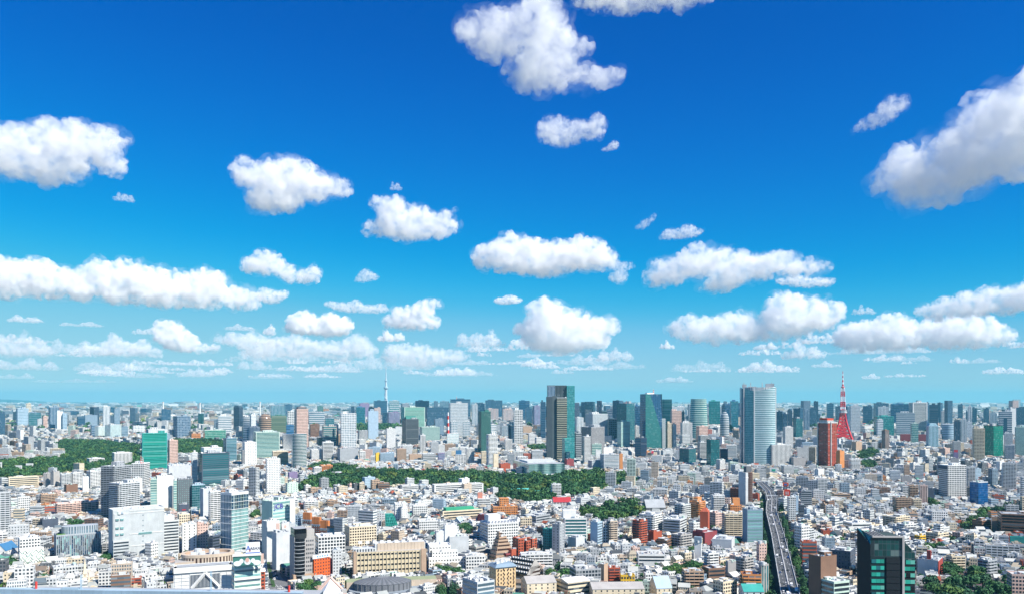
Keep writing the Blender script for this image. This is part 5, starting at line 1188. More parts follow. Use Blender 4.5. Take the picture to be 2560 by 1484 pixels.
tr = OBJ['white slab tower with a grey cap']; mb = MB(); mb.box(-.3, tr[1]+.3, -.3, tr[2]+.3, tr[3], tr[3]+7, plain(C['S'])); mb.build('cap', tr[0])
tr = OBJ['slim deep red tower']; mb = MB(); mb.prism([(0, 0), (tr[1], 0), (tr[1], tr[2]), (0, tr[2])], tr[3]+1, tr[3]+6, plain(C['R']), C['R'], [(tr[1]*.3, tr[2]*.3), (tr[1]*.7, tr[2]*.3), (tr[1]*.7, tr[2]*.7), (tr[1]*.3, tr[2]*.7)]); mb.build('crown', tr[0])
tr = OBJ['pale grey blank hall with a brick red end wall']; cube('red_wall', tr[0], (.33, .06, .05), '', (tr[1]*.5, -.2, tr[3]*.5), (tr[1]*1.02, .8, tr[3]*1.0)); cube('chimney', tr[0], (.35, .07, .06), '', (tr[1]*.3, tr[2]*.5, tr[3]+5), (4, 4, 10))
tr = OBJ['cream long school under'] if 'cream long school under' in OBJ else OBJ['long cream school under a bright green roof']; mb = MB(); mb.box(tr[1]*.1, tr[1]*.8, tr[2]*.2, tr[2]*.9, tr[3], tr[3]+5, plain((.05, .35, .2))); mb.build('green_roof', tr[0])
tr = OBJ['big white residential tower with a dark left top']; cube('dark_top', tr[0], 'I', '', (-.3, tr[2]*.5, tr[3]-4), (1.2, tr[2]*.98, 7))
# grey and brown twin slab by the road
o, w, d, h, Y = placed('office_building', 'twin slab tower, grey fin in front of a brown curved half', 1848, 1866, 1884, 1180, 1268, ref='grey and brown twin slab', th=40)
mb = MB(); mb.prism(ell(w*.55, d*.35, w*.5, d*.45, 28), 0, h, sty('fine', (.12, .07, .06), 'n'), C['N']); mb.build('brown_half', o); mb = MB(); mb.box(-w*.1, w*.25, 0, d, 0, h*1.0, plain(C['L'])); mb.build('grey_fin', o); mb = MB(); mb.box(-w*.12, w*.3, -.4, d*.3, h*.84, h*.87, plain(C['W'])); mb.build('ledge', o); mb = MB(); mb.box(w*.2, w*.9, d*.2, d*.6, h, h+11, plain(C['D'])); mb.build('dark_crown', o)
# red billboard stack, green sign, road side signs
def sign(label, cx, yt, yb, wpx, Y, col, mark=None, hgt=True):
    b, bw, bh = board(label, cx, yt, yb, wpx, Y, col)
    if mark: cube('mark', b, mark, '', (0, -.1, bh*.5), (bw*.5, .3, bh*.5))
    mb = MB(); mb.box(-bw*.3, bw*.3, .5, bw*.6, -b.location.z, 0, sty('off', 'G', 'd')); mb.build('support_tower', b); return b
b = sign('red billboard with white marks beside the elevated road', 1967.5, 1222, 1240, 14, 1640, (.72, .06, .03)); 
for x in (-2, 0, 2.4): cube('white_mark', b, 'W', '', (x, -.1, 7), (1.0, .3, 6))
sign('orange red billboard just above the red one by the road', 1964, 1205, 1214, 14, 1720, (.75, .12, .03), (.1, .15, .45)); sign('green and white billboard far along the road', 1934, 1168, 1180, 18, 2100, 'W', (.05, .4, .28)); sign('small red square sign left of the green and white billboard', 1911, 1170, 1178, 9, 2110, (.65, .05, .12)); sign('red sign on a low roof below the pale gridded tower', 1631, 1126, 1132, 6, 2600, (.65, .04, .08)); sign('yellow sign on a pale block right of the light teal tower', 2358, 1120, 1127, 8, 2900, 'Y')
# stadium lights
for k, (x0, yt) in enumerate(((0, 1158), (50, 1166), (78, 1161))):
    Y = 2250+k*15; P = at(x0, yt, Y); o = link(bpy.data.objects.new('floodlight_mast', None)); o.location = (P.x, Y, 0); tag(o, ('white stadium floodlight mast at the very left edge', 'white stadium floodlight mast, the lower one of the bent pair', 'white stadium floodlight mast, the taller one of the bent pair')[k], 'floodlight')
    for x in (0, 4): mb = MB(); mb.bar((x, 0, 0), (x, 0, P.z), .9, C['W']); mb.build('pole', o)
    mb = MB(); mb.box(-14, 5, -1.2, 1.2, P.z-1, P.z+4.5, plain(C['W'])); mb.build('lamp_head', o)
# dark green glass tower in the right foreground
Yn = 545.0
o, w, d, h, Y = placed('office_building', 'dark green glass tower with a slanted cut top and lit green window bands', 2141, 2176, 2292, 1341, 1484, ref='dark green glass tower', Y=Yn, th=20)
wf = w*.70; top = ((*C['Z'], .1), (.008, .06, .06, .5), (.47, .46, 0, 1), 2.6, 4.2); side = ((*C['K'], .0), (.006, .02, .03, .6), (.30, .16, 0, 1), 3.2, 4.3)
cr = 12.5; LF = [(0, 0), (0, d)]
mb = MB(); mb.wall((0, 0), (wf, 0), 0, h-cr, plain((.012, .03, .035))); mb.wall((wf, 3), (w, 3), 0, h-cr-6, plain(C['K'])); mb.wall((wf, 0), (wf, 3), 0, h, plain(C['Z'])); mb.wall((w, 3), (w, d), 0, h-cr-6, side); mb.wall((w, d), (0, d), 0, h-9, side)
mb.face([(0, d, 0), (0, 0, 0), (0, 0, h-5), (0, d, h+2.5)], side); mb.build('wall', o)
for i in range(19):
    z = h-cr-3.2-i*4.3
    for k, (a, b) in enumerate(((.03, .17), (.175, .30), (.305, .42))): cube('window', o, 'K', 'm' if (i*7+k*3) % 5 else 't', (wf*(a+b)/2, -.1, z), (wf*(b-a), .5, 2.5))  # bright green glass colour stands in for lit rooms and reflections
    for k in range(3): cube('window', o, 'K', 'm' if (i*5+k*2) % 6 else 'k', (wf+(w-wf)*(.17+.325*k), 2.9, z-1), ((w-wf)*.315, .5, 2.6))
    cube('shaft_panel', o, 'K', '', (wf*.69, -.35, z+.6), (wf*.42, .8, 3.9))
mb = MB(); mb.wall((0, 0), (wf, 0), h-cr, h-.2, top); mb.wall((wf, 3), (wf, d), h-cr, h-.2, top); mb.build('glass_crown', o)
mb = MB(); mb.face([(wf, 3, h-cr-6), (w, 3, h-cr-6), (w, 3, h-10.5), (wf, 3, h-1)], top, [(0, 0), (4, 0), (4, 2), (0, 4)]); mb.face([(w, 3, h-cr-6), (w, d, h-cr-6), (w, d, h-10.5), (w, 3, h-10.5)], top, [(0, 0), (8, 0), (8, 2), (0, 2)]); mb.build('slanted_crown', o)
mb = MB(); mb.face([(wf, 3, h-1.1), (w, 3, h-10.6), (w, d, h-10.6), (wf, d, h-1.1)], ((*C['Z'], .2), (.01, .12, .11, .5), (.46, .46, 0, 1), 3, 4), [(0, 0), (4, 0), (4, 8), (0, 8)]); mb.build('sloped_glazing', o)
mb = MB(); mb.box(wf-.7, wf+.7, -1.0, .4, 0, h+.8, plain(C['H'])); mb.build('frame', o)
mb = MB(); mb.box(wf*.05, wf-.7, -1.0, .3, h-.2, h+.8, plain(C['H'])); mb.build('frame', o)
mb = MB(); mb.face([(0, 0, h-5), (wf*.12, 0, h-.3), (wf*.12, d, h+1.2), (0, d, h+2.5)], ((*C['Z'], .2), (.01, .10, .10, .5), (.46, .46, 0, 1), 3, 4), [(0, 0), (1, 0), (1, 8), (0, 8)]); mb.face([(0, 0, h-cr), (wf*.12, 0, h-cr), (wf*.12, 0, h-.3), (0, 0, h-5)], top); mb.build('side_glazing', o)
mb = MB(); mb.face([(wf*.1, .2, h-1.0), (wf, .2, h-1.0), (wf, d, h-1.0), (wf*.1, d, h-1.0)], plain(C['X'])); mb.build('roof', o)
cube('helipad', o, (.10, .42, .25), '', (wf*.72, d*.5, h-.7), (wf*.5, d*.5, .5))
for i in range(9): cube('roof_beam', o, 'X', '', (wf*.54, d*(.08+.105*i), h-.1), (wf*.9, .4, .5))
for i in range(4): cube('roof_beam', o, 'H', '', (wf*(.16+.11*i), d*.5, h+.2), (.4, d*.96, .5))
# the tower top just below the camera, its metal parapet runs along the bottom left
Yl = 262.0; P = at(-60, 1470, Yl); o = link(bpy.data.objects.new('tower_top', None)); o.location = (P.x, Yl, 0); tag(o, 'flat blue grey metal parapet of a near tower along the lower left edge', 'building'); L_ = 800*Yl/F; zt = P.z; sl = -.018
mb = MB(); mb.prism([(0, 0), (L_, 0), (L_, 30), (0, 30)], 0, zt-6, sty('glass', 'S', 'b'), C['G']); mb.build('wall', o)
mb = MB(); pts = [(0, 0), (L_, 0), (L_, 2.4), (0, 2.4)]
for i in range(16): x0, x1 = L_*i/16+.03, L_*(i+1)/16-.03; mb.prism([(x0, -.2), (x1, -.2), (x1, 2.2), (x0, 2.2)], zt-6, zt, plain((.26, .36, .44)), (.34, .45, .54))
mb.box(0, L_, -.8, 0, zt-2.6, zt-1.6, plain((.20, .30, .38))); mb.build('parapet', o); o.rotation_euler = (0, R(.75), 0)
for x, zz, c in ((.164, 2.2, (.62, .06, .05)), (.957, 2.0, (.62, .06, .05))): mb = MB(); mb.bar((L_*x, 1, zt), (L_*x, 1, zt+zz), .28, c); mb.build('red_beacon', o)
for x, zz in ((.305, 4.6), (.712, 6.4)):
    mb = MB()
    for s in (-.22, .22): mb.bar((L_*x+s, 1, zt-2), (L_*x+s, 1, zt+zz), .06, (.35, .52, .64))
    for k in range(int(zz*2)): mb.bar((L_*x-.22, 1, zt+k*.5), (L_*x+.22, 1, zt+k*.5+.45), .04, (.35, .52, .64))
    mb.build('service_mast', o)
mb = MB(); mb.box(L_*.245, L_*.30, .2, 2, zt-.2, zt+.35, plain((.3, .42, .5))); mb.build('hatch', o)
# ------------------------------------------------------------------ ground, roads, woods: outlines on the ground plane
def gpoly(pts, z=0.0): return [(at(x, y, depth(y, z)).x, depth(y, z)) for x, y in pts]
def in_poly(poly, X, Y):
    r = np.zeros(len(X), bool); n = len(poly)
    for i in range(n):
        x1, y1 = poly[i]; x2, y2 = poly[i-1]
        if y1 == y2: continue
        r ^= ((y1 > Y) != (y2 > Y)) & (X < (x2-x1)*(Y-y1)/(y2-y1)+x1)
    return r
WOODS = [
 ('dark green wood of the big park at left', [(-60,1160),(60,1158),(150,1150),(140,1128),(132,1116),(160,1106),(235,1106),(330,1116),(356,1120),(356,1166),(250,1180),(215,1186),(105,1196),(60,1200),(-60,1204)], 15),
 ('dark green wood right of the big green tower', [(416,1112),(440,1106),(520,1104),(575,1110),(590,1128),(540,1140),(480,1140),(420,1140)], 15),
 ('long dark green wood across the middle of the city', [(752,1226),(775,1206),(800,1196),(840,1184),(930,1184),(1060,1188),(1190,1190),(1290,1198),(1400,1198),(1420,1186),(1490,1188),(1580,1200),(1596,1212),(1530,1222),(1500,1240),(1420,1250),(1380,1246),(1300,1246),(1240,1240),(1214,1236),(1080,1224),(1000,1220),(950,1224),(860,1230),(790,1232),(730,1236)], 15),
 ('strip of trees left of the ringed cylinder tower and the wood', [(770,1172),(800,1162),(870,1170),(900,1176),(870,1184),(800,1184),(765,1180)], 13),
 ('wood around the long turquoise roofs', [(1230,1242),(1290,1240),(1380,1244),(1400,1256),(1340,1264),(1250,1256)], 12),
 ('round green hill grove in the middle of the low roofs', [(1452,1290),(1500,1278),(1560,1268),(1592,1272),(1598,1300),(1560,1310),(1500,1312),(1460,1302)], 15),
 ('green belt of trees climbing to the right edge', [(2396,1326),(2420,1304),(2470,1288),(2540,1276),(2600,1270),(2600,1282),(2530,1292),(2480,1306),(2440,1330),(2410,1336)], 12),
 ('dark wooded hill left below the red lattice tower', [(2146,1142),(2160,1126),(2196,1130),(2200,1146),(2150,1152)], 14),
 ('small wood behind the white block right of the red brown tower', [(2150,1166),(2166,1154),(2190,1162),(2190,1172),(2160,1174)], 12),
 ('far strip of palace wood behind the white lattice tower', [(884,1070),(960,1068),(1000,1072),(1000,1080),(884,1078)], 16),
 ('wood at the foot of the blue skyline left of the tall layered tower', [(1316,1120),(1362,1116),(1364,1128),(1330,1130)], 14),
]
WP = [gpoly(w[1]) for w in WOODS]
GROVES = [  # label of one tree, group, category-name, outline, how many, size range
 ('dark round tree in the wood at the lower right corner', 'trees of the lower right wood', [(2296,1488),(2300,1464),(2350,1474),(2400,1456),(2440,1450),(2500,1462),(2560,1490),(2600,1540),(2480,1600),(2300,1600)], 46, (8, 13)),
 ('bright green tree in the round grove right of the dark low roofs', 'trees of the round grove', [(1668,1440),(1690,1428),(1740,1428),(1752,1442),(1720,1452),(1680,1456)], 12, (8, 11)),
 ('dark tree in the clump behind the staggered frame store', 'trees behind the staggered frame store', [(146,1330),(170,1316),(206,1318),(206,1338),(180,1342)], 12, (7, 10)),
 ('dark tree before the bright orange red office by the avenue', 'trees by the orange red office', [(748,1484),(760,1470),(796,1470),(800,1500),(760,1520)], 9, (5, 8)),
 ('conifer like tree at the bottom edge right of the domed hall', 'trees right of the domed hall', [(1080,1490),(1130,1484),(1150,1500),(1100,1520)], 5, (5, 7)),
 ('dark tree in the clump behind the grey roofed hall at the bottom', 'trees in the clump left of the grey roofed hall', [(1350,1450),(1380,1434),(1412,1432),(1420,1452),(1380,1462)], 9, (6, 8)),
 ('tree between the small white houses at the lower left', 'trees at the lower left edge', [(14,1418),(40,1400),(48,1420),(30,1426)], 5, (5, 8)),
 ('tree in the garden strip between frame store and pale block', 'trees between frame store and pale block', [(254,1404),(270,1384),(274,1408),(262,1414)], 5, (5, 7)),
 ('tree in front of the white punched office', 'trees in front of the punched office', [(1080,1450),(1104,1434),(1150,1436),(1150,1450)], 8, (5, 7)),
 ('round tree beside the barrel roofed hall', 'trees beside the barrel roofed hall', [(1140,1336),(1160,1326),(1184,1332),(1180,1346),(1150,1346)], 6, (7, 9)),
 ('dark tree below the dark low block at left', 'trees near the faceted tower', [(622,1300),(640,1280),(650,1290),(640,1310)], 5, (6, 9)),
 ('tree in the patch behind the grey green office at centre right', 'trees near the taupe apartments', [(1712,1392),(1730,1378),(1740,1384),(1730,1396)], 4, (6, 8)),
 ('round dark tree right of the tan apartments at right', 'dark trees at right by the big white residential tower', [(2314,1270),(2330,1262),(2350,1268),(2344,1280),(2318,1280)], 6, (8, 10)),
 ('dark tree above the lower right wood among white roofs', 'trees among the roofs at lower right', [(2310,1388),(2330,1370),(2356,1372),(2350,1392)], 6, (6, 8)),
 ('tree below the cream balcony apartments at lower right', 'trees below the cream apartments', [(2350,1446),(2370,1432),(2396,1438),(2390,1452)], 6, (6, 9)),
]
GP = [gpoly(g[2]) for g in GROVES]
ROADC = [(1990,1520), (1976,1484), (1958,1400), (1944,1334), (1928,1277), (1930,1244), (1924,1226), (1906,1208), (1896,1202)]
ROADW = [(at(x, y, depth(y, 15)).x, depth(y, 15)) for x, y in ROADC]
AVE = gpoly([(660,1520),(736,1520),(762,1486),(732,1470),(702,1440),(690,1410),(684,1385),(672,1385),(664,1410),(664,1440),(662,1480)])
def dist_line(pts, X, Y):
    d = np.full(len(X), 1e9)
    for (x1, y1), (x2, y2) in zip(pts, pts[1:]):
        dx, dy = x2-x1, y2-y1; t = np.clip(((X-x1)*dx+(Y-y1)*dy)/(dx*dx+dy*dy), 0, 1); d = np.minimum(d, np.hypot(X-x1-t*dx, Y-y1-t*dy))
    return d
def ground_material():
    m, t, p = material('ground'); N, L = t.nodes.new, t.links.new
    g = N('ShaderNodeNewGeometry'); n = N('ShaderNodeTexNoise'); n.inputs['Scale'].default_value = .02; n.inputs['Detail'].default_value = 6; L(g.outputs['Position'], n.inputs['Vector'])
    v = N('ShaderNodeTexVoronoi'); v.inputs['Scale'].default_value = .03; L(g.outputs['Position'], v.inputs['Vector'])
    r = N('ShaderNodeValToRGB'); e = r.color_ramp.elements; e[0].position = .35; e[0].color = (.07, .075, .08, 1); e[1].position = .65; e[1].color = (.20, .19, .18, 1); L(n.outputs['Fac'], r.inputs[0])
    x = N('ShaderNodeMix'); x.data_type = 'RGBA'; x.blend_type = 'MULTIPLY'; x.inputs[0].default_value = .5; L(r.outputs[0], x.inputs[6]); L(v.outputs['Color'], x.inputs[7]); L(x.outputs[2], p.inputs['Base Color']); p.inputs['Roughness'].default_value = .95
    return m
gm = np_mesh('ground', [(-60000, -500, 0), (60000, -500, 0), (60000, 55000, 0), (-60000, 55000, 0)], [np.array([[0, 1, 2, 3]])], [ground_material()])
tag(link(bpy.data.objects.new('ground', gm)), kind='structure')
# far hills, low on the left horizon
mb = MB(); rr = random.Random(2)
hp = [(-33000+i*620, 45000+1500*math.sin(i), 30+200*math.exp(-((i-6)/5)**2)+25*rr.random()) for i in range(30)]
for a, b in zip(hp, hp[1:]): mb.face([(a[0], a[1], 0), (b[0], b[1], 0), b, a], plain((.06, .10, .08))); mb.face([(a[0], a[1]+6000, 0), a, b, (b[0], b[1]+6000, 0)], plain((.06, .10, .08)))
tag(mb.build('hills'), kind='structure')
# ------------------------------------------------------------------ the sea of low buildings
rng = np.random.default_rng(5)
WALLC = np.array([C[k] for k in 'WwLCBPTNGUERDSO']); WALLP = np.array([25, 21, 14, 10, 6, 4, 3, 2.0, 7, 2, 2, 1.3, 2, 2.5, .6]); WALLN = ['white', 'white', 'pale grey', 'cream', 'beige', 'pink beige', 'tan', 'dark brown', 'grey', 'pale blue', 'mint', 'red', 'dark grey', 'slate blue', 'orange']
ROOFC = np.array([(.50, .51, .48), (.34, .36, .35), (.17, .18, .18), (.13, .17, .20), (.19, .15, .12), (.10, .27, .21), (.34, .09, .05), (.07, .08, .09), (.40, .35, .27)]); ROOFP = np.array([30, 24, 14, 9, 7, 3, 1.8, 7, 8]); ROOFN = ['pale', 'light grey', 'grey', 'slate blue', 'brown', 'green', 'red', 'dark', 'sandy']
WALLP, ROOFP = WALLP/WALLP.sum(), ROOFP/ROOFP.sum()
def lots(y0, y1, size, per, street, seedn):
    """lots in blocks, turned district by district"""
    r = np.random.default_rng(seedn); seeds = []
    while len(seeds) < per:
        y = r.uniform(y0, y1); x = r.uniform(-.66, .66)*y1
        if abs(x) < .68*y+100: seeds.append((x, y))
    seeds = np.array(seeds); out = []
    for k, (sx, sy) in enumerate(seeds):
        a = r.choice([-.55, -.3, -.12, .1, .35, .6])+r.normal(0, .06); ca, sa = math.cos(a), math.sin(a); ext = (y1-y0)*.35+size*20; n = int(ext/size)
        i = np.arange(-n, n); u = i*size+np.floor_divide(i, 7)*street; v = i*size*1.05+np.floor_divide(i, 2)*street
        U, Vv = [q.ravel() for q in np.meshgrid(u, v)]
        X = sx+U*ca-Vv*sa; Y = sy+U*sa+Vv*ca
        ok = (Y > y0) & (Y < y1) & (np.abs(X) < .635*Y+60); X, Y = X[ok], Y[ok]
        if not len(X): continue
        d = (X[:, None]-seeds[:, 0])**2+(Y[:, None]-seeds[:, 1])**2; ok = d.argmin(1) == k
        out.append(np.stack([X[ok], Y[ok], np.full(ok.sum(), a)], 1))
    return np.concatenate(out)
def free(X, Y, m):
    ok = np.ones(len(X), bool)
    for rec in LM:
        Mi, w, d = rec[6], rec[7], rec[8]; a = np.array(Mi)[:2]
        lx = a[0, 0]*X+a[0, 1]*Y+a[0, 3]; ly = a[1, 0]*X+a[1, 1]*Y+a[1, 3]
        ok &= ~((lx > -m) & (lx < w+m) & (ly > -m) & (ly < d+m))
    for p in WP+GP+[AVE]: ok &= ~in_poly(p, X, Y)
    ok &= dist_line(ROADW, X, Y) > np.where(Y > 1350, 19, 26)
    return ok
LMX = np.array([(r[1], r[2], r[3], r[4], r[5]) for r in LM]+[(min(p[0] for p in w[1]), max(p[0] for p in w[1]), 1000, max(p[1] for p in w[1])-4, depth(max(p[1] for p in w[1])-4)) for w in WOODS])
def cap_heights(X, Y, w, h, low):
    """keep filler from hiding the landmarks behind it"""
    px, hw, top = 1280+X/Y*F, w/Y*F*.7, EYE-(h-CAMH)/Y*F
    for x0, x1, yt, yb, Yl in LMX:
        hit = (Y < Yl) & (px+hw > x0) & (px-hw < x1) & (top < yb-5) & (h > low); h = np.where(hit, low, h)
    return h
def city(name, A, size, hmed, pbig, detail, seedn, lowcap):
    r = np.random.default_rng(seedn); X, Y, a = A.T; n = len(X)
    w, d = size*r.uniform(.66, .97, n), size*r.uniform(.66, .97, n); h = hmed*np.exp(r.normal(0, .36, n))
    big = r.random(n) < pbig; w = np.where(big, w*r.uniform(1.3, 2.2, n), w); h = np.where(big, h*r.uniform(1.7, 3.6, n), h)
    h = cap_heights(X, Y, w, h, lowcap*r.uniform(.75, 1.15, n)); X = X+r.normal(0, size*.05, n); Y = Y+r.normal(0, size*.05, n)
    wc, rc = r.choice(len(WALLC), n, p=WALLP), r.choice(len(ROOFC), n, p=ROOFP); a = a+r.normal(0, .03, n)
    kind = np.where(big | (h > 11), 0, r.choice([0, 1, 2], n, p=[.62, .26, .12]))
    return dict(X=X, Y=Y, w=w, d=d, h=h, a=a, wc=wc, rc=rc, kind=kind, big=big)
KSC[0] = 1.0
PATS = [sty(s, 'W', g) for s, g in (('off', 'd'), ('apt', 'd'), ('band', 'w'), ('dot', 'd'), ('fine', 'w'), ('slit', 'd'), ('off', 'w'))]
def city_mesh(name, S, idx, detail, seedn, Yp=None):
    """one mesh of many small buildings: walls, parapets or pitched roofs, roof boxes"""
    r = np.random.default_rng(seedn); V, Q, T, UVq, Cq, Gq, Pq, Ct = [], [], [], [], [], [], [], []; nv = 0; UVt = 0
    g = {k: v[idx] for k, v in S.items()}; n = len(idx); ca, sa = np.cos(g['a']), np.sin(g['a'])
    def xf(lx, ly, lz, k): return np.stack([g['X'][k, None]+lx*ca[k, None]-ly*sa[k, None], g['Y'][k, None]+lx*sa[k, None]+ly*ca[k, None], lz], -1)
    pat = r.choice(len(PATS), n, p=[.3, .3, .1, .1, .1, .05, .05]); pt = np.array([(*PATS[i][2], PATS[i][3], PATS[i][4]) for i in range(len(PATS))]); gl = np.array([PATS[i][1] for i in range(len(PATS))])
    wall = WALLC[g['wc']]*r.uniform(.85, 1.06, (n, 1)); roofc = ROOFC[g['rc']]*r.uniform(.8, 1.15, (n, 1))
    hw, hd, hh = g['w']/2, g['d']/2, g['h']
    def addq(P, uv, col, gla, pa):
        nonlocal nv
        m = P.shape[0]; V.append(P.reshape(-1, 3)); Q.append(nv+np.arange(m*4).reshape(m, 4)); nv += m*4
        UVq.append(uv.reshape(-1, 2)); Cq.append(np.concatenate([col, np.zeros((m, 1))], 1)); Gq.append(gla); Pq.append(pa)
    def boxes(k, x0, x1, y0, y1, z0, z1, col, windows, top=None):
        m = len(k); zg, zp = np.zeros((m, 4)), np.zeros((m, 4))
        for (ax, ay, bx, by) in ((x0, y0, x1, y0), (x1, y0, x1, y1), (x1, y1, x0, y1), (x0, y1, x0, y0)):
            P = xf(np.stack([ax, bx, bx, ax], 1), np.stack([ay, by, by, ay], 1), np.stack([z0, z0, z1, z1], 1), k)
            if windows:
                nu = np.maximum(1, np.round(np.hypot(bx-ax, by-ay)/pt[pat[k], 4])); nw = np.maximum(1, np.round((z1-z0)/pt[pat[k], 5])); o = np.zeros(m); ku = k*13.0; kv = k*7.0
                uv = np.stack([np.stack([ku, kv], 1), np.stack([ku+nu, kv], 1), np.stack([ku+nu, kv+nw], 1), np.stack([ku, kv+nw], 1)], 1); addq(P, uv, col, gl[pat[k]], pt[pat[k], :4])
            else: addq(P, np.zeros((m, 4, 2)), col, zg, zp)
        if top is not None: addq(xf(np.stack([x0, x1, x1, x0], 1), np.stack([y0, y0, y1, y1], 1), np.stack([z1]*4, 1), k), np.zeros((m, 4, 2)), top, zg, zp)
    al = np.arange(n); fl = al[g['kind'] == 0]; gb = al[g['kind'] == 1]; hp = al[g['kind'] == 2]
    boxes(al, -hw, hw, -hd, hd, 0*hh, hh, wall, True)
    z4 = np.zeros
    if len(fl):
        k = fl; p = .9 if detail else 0.0; e = np.full(len(k), .35)
        if detail:
            boxes(k, -hw[k], hw[k], -hd[k], -hd[k]+e, hh[k], hh[k]+.9, wall[k], False, wall[k]); boxes(k, -hw[k], hw[k], hd[k]-e, hd[k], hh[k], hh[k]+.9, wall[k], False, wall[k])
            boxes(k, -hw[k], -hw[k]+e, -hd[k]+e, hd[k]-e, hh[k], hh[k]+.9, wall[k], False, wall[k]); boxes(k, hw[k]-e, hw[k], -hd[k]+e, hd[k]-e, hh[k], hh[k]+.9, wall[k], False, wall[k])
        addq(xf(np.stack([-hw[k], hw[k], hw[k], -hw[k]], 1), np.stack([-hd[k], -hd[k], hd[k], hd[k]], 1), np.stack([hh[k]]*4, 1), k), z4((len(k), 4, 2)), roofc[k], z4((len(k), 4)), z4((len(k), 4)))
        for rep, pr in ((0, .75), (1, .8), (2, .6), (3, .4)) if detail else ((0, .45),):
            s = k[r.random(len(k)) < pr]; m = len(s)
            if not m: continue
            if rep == 0: bw, bd, bz = hw[s]*r.uniform(.2, .45, m), hd[s]*r.uniform(.2, .4, m), r.uniform(2.2, 3.4, m)
            else: bw, bd, bz = r.uniform(.4, 1.0, m), r.uniform(.4, 1.3, m), r.uniform(.8, 1.9, m)
            cx, cy = r.uniform(-.7, .7, m)*(hw[s]-bw), r.uniform(-.7, .7, m)*(hd[s]-bd)
            c2 = wall[s] if rep == 0 else np.array([(.75, .75, .73), (.5, .5, .5), (.3, .32, .34), (.6, .6, .62)])[r.integers(0, 4, m)]
            boxes(s, cx-bw, cx+bw, cy-bd, cy+bd, hh[s], hh[s]+bz+(.01*rep), c2, False, c2)
    ov = .5
    for k, hip in ((gb, 0), (hp, 1)):
        if not len(k): continue
        m = len(k); W_, D_ = hw[k]+ov, hd[k]+ov; rz = hh[k]+D_*r.uniform(.45, .75, m); in_ = np.minimum(W_*.5, D_)*hip; z = hh[k]-.15; o = 0*z
        zz = (z4((m, 4, 2)), roofc[k], z4((m, 4)), z4((m, 4)))
        addq(xf(np.stack([-W_, W_, W_-in_, -W_+in_], 1), np.stack([-D_, -D_, o, o], 1), np.stack([z, z, rz, rz], 1), k), *zz)
        addq(xf(np.stack([W_, -W_, -W_+in_, W_-in_], 1), np.stack([D_, D_, o, o], 1), np.stack([z, z, rz, rz], 1), k), *zz)
        for sg in (-1, 1):
            ex = (W_ if hip else hw[k]); dy = D_ if hip else hd[k]
            P = xf(np.stack([sg*ex, sg*ex, sg*(W_-in_ if hip else hw[k])], 1), np.stack([-dy*sg, dy*sg, o], 1), np.stack([z, z, rz-(0 if hip else .3)], 1), k)
            V.append(P.reshape(-1, 3)); T.append(nv+np.arange(m*3).reshape(m, 3)); nv += m*3; Ct.append(np.concatenate([roofc[k] if hip else wall[k], np.zeros((m, 1))], 1))
    V = np.concatenate(V); qs = np.concatenate(Q); F_ = [qs]+([np.concatenate(T)] if T else []); ct = np.concatenate(Ct) if Ct else np.zeros((0, 4))
    me = np_mesh(name, V, F_, [FAC]); nt = len(ct)
    fin(me, np.concatenate(UVq+[np.zeros((nt*3, 2))]), np.concatenate(Cq+[ct]), np.concatenate(Gq+[np.zeros((nt, 4))]), np.concatenate(Pq+[np.zeros((nt, 4))]))
    return me
bands = [('low_rise_city', 800, 1500, 13.0, 34, 5.0, 8.8, .075, True, 9.5), ('low_rise_city', 1500, 2500, 14.5, 44, 5.0, 9.6, .10, True, 10), ('low_rise_city', 2500, 4600, 21, 40, 6, 12.5, .12, True, 12), ('distant_city', 4600, 9000, 40, 40, 9, 13, .09, False, 14), ('distant_city', 9000, 20000, 95, 40, 18, 14, .10, False, 20), ('distant_city', 20000, 45000, 260, 30, 60, 16, .06, False, 30)]
WALLC = np.concatenate([WALLC, np.array([C['q'], C['i'], C['S'], C['F'], (.12, .19, .25)])]); WALLN += ['navy']*5; WALLP = np.append(WALLP, [0]*5)
def skyline():
    r = np.random.default_rng(3); n = 520; t = r.random(n); px_ = np.where(t < .34, r.uniform(880, 1370, n), np.where(t < .62, r.uniform(1425, 1850, n), np.where(t < .9, r.uniform(1930, 2570, n), r.uniform(0, 880, n)))); Y = r.uniform(3100, 7600, n)
    top = r.uniform(1000, 1056, n)+np.where(px_ < 880, 12, 0); h = CAMH-(top-EYE)/F*Y; w = r.uniform(24, 58, n); X = (px_-1280)/F*Y
    h = cap_heights(X, Y, w, h, 25.0); ok = free(X, Y, 30) & (h > 40); k = ok.sum()
    return dict(X=X[ok], Y=Y[ok], w=w[ok], d=w[ok]*r.uniform(.6, 1.1, k), h=h[ok], a=r.normal(0, .4, k), wc=r.choice([15, 16, 17, 18, 19, 2, 8, 1, 5], k, p=[.26, .16, .11, .08, .22, .06, .04, .04, .03]), rc=r.integers(0, 4, k), kind=np.zeros(k, int), big=np.ones(k, bool))
NEAR = None; STUFF = {'low_rise_city': [], 'distant_city': []}
for bi, (nm, y0, y1, size, per, street, hm, pb, det, lc) in enumerate(bands):
    A = lots(y0, y1, size, per, street, 20+bi); A = A[rng.random(len(A)) < (.94 if bi < 3 else .8)]; A = A[free(A[:, 0], A[:, 1], size*.55)]
    S_ = city(nm, A, size, hm, pb, det, 40+bi, lc)
    if bi == 0: NEAR = S_; continue
    me = city_mesh(nm, S_, np.arange(len(S_['X'])), det, 60+bi); STUFF[nm].append(me)
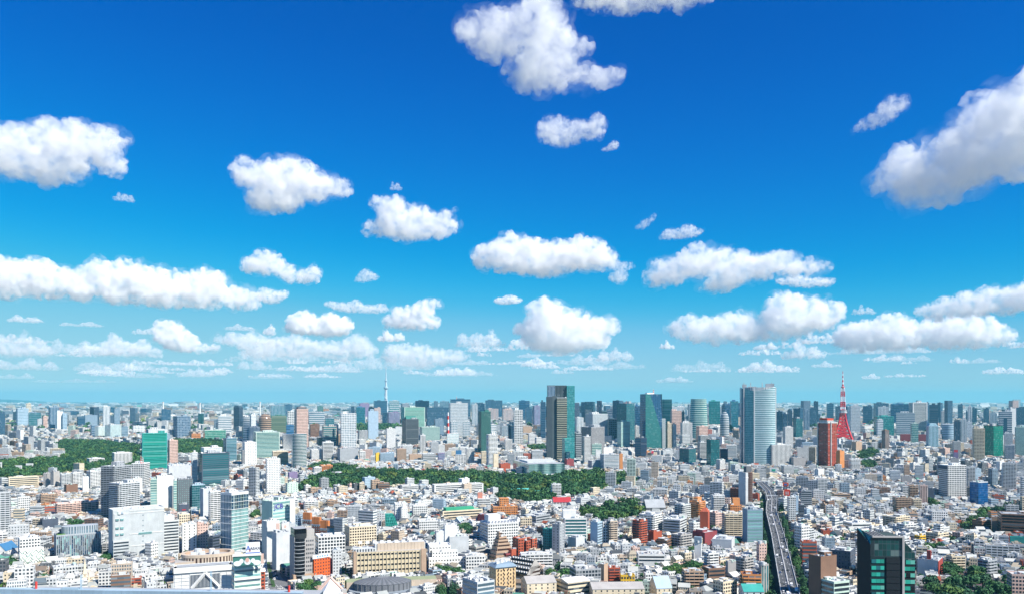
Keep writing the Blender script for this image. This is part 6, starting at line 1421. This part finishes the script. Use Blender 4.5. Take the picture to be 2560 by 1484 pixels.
SK = skyline(); KSC[0] = 2.4; PATS = [sty(s, 'W', g) for s, g in (('fine', 'b'), ('vert', 'b'), ('stripe', 'b'), ('glass', 'b'), ('stripe', 'w'), ('grid', 'd'), ('vert', 'w'))]; STUFF['distant_city'].append(city_mesh('distant_city', SK, np.arange(len(SK['X'])), False, 99))
KSC[0] = 1.0; PATS = [sty(s, 'W', g) for s, g in (('off', 'd'), ('apt', 'd'), ('band', 'w'), ('dot', 'd'), ('fine', 'w'), ('slit', 'd'), ('off', 'w'))]
# the nearest, largest houses are objects of their own
px = 1280+NEAR['X']/NEAR['Y']*F; ptop = EYE-(NEAR['h']-CAMH)/NEAR['Y']*F; pbase = EYE+CAMH/NEAR['Y']*F; area = (NEAR['w']/NEAR['Y']*F)*(NEAR['h']+NEAR['d']*.18)/NEAR['Y']*F
vis = (px > 14) & (px < 2546) & (ptop < 1472)
for x0, x1, yt, yb, Yl in LMX: vis &= ~((NEAR['Y'] > Yl) & (px > x0-4) & (px < x1+4) & (ptop > yt-4))
vis &= ~((px < 742) & (ptop > 1458))
order = np.argsort(-np.where(vis, area, 0)); pick = order[:230]; pick = pick[np.argsort(pbase[pick])]
rest = np.setdiff1d(np.arange(len(px)), pick)
STUFF['low_rise_city'].append(city_mesh('low_rise_city', NEAR, rest, True, 60))
for nm, ms in STUFF.items():
    o = link(bpy.data.objects.new(nm, ms[0])); tag(o, kind='stuff', label={'low_rise_city': 'sea of small white and grey buildings between the larger blocks', 'distant_city': 'hazy far city spreading to the horizon'}[nm])
    if len(ms) > 1:                                  # one object: append the other bands
        bm = bmesh.new() if False else None
        n0 = [(np.empty(len(m.vertices)*3, np.float32), m) for m in ms]; Vs, Fq, Ft, at4 = [], [], [], {k: ([], []) for k in ('Col', 'Gla', 'Pat')}; uq, ut = [], []; off = 0
        for buf, m in n0:
            m.vertices.foreach_get('co', buf); Vs.append(buf.reshape(-1, 3)); tot = np.empty(len(m.polygons), np.int32); m.polygons.foreach_get('loop_total', tot); lp = np.empty(len(m.loops), np.int32); m.loops.foreach_get('vertex_index', lp)
            nq = int((tot == 4).sum()); Fq.append(lp[:nq*4].reshape(-1, 4)+off); Ft.append(lp[nq*4:].reshape(-1, 3)+off); off += len(m.vertices)
            u = np.empty(len(m.loops)*2, np.float32); m.uv_layers['UV'].data.foreach_get('uv', u); u = u.reshape(-1, 2); uq.append(u[:nq*4]); ut.append(u[nq*4:])
            for k in at4:
                c = np.empty(len(m.polygons)*4, np.float32); m.attributes[k].data.foreach_get('color', c); c = c.reshape(-1, 4); at4[k][0].append(c[:nq]); at4[k][1].append(c[nq:])
        me = np_mesh(nm, np.concatenate(Vs), [np.concatenate(Fq), np.concatenate(Ft)], [FAC]); fin(me, np.concatenate(uq+ut), *[np.concatenate(at4[k][0]+at4[k][1]) for k in ('Col', 'Gla', 'Pat')]); o.data = me
        for m in ms: bpy.data.meshes.remove(m)
    else: o.data = ms[0]
used = set()
REFS = [(r[0], (r[1]+r[2])/2, r[3], r[4], r[5]) for r in LM if r[5] < 1500]
SHAPEN = ['flat roofed', 'gabled', 'hip roofed']
for q, i in enumerate(pick):
    X, Y, w, d, h, a = [float(NEAR[k][i]) for k in ('X', 'Y', 'w', 'd', 'h', 'a')]; wc, rc, kd = int(NEAR['wc'][i]), int(NEAR['rc'][i]), int(NEAR['kind'][i])
    big = h > 15; name = 'small_office' if big else 'house'
    o = link(bpy.data.objects.new(name, None)); o.location = (X, Y, 0); o.rotation_euler.z = a
    wall = tuple(WALLC[wc]*RB.uniform(.88, 1.05)); rf = tuple(ROOFC[rc]*RB.uniform(.85, 1.1)); s, g = RB.choice((('off', 'd'), ('apt', 'd'), ('band', 'w'), ('dot', 'd'), ('fine', 'w')))
    mb = MB(); mb.prism([(-w/2, -d/2), (w/2, -d/2), (w/2, d/2), (-w/2, d/2)], 0, h, sty(s, wall, g)); mb.build('wall', o)
    nu = 0
    if kd == 0:
        roof(o, w, d, h, rf, wall, x0=-w/2, y0=-d/2, pt=.35, ph=.9)
        if RB.random() < .7: cube('stair_room', o, RB.choice('WLw'), '', (RB.uniform(-.2, .2)*w, RB.uniform(-.1, .3)*d, h+1.3), (w*.35, d*.3, 2.6))
        nu = RB.randint(1, 4)
        for _ in range(nu): cube('roof_unit', o, RB.choice('WLGL'), '', (RB.uniform(-.38, .38)*w, RB.uniform(-.38, .38)*d, h+.6), (RB.uniform(.8, 2), RB.uniform(.8, 2), 1.2))
    elif kd == 1: mb = MB(); mb.gable(-w/2, w/2, -d/2, d/2, h-.1, h+d*.32, rf, sty('none', wall)); mb.build('roof', o)
    else:
        mb = MB(); k = min(w*.3, d*.5); e = .5; mb.prism([(-w/2-e, -d/2-e), (w/2+e, -d/2-e), (w/2+e, d/2+e), (-w/2-e, d/2+e)], h-.15, h+d*.3, plain(rf), rf, [(-w/2+k, 0), (w/2-k, 0), (w/2-k, .05), (-w/2+k, .05)]); mb.build('roof', o)
    x_, y_ = float(px[i]), float(pbase[i])
    near = sorted(REFS, key=lambda r: abs(r[1]-x_)+2.2*abs(r[3]-y_))
    sz = 'tall' if h > 15 else 'large' if w > 14 else 'small'
    lab = None
    for r in near[:25]:
        dx, dy = x_-r[1], y_-r[3]; rel = 'in front of' if dy > 8 and abs(dx) < 2.2*abs(dy) else 'behind' if dy < -8 and abs(dx) < 2.2*abs(dy) else 'left of' if dx < 0 else 'right of'
        ref = ' '.join(r[0].split()[:6]); 
        for cut in (' with', ' by', ' beside', ' behind', ' near', ' above', ' below', ' left', ' right', ' in', ' at', ' on', ' under', ' amid', ' before', ' of', ' the', ' a', ' and', ' from'):
            if ref.endswith(cut): ref = ref[:-len(cut)]
        for far in ('', 'a little way ', 'further '):
            t = '%s %s %s with %s roof %s%s the %s' % (sz, WALLN[wc], 'office' if big else 'house', (ROOFN[rc]+(' flat' if kd == 0 else ' gabled' if kd == 1 else ' hipped')), far, rel, ref)
            if t not in used and len(t.split()) <= 16 and (far == '' or not lab): lab = t; break
        if lab: break
    if not lab: lab = '%s %s house with %s roof, one of several near the %s' % (sz, WALLN[wc], ROOFN[rc], ref)
    used.add(lab); tag(o, lab, 'small office' if big else 'house', 'small houses packed between the larger blocks')
# ------------------------------------------------------------------ trees
LEAF, lt, lp = material('foliage')
la = lt.nodes.new('ShaderNodeAttribute'); la.attribute_name = 'Col'; lt.links.new(la.outputs['Color'], lp.inputs['Base Color']); lp.inputs['Roughness'].default_value = .7; lp.inputs['Specular IOR Level'].default_value = .2
def crown_arrays(seed, n, leaf, tall=1.0, cone=False):
    """leaf clumps on and inside a lumpy crown of about unit radius, base at z = 0.35"""
    r = np.random.default_rng(seed)
    if cone: lobes = [(0, 0, .5+.42*i, .85*(1-i/6.5)+.08) for i in range(6)]
    else: lobes = [(0, 0, .95, .72)]+[(math.cos(t)*r.uniform(.35, .62), math.sin(t)*r.uniform(.35, .62), r.uniform(.65, 1.25)*tall, r.uniform(.34, .55)) for t in np.arange(7)*.9+r.uniform(0, 1)]
    P, Nn, sh = [], [], []
    L = np.array(lobes); pr = L[:, 3]**2/np.sum(L[:, 3]**2)
    k = r.choice(len(L), n, p=pr); u = r.normal(size=(n, 3)); u /= np.linalg.norm(u, axis=1)[:, None]; u[:, 2] = np.where(u[:, 2] < -.35, -u[:, 2], u[:, 2])
    rad = L[k, 3]*r.uniform(.72, 1.06, n); pos = L[k, :3]+u*rad[:, None]
    nn = u+r.normal(size=(n, 3))*.45; nn /= np.linalg.norm(nn, axis=1)[:, None]
    t1 = np.cross(nn, r.normal(size=(n, 3))); t1 /= np.linalg.norm(t1, axis=1)[:, None]; t2 = np.cross(nn, t1); s = leaf*r.uniform(.6, 1.3, (n, 1))
    q = np.stack([pos+t1*s, pos+t2*s*.8, pos-t1*s*.9, pos-t2*s*.7], 1)
    tone = r.uniform(.7, 1.25, n)*(.8+.4*r.random(len(L))[k])
    return q, tone
GREENS = np.array([(.040, .115, .045), (.058, .145, .048), (.09, .17, .045), (.030, .09, .045), (.14, .19, .045)])
def leaf_mesh(name, q, col):
    n = len(q); me = np_mesh(name, q.reshape(-1, 3), [np.arange(n*4).reshape(n, 4)], [LEAF]); x = me.attributes.new('Col', 'FLOAT_COLOR', 'FACE'); x.data.foreach_set('color', np.concatenate([col, np.ones((n, 1))], 1).astype(np.float32).ravel()); return me
PROTO = []
for k in range(7):
    q, tone = crown_arrays(k, 620, .125, cone=(k >= 5)); me = leaf_mesh('crown', q, GREENS[[1, 0, 2, 3, 1, 3, 0][k]]*tone[:, None])
    mb = MB(); mb.prism(ell(0, 0, .07, .07, 7), 0, .9, plain((.07, .05, .035)), None, ell(0, 0, .035, .035, 7))
    for t in (0, 2.1, 4.2): mb.bar((0, 0, .5), (.4*math.cos(t), .4*math.sin(t), .95), .02, (.07, .05, .035))
    tk = mb.build('trunk'); PROTO.append((me, tk.data)); bpy.data.objects.remove(tk)
def tree(x, y, s, k, label, group, z=0):
    o = link(bpy.data.objects.new('tree', None)); o.location = (x, y, z); o.rotation_euler.z = RB.uniform(0, 6); o.scale = (s, s, s*RB.uniform(.85, 1.15))
    tag(o, label, 'tree', group); link(bpy.data.objects.new('crown', PROTO[k][0]), o); link(bpy.data.objects.new('trunk', PROTO[k][1]), o)
for g, poly in zip(GROVES, GP):
    P = np.array(poly); n = 0; tries = 0; sp = []
    while n < g[3] and tries < 4000:
        tries += 1; x, y = RB.uniform(P[:, 0].min(), P[:, 0].max()), RB.uniform(P[:, 1].min(), P[:, 1].max())
        if in_poly(poly, np.array([x]), np.array([y]))[0] and all(math.hypot(x-a, y-b) > g[4][0]*.75 for a, b in sp):
            sp.append((x, y)); n += 1; s = RB.uniform(*g[4]); k = RB.choice((5, 6)) if 'conifer' in g[0] else RB.choice((1, 2, 4) if 'bright' in g[0] else (0, 1, 3, 4, 2)); tree(x, y, s, k, g[0], g[1])
# street trees below the elevated road
def along(pts, s):
    for (x1, y1), (x2, y2) in zip(pts, pts[1:]):
        L = math.hypot(x2-x1, y2-y1)
        if s <= L: return x1+(x2-x1)*s/L, y1+(y2-y1)*s/L, math.atan2(y2-y1, x2-x1)
        s -= L
    return x2, y2, math.atan2(y2-y1, x2-x1)
RL = sum(math.dist(a, b) for a, b in zip(ROADW, ROADW[1:]))
s = 20
while s < min(RL, 900):
    for side in (1, -1):
        x, y, t = along(ROADW, s); off = side*RB.uniform(15.5, 18.5); nm = 'left' if side > 0 else 'right'
        tree(x-math.sin(t)*off, y+math.cos(t)*off, RB.uniform(4.5, 6.5), RB.choice((0, 1, 3, 5)), 'dark street tree in the row along the %s side of the elevated road' % nm, 'street trees %s of the elevated road' % nm)
    s += RB.uniform(11, 19)
# solitary trees among the roofs
NT = 0; LONE = []
cand = np.stack([np.where(rng.random(16000) < .6, rng.uniform(0, .62, 16000), rng.uniform(-.62, 0, 16000)), 860+1900*rng.random(16000)**1.3], 1); cand[:, 0] *= cand[:, 1]
cand = cand[free(cand[:, 0], cand[:, 1], 4)]
def wood_mesh(pos, sizes, nleaf, leaf, seed):
    r = np.random.default_rng(seed); base = [crown_arrays(50+i, nleaf, leaf) for i in range(8)]; qs, cs = [], []; k = r.integers(0, 8, len(pos)); gi = r.choice(5, len(pos), p=[.34, .30, .16, .17, .03])
    for i, (p, sz) in enumerate(zip(pos, sizes)):
        q, tone = base[k[i]]; a = r.uniform(0, 6.28); c, s_ = math.cos(a), math.sin(a); M = np.array([[c, -s_, 0], [s_, c, 0], [0, 0, r.uniform(.85, 1.2)]])
        qs.append((q @ M.T)*sz+np.array([p[0], p[1], 0])); cs.append(GREENS[gi[i]]*tone[:, None]*r.uniform(.8, 1.25))
    return leaf_mesh('wood', np.concatenate(qs), np.concatenate(cs))
for wi, (w, poly) in enumerate(zip(WOODS, WP)):
    P = np.array(poly); r = np.random.default_rng(90+wi); far = P[:, 1].mean() > 3500; step = 11 if not far else 24
    gx, gy = np.meshgrid(np.arange(P[:, 0].min(), P[:, 0].max(), step), np.arange(P[:, 1].min(), P[:, 1].max(), step)); X, Y = gx.ravel()+r.normal(0, 3, gx.size), gy.ravel()+r.normal(0, 3, gx.size)
    ok = in_poly(poly, X, Y) & (r.random(len(X)) < .9)
    for rec in LM:
        a = np.array(rec[6])[:2]; lx = a[0, 0]*X+a[0, 1]*Y+a[0, 3]; ly = a[1, 0]*X+a[1, 1]*Y+a[1, 3]; ok &= ~((lx > -6) & (lx < rec[7]+6) & (ly > -6) & (ly < rec[8]+6))
    X, Y = X[ok], Y[ok]
    if not len(X): continue
    sz = (.45+.75*r.random(len(X))**1.6)*w[2]*(.75 if not far else 1.3); o = link(bpy.data.objects.new('wood', wood_mesh(np.stack([X, Y], 1), sz, 120 if not far else 40, .2 if not far else .35, wi))); tag(o, w[0], kind='stuff')
o = link(bpy.data.objects.new('greenery', wood_mesh(cand[:3200], rng.uniform(2.2, 5.6, len(cand[:3200])), 70, .24, 77))); tag(o, 'garden shrubs and small trees scattered between the low roofs', kind='stuff')
far_green = np.stack([rng.uniform(-.62, .62, 700), 4500+9000*rng.random(700)], 1); far_green[:, 0] *= far_green[:, 1]
o = link(bpy.data.objects.new('distant_greenery', wood_mesh(far_green, rng.uniform(10, 26, 700), 40, .35, 78))); tag(o, 'far green patches between distant buildings', kind='stuff')
# ------------------------------------------------------------------ elevated road, avenue, cars
def ribbon(pts, o0, o1, z0, z1, col, name, parent=None, seg=14.0, dash=None, kind=None):
    mb = MB(); s = 0; n = int(RL/seg); st = plain(col)
    fr = [along(pts, i*RL/n) for i in range(n+1)]; nr = []
    for i in range(n+1):
        a, b = fr[max(0, i-1)], fr[min(n, i+1)]; t = math.atan2(b[1]-a[1], b[0]-a[0]); nr.append((-math.sin(t), math.cos(t)))
    E = lambda i, o: (fr[i][0]+nr[i][0]*o, fr[i][1]+nr[i][1]*o)
    for i in range(n):
        if dash and i % dash: continue
        a, b, c, d = E(i, o0), E(i+1, o0), E(i+1, o1), E(i, o1)
        if z1 > z0: mb.prism([d, c, b, a][::-1] if o1 > o0 else [a, b, c, d][::-1], z0, z1, st, col)
        else: mb.face([(*a, z0), (*b, z0), (*c, z0), (*d, z0)], st)
    o = mb.build(name, parent)
    if kind: tag(o, kind=kind)
    return o
ASP = (.085, .088, .092)
ribbon(ROADW, -22, 22, .02, .02, (.05, .052, .055), 'street', kind='structure')
er = ribbon(ROADW, -8.1, 8.1, 13.4, 15.0, ASP, 'elevated_road', kind='structure')
for o0, o1 in ((-8.5, -8.1), (8.1, 8.5)): ribbon(ROADW, o0, o1, 13.2, 16.2, (.55, .56, .57), 'road_barrier', er, kind='structure')
ribbon(ROADW, -.35, .35, 15.0, 15.9, (.5, .5, .5), 'median_barrier', er)
for o_ in (-7.7, 7.6, -.9, .8): ribbon(ROADW, o_, o_+.16, 15.03, 15.03, (.7, .7, .7), 'edge_line', er)
for o_ in (-4.3, 4.2): ribbon(ROADW, o_, o_+.2, 15.03, 15.03, (.75, .75, .75), 'lane_line', er, seg=6, dash=3)
for i in range(int(RL/40)):
    x, y, t = along(ROADW, i*40+10); mb = MB(); mb.box(-1.4, 1.4, -1.4, 1.4, 0, 12, plain((.4, .4, .4))); mb.box(-1.5, 1.5, -8, 8, 11.6, 13.3, plain((.4, .4, .4))); p = mb.build('pier', er); p.location = (x, y, 0); p.rotation_euler.z = t
    mb = MB(); mb.box(-.3, .3, -8.6, 8.6, 15.02, 15.04, plain((.3, .3, .3))); p = mb.build('joint', er); p.location = (x, y, 0); p.rotation_euler.z = t
for s, lab in ((RL*0+840, 'white sign gantry spanning the elevated road far up'), (1120-RL*0, 'second pale gantry near the bend of the elevated road')):
    if s > RL-30: s = RL-40
    x, y, t = along(ROADW, s); o = link(bpy.data.objects.new('sign_gantry', None)); o.location = (x, y, 15); o.rotation_euler.z = t; tag(o, lab, 'gantry')
    mb = MB(); mb.box(-.4, .4, -11, -10.2, -2, 7.5, plain(C['L'])); mb.box(-.4, .4, 10.2, 11, -2, 7.5, plain(C['L'])); mb.build('post', o); mb = MB(); mb.box(-.5, .5, -11, 11, 6.8, 8, plain(C['W'])); mb.build('beam', o)
s = 60; k = 0
while s < min(RL, 820):
    x, y, t = along(ROADW, s); sd = 8.7 if k % 2 else -8.7; o = link(bpy.data.objects.new('street_lamp', None)); o.location = (x-math.sin(t)*sd, y+math.cos(t)*sd, 15); o.rotation_euler.z = t+(0 if sd > 0 else math.pi)
    tag(o, 'thin grey lamp post on the %s barrier of the elevated road' % ('left' if sd > 0 else 'right'), 'street lamp', 'lamp posts along the elevated road')
    mb = MB(); mb.bar((0, 0, 0), (0, 0, 9), .12, C['L']); mb.build('post', o); mb = MB(); mb.bar((0, 0, 9), (0, -2.6, 9.4), .1, C['L']); mb.box(-.2, .2, -3.2, -2.4, 9.3, 9.5, plain(C['W'])); mb.build('lamp_head', o); s += 45; k += 1
CARC = dict(white=(.78, .78, .78), silver=(.45, .46, .48), black=(.03, .03, .035), red=(.4, .03, .03), blue=(.04, .10, .3), yellow=(.7, .5, .05), grey=(.2, .21, .22))
CARM = {}
def car_mesh(col, kind):
    if (col, kind) in CARM: return CARM[col, kind]
    mb = MB(); c = CARC[col]; b = ((*c, .2), (.02, .025, .03, 0), FULL, 1, 1); L, W_, H = ((4.5, 1.75, 1.45), (5.2, 1.9, 2.1), (8.5, 2.4, 3.2))[kind]
    gl = plain((.02, .03, .04)); bk = plain((.015, .015, .015))
    if kind == 0:
        mb.box(-L/2, L/2, -W_/2, W_/2, .32, .85, plain(c)); pts = [(-L*.38, -W_*.46), (L*.26, -W_*.46), (L*.26, W_*.46), (-L*.38, W_*.46)]; p2 = [(-L*.28, -W_*.4), (L*.10, -W_*.4), (L*.10, W_*.4), (-L*.28, W_*.4)]; mb.prism(pts, .85, H, gl, c, p2)
    elif kind == 1:
        mb.box(-L/2, L*.42, -W_/2, W_/2, .35, 1.2, plain(c)); mb.prism([(-L*.49, -W_*.48), (L*.40, -W_*.48), (L*.40, W_*.48), (-L*.49, W_*.48)], 1.2, H-.1, gl, None, [(-L*.47, -W_*.44), (L*.26, -W_*.44), (L*.26, W_*.44), (-L*.47, W_*.44)]); mb.box(-L*.47, L*.26, -W_*.44, W_*.44, H-.1, H, plain(c)); mb.box(L*.42, L/2, -W_/2, W_/2, .35, .9, plain(c))
    else:
        mb.box(-L/2, L*.22, -W_/2, W_/2, .8, H, plain(c)); mb.box(L*.25, L/2, -W_*.46, W_*.46, .5, 2.4, plain(CARC['silver'])); mb.box(L*.46, L/2+.03, -W_*.42, W_*.42, 1.4, 2.2, gl); mb.box(-L/2, L*.45, -.5, .5, .5, .8, bk)
    r = .33 if kind < 2 else .45
    for x in (-L*.3, L*.3):
        for y in (-W_/2-.02, W_/2-.2):
            p = [(x+r*math.cos(t), r+r*math.sin(t)) for t in [q*math.pi/5 for q in range(10)]]
            mb.face([(a, y, b_) for a, b_ in p], bk); mb.face([(a, y+.22, b_) for a, b_ in p[::-1]], bk)
            for (a, b_), (a2, b2) in zip(p, p[1:]+p[:1]): mb.face([(a, y, b_), (a, y+.22, b_), (a2, y+.22, b2), (a2, y, b2)], bk)
    o = mb.build('car'); CARM[col, kind] = o.data; bpy.data.objects.remove(o); return CARM[col, kind]
KN = ('car', 'van', 'truck')
def car(x, y, z, t, col, kind, label, group):
    o = link(bpy.data.objects.new(KN[kind], car_mesh(col, kind))); o.location = (x, y, z); o.rotation_euler.z = t; tag(o, label, KN[kind], group)
for lane, (off, dr, nm) in enumerate(((6.0, -1, 'outer left'), (2.5, -1, 'inner left'), (-2.5, 1, 'inner right'), (-6.0, 1, 'outer right'))):
    s = RB.uniform(15, 60)
    while s < min(RL-20, 1000):
        x, y, t = along(ROADW, s); kd = RB.choice((0, 0, 0, 1, 1, 2)); col = RB.choice(('white', 'white', 'silver', 'black', 'grey', 'silver', 'white', 'blue', 'white', 'black')); col = 'white' if kd == 2 else col
        car(x-math.sin(t)*off, y+math.cos(t)*off, 15.04, t+(math.pi if dr < 0 else 0), col, kd, '%s %s in the %s lane of the elevated road' % (col, KN[kd], nm), '%s %ss in the %s lane of the elevated road' % (col, KN[kd], nm)); s += RB.uniform(20, 75)
# avenue at the lower left
mb = MB(); mb.face([(x, y, .03) for x, y in AVE], plain((.16, .165, .17))); tag(mb.build('avenue'), kind='structure')
def gp(px, py): return at(px, py, depth(py))
mb = MB()
for a, b in (((676,1482),(740,1478)), ((684,1470),(728,1466)), ((700,1462),(720,1478)), ((690,1460),(706,1478)), ((676,1450),(690,1466)), ((672,1420),(676,1446)), ((684,1420),(694,1446))):
    p, q = gp(*a), gp(*b); d = (q-p).normalized(); n = Vector((-d.y, d.x, 0))*.22
    mb.face([(p+n)[:2]+(.06,), (q+n)[:2]+(.06,), (q-n)[:2]+(.06,), (p-n)[:2]+(.06,)][::-1], plain((.7, .7, .7)))
tag(mb.build('road_marking'), kind='structure')
mb = MB(); a, b = gp(669, 1400), gp(684, 1466); d = (b-a).normalized(); n = Vector((-d.y, d.x, 0))*2
mb.prism([(a+n)[:2], (a-n)[:2], (b-n)[:2], (b+n)[:2]], .03, .18, plain((.35, .35, .33)), (.04, .09, .03)); tag(mb.build('kerb'), kind='structure')
for px_, py_, t, col, kd, where in ((668,1472,.1,'white',0,'waiting at the left of the crossing'), (686,1477,.2,'silver',0,'in the lower middle of the crossing'), (700,1471,.15,'white',1,'turning in the middle of the crossing'), (729,1472,.1,'white',0,'at the right end of the crossing'), (686,1448,1.3,'white',1,'first in the queue on the avenue'), (694,1446,1.3,'white',0,'beside the queue head on the avenue'), (684,1440,1.3,'silver',0,'second in the queue on the avenue'), (691,1438,1.3,'black',0,'beside the second place of the avenue queue'), (681,1430,1.3,'white',0,'third in the queue on the avenue'), (689,1428,1.3,'grey',1,'far up the avenue in the right lane'), (680,1416,1.3,'white',0,'furthest up the avenue'), (676,1461,.4,'black',0,'at the left corner of the crossing')):
    p = gp(px_, py_); car(p.x, p.y, .07, t, col, kd, '%s %s %s at the lower left' % (col, KN[kd], where), None)
# ------------------------------------------------------------------ air
HZ = 2.4e-5
hv = [(x, y, z) for x in (-6e4, 6e4) for y in (-600, 5.5e4) for z in (-1, 645)]
hz = link(bpy.data.objects.new('haze', np_mesh('haze', hv, [np.array([[0, 1, 3, 2], [4, 6, 7, 5], [0, 4, 5, 1], [2, 3, 7, 6], [0, 2, 6, 4], [1, 5, 7, 3]])]))); tag(hz, 'thin blue haze over the whole city', kind='stuff')
hm = bpy.data.materials.new('haze'); hm.use_nodes = True; ht = hm.node_tree; ht.nodes.remove(ht.nodes['Principled BSDF'])
hn = ht.nodes.new('ShaderNodeVolumePrincipled'); hn.inputs['Density'].default_value = HZ; hn.inputs['Color'].default_value = (.22, .72, .88, 1)
ht.links.new(hn.outputs[0], ht.nodes['Material Output'].inputs['Volume']); hz.data.materials.append(hm)
